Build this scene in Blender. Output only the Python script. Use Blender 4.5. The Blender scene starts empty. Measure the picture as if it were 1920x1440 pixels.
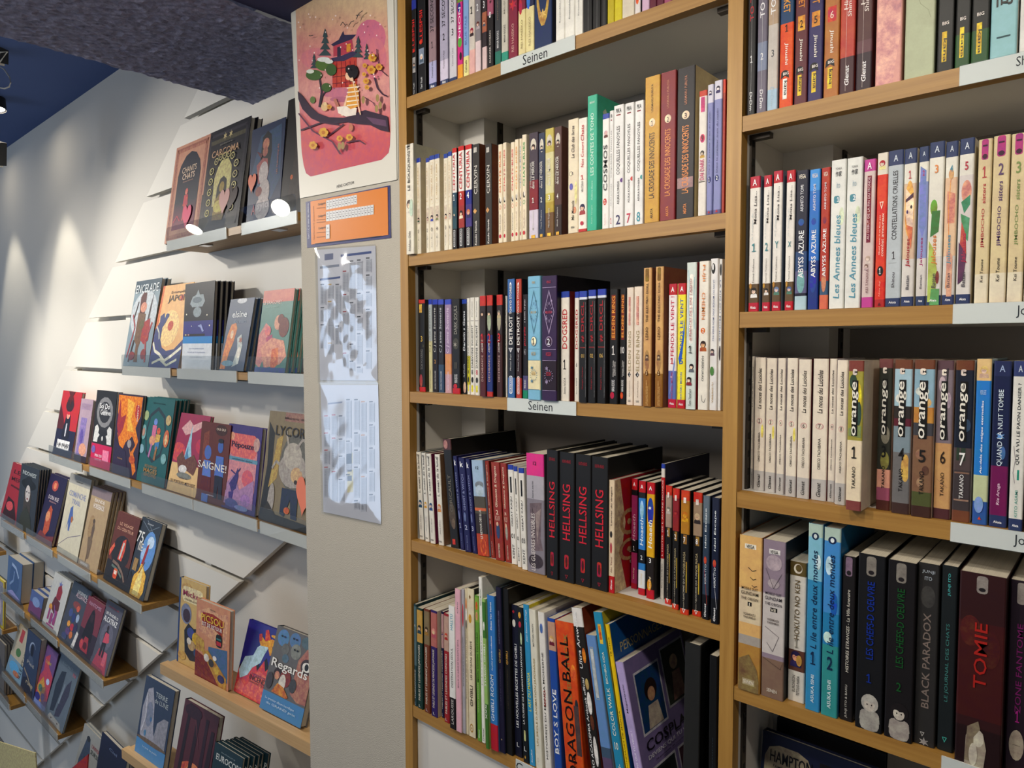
import bpy, bmesh, math, random
from mathutils import Vector, Matrix
SC = bpy.context.scene
COL = SC.collection
# ---------------------------------------------------------------- camera, world, lights, exposure
cam = bpy.data.cameras.new('camera'); cam.sensor_width = 36; cam.lens = 24.7613; cam.clip_start = .02; cam.clip_end = 60
camo = bpy.data.objects.new('camera', cam); COL.objects.link(camo)
camo.matrix_world = Matrix([[0.746795, -0.033761, 0.664196, 1.092104], [0.66505, 0.041406, -0.74565, -0.916831], [-0.002328, 0.998572, 0.053375, 2.649465], [0.0, 0.0, 0.0, 1.0]]); SC.camera = camo
SC.view_settings.view_transform = 'Standard'; SC.view_settings.look = 'None'; SC.view_settings.gamma = 1
SC.view_settings.use_curve_mapping = False; SC.view_settings.exposure = 0.07
w = bpy.data.worlds.new('daylight'); SC.world = w; w.use_nodes = True
bg = w.node_tree.nodes['Background']; bg.inputs[0].default_value = (.72, .84, 1, 1); bg.inputs[1].default_value = .19
def area(name, loc, aim, size, power, col, sy=None):
    l = bpy.data.lights.new(name, 'AREA'); l.energy = power; l.color = col; l.size = size
    if sy: l.shape = 'RECTANGLE'; l.size_y = sy
    o = bpy.data.objects.new(name, l); COL.objects.link(o); o.location = loc
    o.rotation_euler = (Vector(aim) - Vector(loc)).to_track_quat('-Z', 'Y').to_euler(); return o
area('shop_window_daylight', (-4.6, -3.6, 2.0), (-3.2, .3, 1.4), 2.2, 44, (.6, .76, 1), 2.4)
area('bookcase_fill_light', (-.1, -1.7, 3.38), (.1, 0, 2.5), .9, 15, (1, .93, .84), .6)  # unseen fill light added for the bookcase, no ceiling fitting here
SPOTS = [  # location, aim, watts, cone degrees, blend, colour
    ((-3.55, -.98, 3.42), (-3.0, .28, 1.3), 66, 84, .6, (1, .94, .85)),
    ((-3.26, -1.10, 3.42), (-2.5, .28, 2.0), 58, 96, .6, (1, .94, .85)),
    ((-2.49, -.985, 3.42), (-1.5, .28, 2.3), 70, 104, .6, (1, .94, .85)),
    ((-3.06, 0, 3.80), (-2.93, .06, 2.2), 36, 58, .3, (1, .92, .76)),
    ((-4.0, 0, 3.80), (-3.9, .06, 2.2), 36, 58, .3, (1, .92, .76)),
    ((-.1, -1.15, 3.38), (.1, 0, 2.5), 30, 95, .7, (1, .93, .83)),
    ((.75, -.85, 3.38), (.75, 0, 2.3), 14.5, 110, .8, (1, .93, .83)),
    ((1.45, -.8, 3.38), (1.25, 0, 2.2), 11.5, 110, .8, (1, .93, .83)),
]
# ---------------------------------------------------------------- materials
def srgb(h):
    if isinstance(h, tuple): return h       # already linear
    c = [int(h[i:i+2], 16)/255 for i in (0, 2, 4)]
    return tuple(x/12.92 if x <= .04045 else ((x+.055)/1.055)**2.4 for x in c)
def ink(c): return tuple(v**1.13 for v in srgb(c))
def newmat(n):
    m = bpy.data.materials.new(n); m.use_nodes = True; nt = m.node_tree
    return m, nt, nt.nodes['Principled BSDF'], nt.nodes, nt.links
def plain(n, hexc, rough=.5, metal=0, bump=0, bscale=200, noise=0, nscale=8, emit=0):
    m, nt, p, N, L = newmat(n); c = srgb(hexc)
    p.inputs['Base Color'].default_value = (*c, 1); p.inputs['Roughness'].default_value = rough; p.inputs['Metallic'].default_value = metal
    if emit: p.inputs['Emission Color'].default_value = (*c, 1); p.inputs['Emission Strength'].default_value = emit
    if noise or bump:
        tc = N.new('ShaderNodeTexCoord')
    if noise:
        t = N.new('ShaderNodeTexNoise'); t.inputs['Scale'].default_value = nscale; t.inputs['Detail'].default_value = 5
        L.new(tc.outputs['Object'], t.inputs['Vector'])
        r = N.new('ShaderNodeMapRange'); r.inputs['To Min'].default_value = 1-noise; r.inputs['To Max'].default_value = 1+noise
        L.new(t.outputs['Fac'], r.inputs['Value'])
        v = N.new('ShaderNodeVectorMath'); v.operation = 'SCALE'; v.inputs[0].default_value = c; L.new(r.outputs['Result'], v.inputs['Scale'])
        L.new(v.outputs[0], p.inputs['Base Color'])
    if bump:
        t = N.new('ShaderNodeTexNoise'); t.inputs['Scale'].default_value = bscale; t.inputs['Detail'].default_value = 3
        L.new(tc.outputs['Object'], t.inputs['Vector'])
        b = N.new('ShaderNodeBump'); b.inputs['Strength'].default_value = bump; b.inputs['Distance'].default_value = .004
        L.new(t.outputs['Fac'], b.inputs['Height']); L.new(b.outputs['Normal'], p.inputs['Normal'])
    return m
def wood(n, c1, c2, rough=.45, sc=(1.2, 30, 45)):
    m, nt, p, N, L = newmat(n); tc = N.new('ShaderNodeTexCoord'); mp = N.new('ShaderNodeMapping'); mp.inputs['Scale'].default_value = sc
    L.new(tc.outputs['Object'], mp.inputs['Vector'])
    t = N.new('ShaderNodeTexNoise'); t.inputs['Scale'].default_value = 3; t.inputs['Detail'].default_value = 8; t.inputs['Roughness'].default_value = .65
    L.new(mp.outputs[0], t.inputs['Vector'])
    r = N.new('ShaderNodeValToRGB'); r.color_ramp.elements[0].position = .3; r.color_ramp.elements[1].position = .72
    r.color_ramp.elements[0].color = (*srgb(c1), 1); r.color_ramp.elements[1].color = (*srgb(c2), 1)
    L.new(t.outputs['Fac'], r.inputs['Fac']); L.new(r.outputs[0], p.inputs['Base Color']); p.inputs['Roughness'].default_value = rough
    b = N.new('ShaderNodeBump'); b.inputs['Strength'].default_value = .15; b.inputs['Distance'].default_value = .001
    L.new(t.outputs['Fac'], b.inputs['Height']); L.new(b.outputs[0], p.inputs['Normal'])
    return m
def printmat(n, rough, busy, sc=55):
    m, nt, p, N, L = newmat(n); a = N.new('ShaderNodeAttribute'); a.attribute_name = 'Col'
    tc = N.new('ShaderNodeTexCoord'); oi = N.new('ShaderNodeObjectInfo'); ad = N.new('ShaderNodeVectorMath'); ad.operation = 'ADD'
    L.new(tc.outputs['Object'], ad.inputs[0]); L.new(oi.outputs['Location'], ad.inputs[1])
    t = N.new('ShaderNodeTexNoise'); t.inputs['Scale'].default_value = sc; t.inputs['Detail'].default_value = 7; t.inputs['Roughness'].default_value = .72
    L.new(ad.outputs[0], t.inputs['Vector'])
    hs = N.new('ShaderNodeHueSaturation')
    mr = N.new('ShaderNodeMapRange'); mr.inputs['From Min'].default_value = .3; mr.inputs['From Max'].default_value = .7
    mr.inputs['To Min'].default_value = 1-busy; mr.inputs['To Max'].default_value = 1+busy; L.new(t.outputs['Fac'], mr.inputs['Value'])
    mh = N.new('ShaderNodeMapRange'); mh.inputs['From Min'].default_value = .3; mh.inputs['From Max'].default_value = .7
    mh.inputs['To Min'].default_value = .5-busy*.1; mh.inputs['To Max'].default_value = .5+busy*.1; L.new(t.outputs['Fac'], mh.inputs['Value'])
    L.new(mr.outputs[0], hs.inputs['Value']); L.new(mh.outputs[0], hs.inputs['Hue']); L.new(a.outputs['Color'], hs.inputs['Color'])
    L.new(hs.outputs[0], p.inputs['Base Color']); p.inputs['Roughness'].default_value = rough
    p.inputs['Specular IOR Level'].default_value = .3
    return m
def clearmat(n, tint, refl=.05, rough=.01, film=0):
    m = bpy.data.materials.new(n); m.use_nodes = True; N = m.node_tree.nodes; L = m.node_tree.links; N.clear()
    o = N.new('ShaderNodeOutputMaterial'); mix = N.new('ShaderNodeMixShader'); tr = N.new('ShaderNodeBsdfTransparent'); gl = N.new('ShaderNodeBsdfGlossy')
    fr = N.new('ShaderNodeLayerWeight'); pw = N.new('ShaderNodeMath'); pw.operation = 'POWER'; pw.inputs[1].default_value = 4
    ml = N.new('ShaderNodeMath'); ml.operation = 'MULTIPLY_ADD'; ml.inputs[1].default_value = .9; ml.inputs[2].default_value = refl
    tr.inputs[0].default_value = (*tint, 1); gl.inputs['Roughness'].default_value = rough
    L.new(fr.outputs['Facing'], pw.inputs[0]); L.new(pw.outputs[0], ml.inputs[0]); L.new(ml.outputs[0], mix.inputs[0]); L.new(tr.outputs[0], mix.inputs[1]); L.new(gl.outputs[0], mix.inputs[2]); L.new(mix.outputs[0], o.inputs[0])
    return m
def pagemat():
    m, nt, p, N, L = newmat('paper_edges'); tc = N.new('ShaderNodeTexCoord'); mp = N.new('ShaderNodeMapping'); mp.inputs['Scale'].default_value = (900, 3, 3)
    L.new(tc.outputs['Object'], mp.inputs['Vector']); t = N.new('ShaderNodeTexNoise'); t.inputs['Scale'].default_value = 1; L.new(mp.outputs[0], t.inputs['Vector'])
    a = N.new('ShaderNodeAttribute'); a.attribute_name = 'Col'; r = N.new('ShaderNodeMapRange'); r.inputs['To Min'].default_value = .72; r.inputs['To Max'].default_value = 1.12
    L.new(t.outputs['Fac'], r.inputs['Value']); v = N.new('ShaderNodeVectorMath'); v.operation = 'SCALE'
    L.new(a.outputs['Color'], v.inputs[0]); L.new(r.outputs[0], v.inputs['Scale']); L.new(v.outputs[0], p.inputs['Base Color']); p.inputs['Roughness'].default_value = .8
    return m
M = dict(
    cover=printmat('printed_cover', .45, .1), art=printmat('printed_artwork', .48, .36, 85), poster=printmat('printed_poster', .45, .14), ink=printmat('printed_letters', .4, .0), paper=pagemat(),
    oak=wood('oak_edge', '95692c', 'b08540'), beech=wood('pale_beech', 'c09a68', 'd4b080'), oakv=wood('oak_edge_upright', '9c7030', 'b98d46', sc=(30, 45, 1.2)),
    white=plain('white_laminate', 'd6d2ca', .5, noise=.02), panel=plain('satin_white_panel', 'dcd8ce', .5, noise=.02), wall=plain('painted_wall', 'cdc9c0', .75, bump=.15, bscale=300),
    pillar=plain('painted_pillar', 'bdb6a8', .8, noise=.03, nscale=30, bump=.5, bscale=450), back=plain('grey_back_board', 'a39a90', .6),
    blue=plain('blue_ceiling_paint', '3c5488', .8, noise=.04, bump=.2, bscale=400), navy=plain('navy_smooth_paint', '34375c', .75, bump=.1),
    rough=plain('rough_navy_plaster', '8587a0', .85, noise=.75, nscale=75, bump=1, bscale=80), metal=plain('dark_metal', '4a443e', .4, .8), slot=plain('slot_shadow', '15120f', .8),
    chrome=plain('chrome', 'c8c8cc', .2, 1), black=plain('black_plastic', '141416', .5), label=plain('label_card', 'f0eee6', .5), floor=plain('grey_floor', '8a8580', .5, noise=.08),
    lamp=plain('lamp_disc', 'fff2dc', .5, emit=38), acrylic=clearmat('clear_acrylic', (.95, .97, .98)), film=clearmat('plastic_film', (.95, .96, .96), .16, .1),
    lip=plain('pale_lip_strip', 'e4dfd4', .35), cord=plain('white_cord', 'b8b4a8', .5))
# ---------------------------------------------------------------- mesh helpers
class MB:
    def __init__(s): s.v = []; s.f = []; s.c = []
    def poly(s, pts, col):
        i = len(s.v); s.v += pts; s.f.append(tuple(range(i, i+len(pts)))); s.c.append(col)
    def box(s, x0, x1, y0, y1, z0, z1, col='ffffff', skip=''):
        i = len(s.v); s.v += [(x0,y0,z0),(x1,y0,z0),(x1,y1,z0),(x0,y1,z0),(x0,y0,z1),(x1,y0,z1),(x1,y1,z1),(x0,y1,z1)]
        for k, q in (('b',(3,2,1,0)),('t',(4,5,6,7)),('f',(0,1,5,4)),('r',(1,2,6,5)),('k',(2,3,7,6)),('l',(3,0,4,7))):
            if k not in skip: s.f.append(tuple(i+a for a in q)); s.c.append(col)
    def prism(s, pts, y0, y1, col='ffffff'):    # pts (x,z) extruded in y
        n = len(pts); i = len(s.v); s.v += [(x,y0,z) for x,z in pts]+[(x,y1,z) for x,z in pts]
        s.f.append(tuple(range(i, i+n))); s.c.append(col); s.f.append(tuple(range(i+2*n-1, i+n-1, -1))); s.c.append(col)
        for k in range(n): s.f.append((i+k, i+n+k, i+n+(k+1)%n, i+(k+1)%n)); s.c.append(col)
    def tube(s, pts, r, n=8, col='ffffff'):
        P = [Vector(p) for p in pts]; rings = []
        for k, p in enumerate(P):
            d = (P[min(k+1, len(P)-1)]-P[max(k-1, 0)]).normalized(); a = d.orthogonal().normalized(); b = d.cross(a)
            i = len(s.v); s.v += [tuple(p+r*(a*math.cos(t*2*math.pi/n)+b*math.sin(t*2*math.pi/n))) for t in range(n)]; rings.append(i)
        for a, b in zip(rings, rings[1:]):
            for t in range(n): s.f.append((a+t, a+(t+1)%n, b+(t+1)%n, b+t)); s.c.append(col)
        s.f.append(tuple(rings[0]+t for t in range(n))[::-1]); s.c.append(col); s.f.append(tuple(rings[-1]+t for t in range(n))); s.c.append(col)
    def mesh(s, name, mat, smooth=False):
        me = bpy.data.meshes.new(name); me.from_pydata(s.v, [], s.f)
        at = me.color_attributes.new('Col', 'FLOAT_COLOR', 'CORNER'); buf = []
        for f, c in zip(s.f, s.c):
            if isinstance(c, list):
                for q in c: buf += [*ink(q), 1]
            else: buf += [*ink(c), 1]*len(f)
        at.data.foreach_set('color', buf); me.materials.append(mat)
        if smooth: me.polygons.foreach_set('use_smooth', [True]*len(me.polygons))
        return me
    def build(s, name, mat, parent=None, smooth=False, loc=None):
        if not s.f: return None
        o = bpy.data.objects.new(name, s.mesh(name, mat, smooth)); COL.objects.link(o)
        if parent: o.parent = parent
        if loc: o.location = loc
        return o
def tag(o, label=None, cat=None, group=None, kind=None):
    for k, v in (('label', label), ('category', cat), ('group', group), ('kind', kind)):
        if v: o[k] = v
    return o
def empty(name, loc=(0,0,0), rot=(0,0,0)):
    o = bpy.data.objects.new(name, None); COL.objects.link(o); o.location = loc; o.rotation_euler = rot; o.empty_display_size = .02; return o
def struct(name, mb, mat): o = mb.build(name, mat); o['kind'] = 'structure'; return o
# ---------------------------------------------------------------- lettering: flat print cut from the built-in font
GLY = {}
def prep_texts(keys):
    obs = []
    for t, bold in keys:
        c = bpy.data.curves.new('t', 'FONT'); c.body = t; c.size = 1; c.resolution_u = 2; c.align_x = 'CENTER'
        if bold: c.offset = .005 if set('MWmwN') & set(t) else .011
        o = bpy.data.objects.new('t', c); COL.objects.link(o); obs.append(((t, bold), o))
    bpy.context.view_layer.update(); dg = bpy.context.evaluated_depsgraph_get()
    for k, o in obs:
        me = bpy.data.meshes.new_from_object(o.evaluated_get(dg)); v = [(a.co.x, a.co.y) for a in me.vertices]; f = [tuple(p.vertices) for p in me.polygons]
        if v and k not in GLY:
            x0 = min(a[0] for a in v); x1 = max(a[0] for a in v); y0 = min(a[1] for a in v); y1 = max(a[1] for a in v)
            GLY[k] = ([((a-x0)/(x1-x0 or 1)-.5, (b-y0)/(y1-y0 or 1)-.5) for a, b in v], f, (x1-x0)/(y1-y0 or 1))
        bpy.data.meshes.remove(me); cu = o.data; bpy.data.objects.remove(o); bpy.data.curves.remove(cu)
GLY['1', True] = ([(-.5, .2), (-.5, .33), (-.15, .5), (.12, .5), (.12, -.4), (.5, -.4), (.5, -.5), (-.5, -.5), (-.5, -.4), (-.14, -.4), (-.14, .28)], [(0, 1, 2, 3, 10), (3, 4, 9, 10), (4, 5, 6, 7, 8, 9)], .5)
def put_text(mb, t, cx, cz, ln, ht, col, rot, fn, bold=True, shear=0):
    # ln: length along the baseline, ht: letter height, metres; fn maps (x,z)->3D
    g = GLY.get((t, bold))
    if not g: return
    vs, fs, asp = g
    if len(t) <= 2 and ln/ht > asp*1.5: ln = ht*asp*1.5
    if len(t) <= 2 and ht/ln > 1.9/max(asp, .3): ht = ln*1.9/max(asp, .3)
    i = len(mb.v)
    for a, b in vs:
        a2 = a*ln+b*ht*shear; b2 = b*ht
        if rot == 'u': x, z = cx-b2, cz+a2
        elif rot == 'd': x, z = cx+b2, cz-a2
        else: x, z = cx+a2, cz+b2
        mb.v.append(fn(x, z))
    for f in fs: mb.f.append(tuple(i+k for k in f)); mb.c.append(col)
# ---------------------------------------------------------------- flat printed shapes in cover fractions
LAY = .00011
def art(mb, items, W, H, fn, lay0=1):
    n = [lay0]; cl = lambda v: min(1, max(0, v))
    def P(pts, col): d = n[0]*LAY; mb.poly([fn(cl(x)*W, cl(z)*H, d) for x, z in pts], col); n[0] += 1
    def E(cx, cz, rx, rz, col, k=16): P([(cx+rx*math.cos(2*math.pi*i/k), cz+rz*math.sin(2*math.pi*i/k)) for i in range(k)], col)
    def RING(cx, cz, rx, rz, col, k=20, th=.16):
        d = n[0]*LAY; n[0] += 1
        for i in range(k):
            a0, a1 = 2*math.pi*i/k, 2*math.pi*(i+1)/k; q = 1-th
            mb.poly([fn(cl(cx+rx*s*math.cos(a))*W, cl(cz+rz*s*math.sin(a))*H, d) for a, s in ((a0, 1), (a1, 1), (a1, q), (a0, q))], col)
    def FR(x0, z0, x1, z1, col, t=.035):
        tz = t*W/H; d = n[0]*LAY; n[0] += 1
        for a, b, c, e in ((x0, z0, x1, z0+tz), (x0, z1-tz, x1, z1), (x0, z0, x0+t, z1), (x1-t, z0, x1, z1)):
            mb.poly([fn(x*W, z*H, d) for x, z in ((a, b), (c, b), (c, e), (a, e))], col)
    def head(cx, cz, s, hair, skin, cloth):
        h = s*W/H
        P([(cx-.5*s, cz-.9*h), (cx-.45*s, cz-.45*h), (cx-.15*s, cz-.25*h), (cx+.15*s, cz-.25*h), (cx+.45*s, cz-.45*h), (cx+.5*s, cz-.9*h)], cloth)
        E(cx, cz+.08*h, .42*s, .48*h, hair); E(cx-.02*s, cz-.02*h, .27*s, .34*h, skin)
        P([(cx-.34*s, cz+.12*h), (cx-.25*s, cz+.4*h), (cx+.1*s, cz+.46*h), (cx+.34*s, cz+.2*h), (cx+.3*s, cz-.05*h), (cx+.18*s, cz+.14*h), (cx, cz+.1*h), (cx-.12*s, cz+.18*h)], hair)
        for sx in (-.12, .1): E(cx+sx*s, cz, .035*s, .045*h, '2a2226', 6)
    for it in items:
        k, a = it[0], it[1:]
        if k == 'e': E(*a)
        elif k == 'r': P([(a[0], a[1]), (a[2], a[1]), (a[2], a[3]), (a[0], a[3])], a[4])
        elif k == 'g0': P([(a[0], a[1]), (a[2], a[1]), (a[2], a[3]), (a[0], a[3])], a[4])
        elif k == 'gp':
            d = n[0]*LAY; n[0] += 1
            mb.poly([fn(x*W, z*H, d) for x, z in ((a[0], a[1]), (a[2], a[1]), (a[2], a[3]), (a[0], a[3]))], [a[4], a[4], a[5], a[5]])
        elif k == 'rr':
            x0, z0, x1, z1, c = a; r = min((x1-x0)*.3, (z1-z0)*H/W*.3); rz = r*W/H
            P([(x0+r, z0), (x1-r, z0), (x1-.3*r, z0+.3*rz), (x1, z0+rz), (x1, z1-rz), (x1-.3*r, z1-.3*rz), (x1-r, z1), (x0+r, z1), (x0+.3*r, z1-.3*rz), (x0, z1-rz), (x0, z0+rz), (x0+.3*r, z0+.3*rz)], c)
        elif k == 'p': P(a[0], a[1])
        elif k == 'd': cx, cz, ww, hh, c = a; P([(cx-ww/2, cz), (cx, cz-hh/2), (cx+ww/2, cz), (cx, cz+hh/2)], c)
        elif k == 'df': RING(a[0], a[1], a[2]/2, a[3]/2, a[4], 4, .12)
        elif k == 'f': FR(*a)
        elif k == 'oct': RING(a[0], a[1], a[2], a[3], a[4], 8, .14)
        elif k == 'a': RING(a[0], a[1], a[2], a[3], a[4], 14, .3); E(a[0], a[1], a[2]*.25, a[3]*.25, a[4], 6)
        elif k == 'a2': cx, cz, rx, rz, c = a; P([(cx-rx, cz-rz)]+[(cx+rx*math.cos(t), cz+rz*math.sin(t)) for t in (2.6, 2.1, 1.57, 1.04, .52)]+[(cx+rx, cz-rz), (cx, cz-rz*.3)], c)
        elif k == 's':
            cx, cz, r, c = a; rz = r*W/H; P([(cx+r*(1 if i%2 else .42)*math.cos(i*math.pi/6), cz+rz*(1 if i%2 else .42)*math.sin(i*math.pi/6)) for i in range(12)], c)
        elif k == 'b':
            cx, cz, ww, hh, c = a; d = n[0]*LAY; n[0] += 1
            for i in range(14):
                t = 2*math.pi*i/14; co, si = math.cos(t), math.sin(t)
                q = [(cx+ww/2*s*co-e*si*.03*ww, cz+hh/2*s*si+e*co*.03*hh) for s, e in ((.72, 1), (1, .4), (1, -.4), (.72, -1))]
                mb.poly([fn(cl(x)*W, cl(z)*H, d) for x, z in q], c)
        elif k == 't': cx, cz, ww, hh, c = a; P([(cx-ww/2, cz-hh/2), (cx+ww/2, cz-hh/2), (cx, cz+hh/2)], c)
        elif k == 'ti':
            cx, cz, ww, hh, c = a; d = n[0]*LAY; n[0] += 1; T = [(cx-ww/2, cz+hh/2), (cx+ww/2, cz+hh/2), (cx, cz-hh/2)]; U = [(cx+(x-cx)*.6, cz+hh*.08+(z-cz)*.6) for x, z in T]
            for i in range(3): mb.poly([fn(x*W, z*H, d) for x, z in (T[i], T[(i+1)%3], U[(i+1)%3], U[i])], c)
        elif k == 'l':
            pts, th, c = a; d = n[0]*LAY; n[0] += 1
            for (x0, z0), (x1, z1) in zip(pts, pts[1:]):
                dx, dz = (x1-x0)*W, (z1-z0)*H; l = math.hypot(dx, dz) or 1; ox, oz = -dz/l*th*W/2, dx/l*th*W/2
                mb.poly([fn(cl((x0*W+ox)/W)*W, cl((z0*H+oz)/H)*H, d), fn(cl((x0*W-ox)/W)*W, cl((z0*H-oz)/H)*H, d), fn(cl((x1*W-ox)/W)*W, cl((z1*H-oz)/H)*H, d), fn(cl((x1*W+ox)/W)*W, cl((z1*H+oz)/H)*H, d)], c)
        elif k == 'H': head(*a)
        elif k == 'F':
            cx, z0, h, hair, skin, cl_, lg, ww = a
            P([(cx-.35*ww, z0), (cx-.3*ww, z0+.5*h), (cx+.3*ww, z0+.5*h), (cx+.35*ww, z0), (cx+.1*ww, z0), (cx, z0+.4*h), (cx-.1*ww, z0)], lg)
            P([(cx-.5*ww, z0+.45*h), (cx-.4*ww, z0+.78*h), (cx+.4*ww, z0+.78*h), (cx+.5*ww, z0+.45*h)], cl_)
            E(cx, z0+.88*h, .3*ww, .1*h, hair); E(cx, z0+.86*h, .2*ww, .075*h, skin)
    return n[0]
def texts(mb, items, W, H, fn, lay):
    for t in items:
        s, zc, a, b, col = t[:5]; rot = (t[5] if len(t) > 5 and t[5] else 'u'); cx = t[6] if len(t) > 6 and t[6] is not None else .5
        g = lambda x, z: fn(x, z, lay*LAY)
        if rot == 'h': put_text(mb, s, cx*W, zc*H, b*W, a*H, col, 'h', g)
        elif rot == 'v':
            for i, ch in enumerate(s): put_text(mb, ch, cx*W, (zc+a/2-(i+.5)*a/len(s))*H, b*W, a*H/len(s)*.85, col, 'h', g)
        else: put_text(mb, s, cx*W, zc*H, a*H, b*W, col, rot, g, shear=.18 if s != s.upper() else 0)
# ---------------------------------------------------------------- books
def spine_book(r, x, y, z, w, h, a, base, bands, tx, ar, o, label, group):
    root = tag(empty('book', (x, y, z+.0004), (0, a, 0)), label, 'book', group)
    D = o.get('dep', .118 if h < .195 else .148); hc = o.get('hc'); t = .0026 if hc else .0006; ch = min(.0016, w*.2); sd = o.get('sd', base)
    if x < .072 or .68 < x < .759: D = min(D, .142-y)          # in front of the boxed columns
    cov = MB(); cuts = sorted({0, 1, *[round(q, 4) for b in bands for q in b[:2]]})
    for z0, z1 in zip(cuts, cuts[1:]):
        m = (z0+z1)/2; c = base
        for b in bands:
            if b[0] <= m <= b[1]: c = b[2]
        Z0, Z1 = z0*h, z1*h
        prof = [(0, ch), (ch*.35, ch*.3), (ch, 0), (w-ch, 0), (w-ch*.35, ch*.3), (w, ch)]
        for (xa, ya), (xb, yb) in zip(prof, prof[1:]): cov.poly([(xa, ya, Z0), (xb, yb, Z0), (xb, yb, Z1), (xa, ya, Z1)], c)
    cov.poly([(0, ch, 0), (ch, 0, 0), (w-ch, 0, 0), (w, ch, 0)][::-1], base); cov.poly([(0, ch, h), (ch, 0, h), (w-ch, 0, h), (w, ch, h)], base)
    cov.box(0, t, ch, D, 0, h, sd); cov.box(w-t, w, ch, D, 0, h, sd)
    cov.build('cover', M['cover'], root)
    pg = MB(); ins = .0035 if hc else .0008
    pg.box(t, w-t, ch+.0004, D-ins-.001, ins if hc else .0002, h-ins, 'd9d0bc'); pg.build('pages', M['paper'], root)
    iw = w-2*ch; fn = lambda X, Z, d: (ch+X, -d, Z)
    am = MB(); n = art(am, ar, iw, h, fn); am.build('artwork', M['art'], root)
    tm = MB(); texts(tm, tx, iw, h, fn, n+1)
    fs = lambda X, Z, d: (w+d, ch+X, Z)          # the cover on the far side of the spine
    if 'side' in o:
        sm = MB(); k = art(sm, o['side'], D-ch, h, fs); sm.build('cover_artwork', M['art'], root)
        if 'sidetx' in o: texts(tm, o['sidetx'], D-ch, h, fs, k+1)
    tm.build('lettering', M['ink'], root)
    return root
def face_book(x, y, z, w, h, th, lean, rz, base, bands, tx, ar, o, label, group, plain_copy=False):
    root = tag(empty('book', (x, y, z+.0008+th*math.sin(lean)), (-lean, 0, rz)), label, 'book', group)
    t = .0018; cov = MB(); sp = o.get('sp', o.get('sd', base)); cuts = sorted({0, 1, *[round(q, 4) for b in bands for q in b[:2]]})
    for z0, z1 in zip(cuts, cuts[1:]):
        m = (z0+z1)/2; c = base
        for b in bands:
            if b[0] <= m <= b[1]: c = b[2]
        cov.poly([(0, 0, z0*h), (w, 0, z0*h), (w, 0, z1*h), (0, 0, z1*h)], c)
    cov.box(0, w, 0, t, 0, h, base, 'f'); cov.box(0, w, th-t, th, 0, h, base); cov.box(0, t, t, th-t, 0, h, sp)
    cov.build('cover', M['cover'], root)
    pg = MB(); pg.box(t, w-.004, t, th-t, .003, h-.003, 'd8d2c4'); pg.build('pages', M['paper'], root)
    if plain_copy: return root
    fn = lambda X, Z, d: (X, -d, Z)
    am = MB(); n = art(am, ar, w, h, fn); am.build('artwork', M['art'], root)
    tm = MB(); texts(tm, tx, w, h, fn, n+1); tm.build('lettering', M['ink'], root)
    return root
def copy_tree(o, parent=None):
    c = o.copy(); COL.objects.link(c); c.parent = parent
    for ch in o.children: copy_tree(ch, c)
    return c
def heart(root_mat, w, h, col, name_label):
    k = 28; pts = []
    for i in range(k):
        t = 2*math.pi*i/k; pts.append((w*.5*(math.sin(t)**3), h*.5*((13*math.cos(t)-5*math.cos(2*t)-2*math.cos(3*t)-math.cos(4*t)+2.5)/15)))
    mb = MB(); mb.prism(pts[::-1], -.0006, 0, col); o = mb.build('heart_card_or_shadow', M['ink']); o.matrix_world = root_mat
    tag(o, name_label, 'paper heart', 'heart shaped cards on the displayed books'); return o
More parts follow.
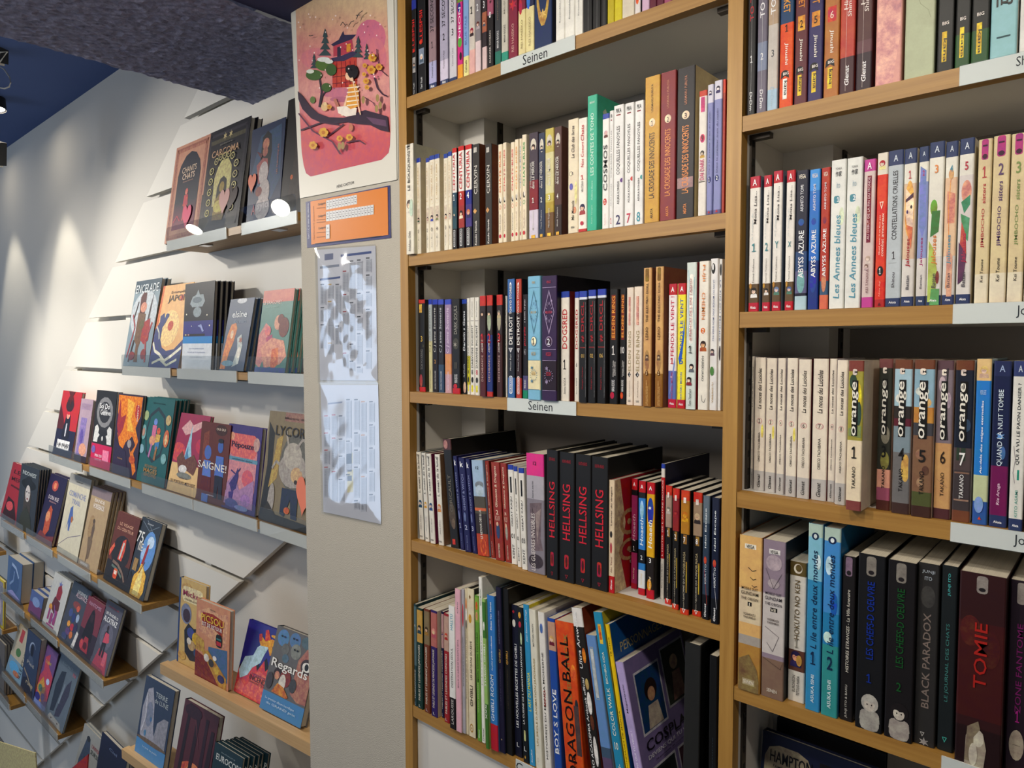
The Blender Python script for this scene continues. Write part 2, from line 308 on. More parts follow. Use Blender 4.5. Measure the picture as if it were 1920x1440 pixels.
# ---------------------------------------------------------------- tables of the books and notices (metres)
BOOKS = [
('S1',0.012,0.004,3.1379,0.0132,0.182,0.0,'17151a',[(0.9,1,'2c3a9c')],[('ILLESPSII',0.62,0.34,0.6,'d8322c'),('Tani Yuuki',0.07,0.12,0.3,'dddddd')],[('e',0.5,0.47,0.3,0.02,'e0402c'),('r',0.08,0.24,0.92,0.4,'a8a4a2'),('H',0.5,0.32,0.7,'2a2624','f0c8a8','556677')],{},'slim black spine with red slanted letters and a portrait',1),
('S1',0.0297,0.004,3.1379,0.0226,0.182,0.0,'17151a',[],[('ILLESPSII',0.68,0.34,0.42,'d8322c'),('Tani Yuuki',0.1,0.12,0.25,'dddddd')],[('e',0.42,0.53,0.24,0.025,'e0402c'),('r',0.1,0.3,0.85,0.46,'8a94a8'),('H',0.48,0.37,0.55,'e8e4e0','f0c8a8','556677')],{},'wider black spine with red slanted letters and a portrait',1),
('S1',0.0609,0.004,3.1379,0.0208,0.182,0.0,'8f7d86',[(0,0.06,'3a466e'),(0.06,0.28,'b9b6d8'),(0.28,0.62,'a0868a')],[('37 SECONDS',0.78,0.4,0.5,'1a1a1e'),('1',0.45,0.07,0.3,'1a1a1e','h'),('Tomomi Usui',0.2,0.18,0.22,'222222'),('Akata',0.03,0.03,0.6,'ffffff','h')],[],{'sd': '7a4a44'},'mauve and lilac spine with thin lettering and number one',1),
('S1',0.0923,0.004,3.1379,0.022,0.182,0.0,'b4aec2',[(0,0.05,'3a466e'),(0.05,0.25,'d8cfe0')],[('37 SECONDS',0.78,0.4,0.45,'1a1a1e'),('2',0.48,0.07,0.3,'1a1a1e','h'),('Tomomi Usui',0.25,0.18,0.2,'222222'),('Akata',0.03,0.03,0.5,'ffffff','h')],[],{'sd': '9a96b4'},'lilac grey spine with thin lettering and number two',1),
('S1',0.1176,0.004,3.1379,0.0194,0.182,0.0,'d6d2d8',[(0,0.04,'3a466e')],[('37 SECONDS',0.78,0.4,0.45,'1a1a1e'),('3',0.49,0.07,0.3,'1a1a1e','h'),('Tomomi Usui',0.24,0.18,0.2,'333333')],[],{},'pale grey spine with thin lettering and number three',1),
('S1',0.1395,0.004,3.1379,0.0136,0.182,0.0,'d8308c',[(0,0.14,'f0a838'),(0.75,1,'7a9c3a')],[('NEON',0.55,0.3,0.5,'ffffff')],[('e',0.5,0.36,0.5,0.05,'58b848'),('e',0.4,0.7,0.4,0.05,'2a2a9c'),('e',0.7,0.22,0.3,0.04,'301828')],{},'neon pink spine with green and orange blots',1),
('S1',0.1549,0.004,3.1379,0.0141,0.182,0.0,'8fb0dc',[(0,0.2,'efe6a0')],[('BLUE TALE',0.45,0.28,0.4,'5a80b8'),('Calmels',0.1,0.12,0.5,'1a1a1a')],[('e',0.5,0.9,0.4,0.05,'78b050')],{},'pale blue spine with a yellow foot',1),
('S1',0.1695,0.004,3.1379,0.0151,0.182,0.0,'d8cfc4',[(0,0.24,'e8b8b0')],[('Angel',0.85,0.18,0.5,'c84848'),('1',0.62,0.07,0.4,'222222','h')],[('H',0.5,0.42,0.85,'b8281c','f0c8b0','382028')],{},'cream spine with a red haired portrait',1),
('S1',0.1853,0.004,3.1379,0.0139,0.182,0.0,'8f888c',[(0,0.3,'e4cfd0')],[('Angel',0.85,0.18,0.5,'c86868'),('2',0.62,0.07,0.4,'ffffff','h')],[('H',0.5,0.46,0.85,'6a2a24','f0d0c0','c0b0b4')],{},'grey spine with an auburn portrait over pale pink',1),
('S1',0.2023,0.004,3.1379,0.0116,0.182,0.0,'3a2e34',[(0,0.22,'e0c6c4'),(0.36,0.55,'b06a50')],[('Angel',0.85,0.18,0.5,'c86868'),('3',0.62,0.07,0.4,'ffffff','h')],[('H',0.5,0.45,0.8,'8a3424','f0c8a8','556677')],{},'dark spine with a rust portrait over pale pink',1),
('S1',0.215,0.004,3.1379,0.0149,0.182,0.0,'1e1418',[(0.5,0.8,'b06078')],[('DARKER OCEAN',0.2,0.3,0.28,'e8e0d8'),('0',0.5,0.06,0.4,'ffffff','h')],[('s',0.4,0.75,0.4,'e8a0b8'),('s',0.6,0.62,0.3,'401828')],{},'black and rose spine with white publisher lettering',1),
('S1',0.2333,0.004,3.1379,0.0146,0.182,0.0,'44454a',[(0,0.13,'2c7a68')],[('1',0.82,0.07,0.35,'f0f0f0','h'),('MEMORIES',0.52,0.2,0.25,'8a7868'),('MANA BOOKS',0.24,0.16,0.4,'e8e8e8')],[],{},'charcoal spine numbered one with a teal foot',1),
('S1',0.249,0.004,3.1379,0.0154,0.182,0.0,'cfc9bb',[(0,0.1,'38a088')],[('2',0.86,0.07,0.4,'333333','h'),('MUJINA',0.56,0.22,0.3,'8a8478'),('MANA BOOKS',0.27,0.16,0.35,'4a4a4a')],[],{},'stone coloured spine numbered two with a teal foot',1),
('S1',0.2655,0.004,3.1379,0.0205,0.182,0.0,'8e2a46',[],[('E',0.88,0.05,0.4,'e8d0c8','h'),('REI HASEKO',0.2,0.26,0.3,'d8a8a0')],[('d',0.3,0.7,0.5,0.1,'f0e4d8'),('s',0.5,0.5,0.6,'c8304c')],{},'burgundy spine with a cream lozenge above a red splash',1),
('S1',0.2877,0.004,3.1379,0.0162,0.182,0.0,'8e2a46',[(0,0.42,'ecdfa8')],[('E',0.88,0.05,0.4,'e8d0c8','h'),('REI HASEKO',0.2,0.26,0.3,'b8a878')],[('d',0.3,0.7,0.5,0.1,'f0e4d8'),('e',0.3,0.45,0.28,0.07,'c8304c')],{},'burgundy spine with a cream lozenge above a cream foot',1),
('S1',0.3043,0.004,3.1379,0.0182,0.182,0.0,'2c3158',[(0,0.42,'ecdfa8')],[('HOTEN',0.9,0.16,0.35,'e8e8f0'),('REI HASEKO',0.2,0.26,0.3,'b8a878')],[('e',0.3,0.49,0.25,0.09,'3c80d8')],{},'navy spine with a blue drip above a cream foot',1),
('S1',0.3232,0.004,3.1379,0.0369,0.2,0.0,'1e3766',[],[],[('a',0.5,0.5,0.42,0.32,'c8a050'),('s',0.5,0.78,0.28,'e8c878'),('s',0.5,0.28,0.25,'e8c878'),('e',0.5,0.52,0.12,0.02,'d8b868')],{'hc': 1,'sd': '141830'},'thick navy hardback spine with fine gold ornaments',1),
('S1',0.3684,0.004,3.1379,0.0183,0.182,0.0,'f2efe6',[],[('Ensemble,mais',0.3,0.26,0.18,'8a8a8a')],[('H',0.5,0.72,0.9,'e8c858','f0c8b0','5a98b0'),('d',0.5,0.5,0.7,0.08,'e8ddd0')],{},'white spine with a blond character in teal',1),
('S1',0.3869,0.004,3.1379,0.0196,0.182,0.0,'f2efe6',[],[('Ensemble,mais',0.3,0.26,0.18,'8a8a8a')],[('H',0.5,0.72,0.9,'7a3a2c','f0c8b0','4898b8'),('d',0.5,0.5,0.7,0.08,'e8ddd0')],{},'white spine with a brown haired character in blue',1),
('S1',0.4069,0.004,3.1379,0.0153,0.182,0.0,'f2efe6',[],[('Ensemble,mais',0.3,0.26,0.18,'8a8a8a')],[('H',0.5,0.72,0.9,'8878a8','f0c8b0','3868c0'),('d',0.5,0.5,0.7,0.08,'e8ddd0')],{},'white spine with a lilac haired character',1),
('S1',0.4225,0.004,3.1379,0.0177,0.182,0.0,'141214',[],[('Malicious Lugha',0.72,0.3,0.5,'f0f0f0')],[('r',0.55,0,0.6,0.6,'777777')],{},'black spine with bold white letters,first of the black trio',1),
('S1',0.4407,0.004,3.1379,0.015,0.182,0.0,'141214',[],[('Malicious Lugha',0.72,0.3,0.5,'f0f0f0')],[('r',0.55,0,0.6,0.6,'777777')],{},'black spine with bold white letters,middle of the black trio',1),
('S1',0.456,0.004,3.1379,0.0115,0.182,0.0,'141214',[],[('Malicious Lugha',0.72,0.3,0.5,'f0f0f0')],[('r',0.55,0,0.6,0.6,'777777')],{},'black spine with bold white letters,last of the black trio',1),
('S1',0.4682,0.004,3.1379,0.0123,0.182,0.0,'c9b818',[],[],[('e',0.5,0.62,0.5,0.05,'6a4c14'),('e',0.2,0.75,0.2,0.1,'e8dc60')],{},'mustard yellow spine with a dark splash',1),
('S1',0.481,0.004,3.1379,0.0135,0.182,0.0,'d8c81c',[],[],[('e',0.6,0.6,0.3,0.06,'fff4a0'),('e',0.8,0.3,0.1,0.02,'6a4c14')],{},'bright yellow spine with a pale streak',1),
('S1',0.4948,0.004,3.1379,0.0211,0.182,0.0,'e2d8c4',[],[('Kodama',0.6,0.3,0.3,'5a5048'),('delcourt',0.2,0.1,0.12,'444444','h')],[('e',0.25,0.28,0.15,0.04,'c8302c')],{},'cream spine with a red round seal',1),
('S1',0.5167,0.004,3.1379,0.0097,0.182,0.0,'1c1418',[(0,0.2,'e8e0dc')],[('PIKA',0.5,0.15,0.5,'ffffff')],[('e',0.45,0.12,0.4,0.04,'d8202c')],{},'black spine with a red dot on a white foot',1),
('S1',0.5287,0.004,3.1379,0.0127,0.182,0.0,'96408c',[(0,0.12,'d8b8d0')],[],[('d',0.5,0.3,0.6,0.12,'c890c0')],{},'violet spine with a pale diamond pattern',1),
('S1',0.5419,0.004,3.1379,0.0112,0.182,0.0,'6a1838',[],[],[('e',0.5,0.3,0.2,0.12,'f0e8e8')],{},'maroon spine with white drips',1),
('S1',0.5534,0.004,3.1379,0.0117,0.182,0.0,'6a1838',[],[],[('e',0.35,0.3,0.12,0.1,'f0e8e8'),('e',0.7,0.35,0.12,0.1,'f0e8e8')],{},'maroon spine with paired white drips',1),
('S1',0.5654,0.004,3.1379,0.0121,0.182,0.0,'a85878',[],[],[('e',0.5,0.35,0.2,0.1,'f0e8e8')],{},'rose maroon spine touching the upright',1),
('S2',0.0037,-0.008,2.8304,0.023,0.2126,0.0,'ece6d6',[],[('LE BOUQUINISTE',0.79,0.42,0.42,'3a3028'),('Hidekazu Chiba',0.12,0.18,0.3,'6a6058')],[('r',0.15,0.97,0.6,0.985,'555555'),('H',0.45,0.45,0.9,'6a5a50','ead0b8','ece6d6'),('e',0.8,0.42,0.3,0.08,'c8d8c4')],{'dep': 0.15,'sd': 'dfdcc8'},'tall cream spine with an inked man and thin vertical title',1),
('S2',0.0269,0.0,2.8304,0.0111,0.1842,0.0,'ece3cf',[(0.955,1,'2a48a0')],[('L oiseau de l aube',0.72,0.36,0.3,'c8a868'),('1',0.235,0.035,0.3,'6a6058','h'),('Kaoru Mori',0.12,0.14,0.2,'8a8478')],[('f',0.12,0.5,0.88,0.93,'d2b878'),('r',0.05,0.31,0.95,0.47,'d8c8b4'),('H',0.5,0.36,0.75,'1c1a1c','f0d0b8','2a5a48'),('df',0.5,0.235,0.62,0.05,'9a9080')],{'sd': 'e8dcc0'},'ivory spine with gold frame and blue tab numbered one',1),
('S2',0.0538,0.0,2.8304,0.0099,0.1796,0.0,'ece3cf',[(0.955,1,'2a48a0')],[('L oiseau de l aube',0.72,0.36,0.3,'c8a868'),('2',0.235,0.035,0.3,'6a6058','h'),('Kaoru Mori',0.12,0.14,0.2,'8a8478')],[('f',0.12,0.5,0.88,0.93,'d2b878'),('r',0.05,0.31,0.95,0.47,'d8c8b4'),('H',0.5,0.36,0.75,'1c1a1c','f0d0b8','b89890'),('df',0.5,0.235,0.62,0.05,'9a9080')],{'sd': 'e8dcc0'},'ivory spine with gold frame and blue tab numbered two',1),
('S2',0.0642,0.0,2.8304,0.014,0.1821,0.0,'ece3cf',[(0.955,1,'2a48a0')],[('L oiseau de l aube',0.72,0.36,0.3,'c8a868'),('3',0.235,0.035,0.3,'6a6058','h'),('Kaoru Mori',0.12,0.14,0.2,'8a8478')],[('f',0.12,0.5,0.88,0.93,'d2b878'),('r',0.05,0.31,0.95,0.47,'d8c8b4'),('H',0.5,0.36,0.75,'1c1a1c','f0d0b8','3858a8'),('df',0.5,0.235,0.62,0.05,'9a9080')],{'sd': 'e8dcc0'},'ivory spine with gold frame and blue tab numbered three',1),
('S2',0.079,0.0,2.8304,0.0136,0.1821,0.0,'ece3cf',[(0.955,1,'2a48a0')],[('L oiseau de l aube',0.72,0.36,0.3,'c8a868'),('4',0.235,0.035,0.3,'6a6058','h'),('Kaoru Mori',0.12,0.14,0.2,'8a8478')],[('f',0.12,0.5,0.88,0.93,'d2b878'),('r',0.05,0.31,0.95,0.47,'d8c8b4'),('H',0.5,0.36,0.75,'1c1a1c','f0d0b8','8a8a60'),('df',0.5,0.235,0.62,0.05,'9a9080')],{'sd': 'e8dcc0'},'ivory spine with gold frame and blue tab numbered four',1),
('S2',0.1042,0.0,2.8304,0.0115,0.1784,0.0,'ece3cf',[(0.955,1,'2a48a0')],[('L oiseau de l aube',0.72,0.36,0.3,'c8a868'),('5',0.235,0.035,0.3,'6a6058','h'),('Kaoru Mori',0.12,0.14,0.2,'8a8478')],[('f',0.12,0.5,0.88,0.93,'d2b878'),('r',0.05,0.31,0.95,0.47,'d8c8b4'),('H',0.5,0.36,0.75,'1c1a1c','f0d0b8','d8a080'),('df',0.5,0.235,0.62,0.05,'9a9080')],{'sd': 'e8dcc0'},'ivory spine with gold frame and blue tab numbered five',1),
('S2',0.1162,0.0,2.8304,0.0096,0.1802,0.0,'ece3cf',[(0.955,1,'2a48a0')],[('L oiseau de l aube',0.72,0.36,0.3,'c8a868'),('6',0.235,0.035,0.3,'6a6058','h'),('Kaoru Mori',0.12,0.14,0.2,'8a8478')],[('f',0.12,0.5,0.88,0.93,'d2b878'),('r',0.05,0.31,0.95,0.47,'d8c8b4'),('H',0.5,0.36,0.75,'1c1a1c','f0d0b8','c8b0b8'),('df',0.5,0.235,0.62,0.05,'9a9080')],{'sd': 'e8dcc0'},'ivory spine with gold frame and blue tab numbered six',1),
('S2',0.1277,0.0,2.8304,0.0114,0.1844,0.0,'f0ece4',[(0.955,1,'d03028'),(0,0.2,'1a1618'),(0.42,0.56,'1c4a60'),(0.2,0.42,'2a5560')],[('CENTURIA',0.76,0.36,0.62,'d02a34'),('1',0.51,0.06,0.4,'ffffff','h'),('KUROKAWA',0.1,0.15,0.3,'ffffff')],[('rr',0.15,0.02,0.7,0.19,'f0f0f0'),('rr',0.2,0.025,0.65,0.185,'1a1618'),('H',0.5,0.34,0.85,'3a6a70','f0c8a8','304858')],{'sd': '3a1820'},'white and red spine over teal band numbered one',1),
('S2',0.1436,0.0,2.8304,0.0151,0.1848,0.0,'f0ece4',[(0.955,1,'d03028'),(0,0.2,'1a1618'),(0.42,0.56,'b83028'),(0.2,0.42,'a83c30')],[('CENTURIA',0.76,0.36,0.62,'d02a34'),('2',0.51,0.06,0.4,'ffffff','h'),('KUROKAWA',0.1,0.15,0.3,'ffffff')],[('rr',0.15,0.02,0.7,0.19,'f0f0f0'),('rr',0.2,0.025,0.65,0.185,'1a1618'),('H',0.5,0.34,0.85,'2a1a18','f0c8a8','e8d8c0')],{'sd': '3a1820'},'white and red spine over scarlet band numbered two',1),
('S2',0.1621,0.0,2.8304,0.016,0.1838,0.0,'f0ece4',[(0.955,1,'d03028'),(0,0.2,'1a1618'),(0.42,0.56,'22308c'),(0.2,0.42,'4a3c88')],[('CENTURIA',0.76,0.36,0.62,'d02a34'),('4',0.51,0.06,0.4,'ffffff','h'),('KUROKAWA',0.1,0.15,0.3,'ffffff')],[('rr',0.15,0.02,0.7,0.19,'f0f0f0'),('rr',0.2,0.025,0.65,0.185,'1a1618'),('H',0.5,0.34,0.85,'d88858','f0c8a8','3a3468')],{'sd': '1c2a70'},'white and red spine over royal blue band numbered four',1),
('S2',0.1806,0.0,2.8304,0.0171,0.1812,0.0,'3e3a37',[],[('CERVIN',0.65,0.28,0.55,'d8d4cc'),('LE DIEU OUBLIE',0.62,0.18,0.18,'aaa49c',None,0.85),('Kosuke Hamada',0.13,0.24,0.35,'f0ece4')],[('r',0.15,0.92,0.7,0.97,'c8c4bc'),('d',0.35,0.345,0.7,0.055,'d8a868')],{'sd': '7a4630'},'charcoal spine with silver letters and gold lozenge,first of two',1),
('S2',0.2125,0.0,2.8304,0.0155,0.1753,0.0,'3e3a37',[],[('CERVIN',0.65,0.28,0.55,'d8d4cc'),('LE DIEU OUBLIE',0.62,0.18,0.18,'aaa49c',None,0.85),('Kosuke Hamada',0.13,0.24,0.35,'f0ece4')],[('r',0.15,0.92,0.7,0.97,'c8c4bc'),('d',0.35,0.345,0.7,0.055,'d8a868')],{'sd': '7a4630'},'charcoal spine with silver letters and gold lozenge,second of two',1),
('S2',0.244,0.0,2.8304,0.0101,0.1694,0.0,'efe2c8',[],[('CHATS-RUES',0.72,0.42,0.52,'e8862c'),('Tsuki Kunoda',0.2,0.18,0.26,'3a2e28')],[('e',0.45,0.36,0.36,0.022,'e8862c'),('e',0.45,0.36,0.26,0.016,'efe2c8'),('e',0.45,0.065,0.4,0.02,'c82c4c'),('e',0.5,0.43,0.35,0.03,'2a2220'),('e',0.65,0.44,0.25,0.025,'f4ece0')],{'sd': 'e8dcc4'},'cream spine with orange title and red seal at foot',1),
('S2',0.2551,0.0,2.8304,0.0083,0.1705,0.0,'efe2c8',[],[('CHATS-RUES',0.72,0.42,0.52,'d84c54'),('Tsuki Kunoda',0.2,0.18,0.26,'8a5048')],[('e',0.45,0.36,0.36,0.022,'d84c54'),('e',0.45,0.36,0.26,0.016,'efe2c8'),('e',0.45,0.065,0.4,0.02,'c82c4c'),('e',0.5,0.43,0.35,0.03,'2a2220'),('e',0.65,0.44,0.25,0.025,'f4ece0')],{'sd': 'e8dcc4'},'cream spine with rose red title and red seal at foot',1),
('S2',0.2735,0.0,2.8304,0.0088,0.1678,0.0,'efe2c8',[],[('CHATS-RUES',0.72,0.42,0.52,'d84048'),('Tsuki Kunoda',0.2,0.18,0.26,'3a2e28')],[('e',0.45,0.36,0.36,0.022,'d84048'),('e',0.45,0.36,0.26,0.016,'efe2c8'),('e',0.45,0.065,0.4,0.02,'c82c4c'),('e',0.5,0.43,0.35,0.03,'2a2220'),('e',0.65,0.44,0.25,0.025,'f4ece0')],{'sd': 'e8dcc4'},'cream spine with red title and red seal at foot',1),
('S2',0.2827,0.0,2.8304,0.0085,0.1707,0.0,'efe2c8',[],[('CHATS-RUES',0.72,0.42,0.52,'e8a448'),('Tsuki Kunoda',0.2,0.18,0.26,'8a5048')],[('e',0.45,0.36,0.36,0.022,'e8a448'),('e',0.45,0.36,0.26,0.016,'efe2c8'),('e',0.45,0.065,0.4,0.02,'c82c4c'),('e',0.5,0.43,0.35,0.03,'2a2220'),('e',0.65,0.44,0.25,0.025,'f4ece0')],{'sd': 'e8dcc4'},'cream spine with amber title and red seal at foot',1),
('S2',0.2932,0.0,2.8304,0.0054,0.1702,0.0,'efe2c8',[],[('CHATS-RUES',0.72,0.42,0.52,'4c8cc0'),('Tsuki Kunoda',0.2,0.18,0.26,'3a2e28')],[('e',0.45,0.36,0.36,0.022,'4c8cc0'),('e',0.45,0.36,0.26,0.016,'efe2c8'),('e',0.45,0.065,0.4,0.02,'c82c4c'),('e',0.5,0.43,0.35,0.03,'2a2220'),('e',0.65,0.44,0.25,0.025,'f4ece0')],{'sd': 'e8dcc4'},'cream spine with blue title and red seal at foot',1),
('S2',0.2991,0.0,2.8304,0.0098,0.1753,0.0,'efe2c8',[],[('CHATS-RUES',0.72,0.42,0.52,'2ca050'),('Tsuki Kunoda',0.2,0.18,0.26,'8a5048')],[('e',0.45,0.36,0.36,0.022,'2ca050'),('e',0.45,0.36,0.26,0.016,'efe2c8'),('e',0.45,0.065,0.4,0.02,'c82c4c'),('e',0.5,0.43,0.35,0.03,'2a2220'),('e',0.65,0.44,0.25,0.025,'f4ece0')],{'sd': 'e8dcc4'},'cream spine with green title and red seal at foot',1),
('S2',0.3146,0.0,2.8304,0.0197,0.1745,0.0,'4a3c4a',[(0.27,0.55,'8c2030'),(0.0,0.27,'d8cfdc')],[('dans LE MIROIR',0.6,0.26,0.36,'e8e4dc'),('LE CHATEAU SOLITAIRE',0.6,0.24,0.16,'c8c4bc',None,0.2),('1',0.36,0.05,0.3,'f4f0e8','h'),('Mizuki Tsujimura',0.17,0.18,0.25,'d8d4cc')],[('e',0.5,0.88,0.38,0.065,'d8d0c0'),('H',0.5,0.86,0.6,'3a1418','f0d4bc','4a3c4a'),('r',0.25,0.0,0.75,0.03,'e8b848')],{'sd': '4a3c4a'},'plum and wine spine with cameo portrait numbered one',1),
('S2',0.3353,0.0,2.8304,0.0139,0.1704,0.0,'2f3c58',[],[('dans LE MIROIR',0.6,0.26,0.36,'e8e4dc'),('LE CHATEAU SOLITAIRE',0.6,0.24,0.16,'c8c4bc',None,0.2),('2',0.36,0.05,0.3,'f4f0e8','h'),('Mizuki Tsujimura',0.17,0.18,0.25,'d8d4cc')],[('e',0.5,0.88,0.38,0.065,'d8d0c0'),('H',0.5,0.86,0.6,'18202c','f0d4bc','2f3c58'),('r',0.25,0.0,0.75,0.03,'e8b848')],{'sd': '2f3c58'},'slate blue spine with cameo portrait numbered two',1),
('S2',0.3496,0.0,2.8304,0.0182,0.1744,0.0,'c8b860',[(0.4,0.78,'d8d0a0'),(0.0,0.22,'7a5a34'),(0.22,0.32,'b8a040')],[('dans LE MIROIR',0.6,0.26,0.36,'e8e4dc'),('LE CHATEAU SOLITAIRE',0.6,0.24,0.16,'c8c4bc',None,0.2),('3',0.36,0.05,0.3,'f4f0e8','h'),('Mizuki Tsujimura',0.17,0.18,0.25,'d8d4cc')],[('e',0.5,0.88,0.38,0.065,'d8d0c0'),('H',0.5,0.86,0.6,'3a2818','f0d4bc','c8b860'),('r',0.25,0.0,0.75,0.03,'e8b848')],{'sd': 'c8b860'},'olive gold spine with cameo portrait numbered three',1),
('S2',0.3687,0.0,2.8304,0.0153,0.1735,0.0,'5c3a34',[(0,0.28,'3a2624')],[('dans LE MIROIR',0.6,0.26,0.36,'e8e4dc'),('LE CHATEAU SOLITAIRE',0.6,0.24,0.16,'c8c4bc',None,0.2),('4',0.36,0.05,0.3,'f4f0e8','h'),('Mizuki Tsujimura',0.17,0.18,0.25,'d8d4cc')],[('e',0.5,0.88,0.38,0.065,'d8d0c0'),('H',0.5,0.86,0.6,'2a1818','f0d4bc','5c3a34'),('r',0.25,0.0,0.75,0.03,'e8b848')],{'sd': '5c3a34'},'chestnut spine with cameo portrait numbered four',1),
('S2',0.3968,0.0,2.8304,0.0201,0.1793,0.0,'e9dcc2',[],[('Le Club des livres',0.8,0.28,0.34,'5a4a44'),('1',0.525,0.02,0.2,'333333','h'),('Mai Matsuda',0.2,0.17,0.3,'3a2e28'),('KANA',0.05,0.02,0.4,'555555','h')],[('e',0.28,0.525,0.2,0.02,'3a3430'),('e',0.28,0.525,0.16,0.016,'e9dcc2'),('e',0.3,0.41,0.2,0.03,'6a6ab8'),('e',0.85,0.35,0.15,0.1,'e8e0a0'),('e',0.7,0.2,0.2,0.03,'d89078')],{'sd': 'e0d0b4'},'cream spine with pen title and a small blue figure',1),
('S2',0.4174,0.0,2.8304,0.0162,0.1769,0.0,'f2ece0',[(0,0.025,'c83830')],[('Nos Coeurs',0.68,0.22,0.4,'c8303c'),('Chats',0.87,0.14,0.45,'c8303c'),('1',0.48,0.04,0.4,'c84048','h'),('HARU UTSUKAWA',0.4,0.1,0.3,'333333')],[('H',0.5,0.21,0.9,'2c2850','f0c8b0','b04848'),('e',0.45,0.075,0.25,0.018,'c8303c')],{},'white spine with red script and a violet portrait at foot',1),
('S2',0.4346,0.0,2.8304,0.0183,0.2077,0.0,'3fb898',[],[('LES CONTES DE TONO',0.64,0.46,0.38,'d8f0e4'),('Folklore illustre',0.3,0.14,0.2,'b8e8d4'),('Kunio Yanagita',0.12,0.14,0.2,'a8dcc8'),('delcourt',0.95,0.02,0.6,'d8f0e4','h')],[],{'dep': 0.17,'sd': '4cb898','side': [('e',0.3,0.85,0.2,0.06,'c8d8b8'),('e',0.5,0.8,0.15,0.05,'b8d4b4'),('e',0.3,0.6,0.12,0.1,'88c8ac'),('l',[(0.1,0.9),(0.3,0.7),(0.2,0.4)],0.06,'c8d8c0'),('e',0.3,0.25,0.2,0.06,'b0d4b8'),('e',0.4,0.45,0.15,0.04,'8cc4a8')]},'tall mint green spine with white title and leafy cover',1),
('S2',0.4628,0.0,2.8304,0.0124,0.1741,0.0,'efece6',[(0.955,1,'2848a8')],[('COSMOS',0.53,0.4,0.75,'18161a'),('1',0.235,0.03,0.3,'ffffff','h'),('Ryuhei Tamura',0.08,0.1,0.2,'e08888')],[('e',0.42,0.235,0.34,0.03,'c8202c'),('H',0.55,0.83,0.8,'d8b0b8','f0d0c0','6a3028')],{},'white spine with heavy black title and red number drop',1),
('S2',0.476,0.0,2.8304,0.0071,0.1763,0.0,'ebe9e6',[],[('COQUELLES FANOYLES',0.63,0.4,0.45,'2a2624'),('ASUKA KONISHI',0.28,0.19,0.28,'2a2624'),('1',0.06,0.08,0.55,'c83040','h'),('PIKA',0.955,0.035,0.65,'333333','h')],[('r',0.2,0.915,0.75,0.925,'8a2030')],{'sd': 'e4e2de'},'white spine with brush script,large numeral one at foot',1),
('S2',0.4836,0.0,2.8304,0.0177,0.1818,0.0,'ebe9e6',[],[('COQUELLES FANOYLES',0.63,0.4,0.45,'2a2624'),('ASUKA KONISHI',0.28,0.19,0.28,'2a2624'),('2',0.06,0.08,0.55,'3c3868','h'),('PIKA',0.955,0.035,0.65,'333333','h')],[('r',0.2,0.915,0.75,0.925,'8a2030'),('e',0.95,0.38,0.25,0.018,'6a3c88')],{'sd': 'e4e2de'},'white spine with brush script,large numeral two at foot',1),
('S2',0.5033,0.0,2.8304,0.0157,0.1808,0.0,'ebe9e6',[],[('COQUELLES FANOYLES',0.63,0.4,0.45,'2a2624'),('ASUKA KONISHI',0.28,0.19,0.28,'2a2624'),('7',0.06,0.08,0.55,'c83858','h'),('PIKA',0.955,0.035,0.65,'333333','h')],[('r',0.2,0.915,0.75,0.925,'8a2030'),('e',0.95,0.38,0.25,0.018,'d04040')],{'sd': 'e4e2de'},'white spine with brush script,large numeral seven at foot',1),
('S2',0.5208,0.0,2.8304,0.0147,0.18,0.0,'ebe9e6',[],[('COQUELLES FANOYLES',0.63,0.4,0.45,'2a2624'),('ASUKA KONISHI',0.28,0.19,0.28,'2a2624'),('8',0.06,0.08,0.55,'3c98a8','h'),('PIKA',0.955,0.035,0.65,'333333','h')],[('r',0.2,0.915,0.75,0.925,'8a2030'),('e',0.95,0.38,0.25,0.018,'48a0a0')],{'sd': 'e4e2de'},'white spine with brush script,large numeral eight at foot',1),
('S2',0.5378,0.0,2.8304,0.0246,0.2101,0.0,'d2a444',[],[('LA CROISADE DES INNOCENTS',0.39,0.45,0.42,'2a1c10'),('USAMARU FURUYA',0.85,0.19,0.16,'5a4018'),('1',0.68,0.035,0.16,'3a2418','h'),('AKATA',0.06,0.07,0.2,'2a1c10')],[('b',0.5,0.685,0.34,0.045,'5a4420'),('e',0.5,0.685,0.24,0.028,'f4e0c0')],{'dep': 0.15,'sd': '6a2024'},'yellow ochre spine with black gothic lettering,crusade set',1),
('S2',0.5637,0.0,2.8304,0.0244,0.2101,0.0,'8c2c34',[],[('LA CROISADE DES INNOCENTS',0.39,0.45,0.42,'e8964c'),('USAMARU FURUYA',0.85,0.19,0.16,'c88868'),('2',0.68,0.035,0.16,'3a2418','h'),('AKATA',0.06,0.07,0.2,'e8964c')],[('b',0.5,0.685,0.34,0.045,'f0dcc0'),('e',0.5,0.685,0.24,0.028,'f4e0c0')],{'dep': 0.15,'sd': '6a2024'},'crimson spine with orange gothic lettering,crusade set',1),
('S2',0.5902,0.0,2.8304,0.0275,0.209,0.0,'2c272b',[],[('LA CROISADE DES INNOCENTS',0.39,0.45,0.42,'e8964c'),('USAMARU FURUYA',0.85,0.19,0.16,'c88868'),('3',0.68,0.035,0.16,'3a2418','h'),('AKATA',0.06,0.07,0.2,'e8964c')],[('b',0.5,0.685,0.34,0.045,'f0dcc0'),('e',0.5,0.685,0.24,0.028,'f4e0c0'),('r',0.0,0.2,1,0.27,'a88888')],{'dep': 0.15,'sd': 'cdbb90'},'charcoal spine with orange gothic lettering,crusade set',1),
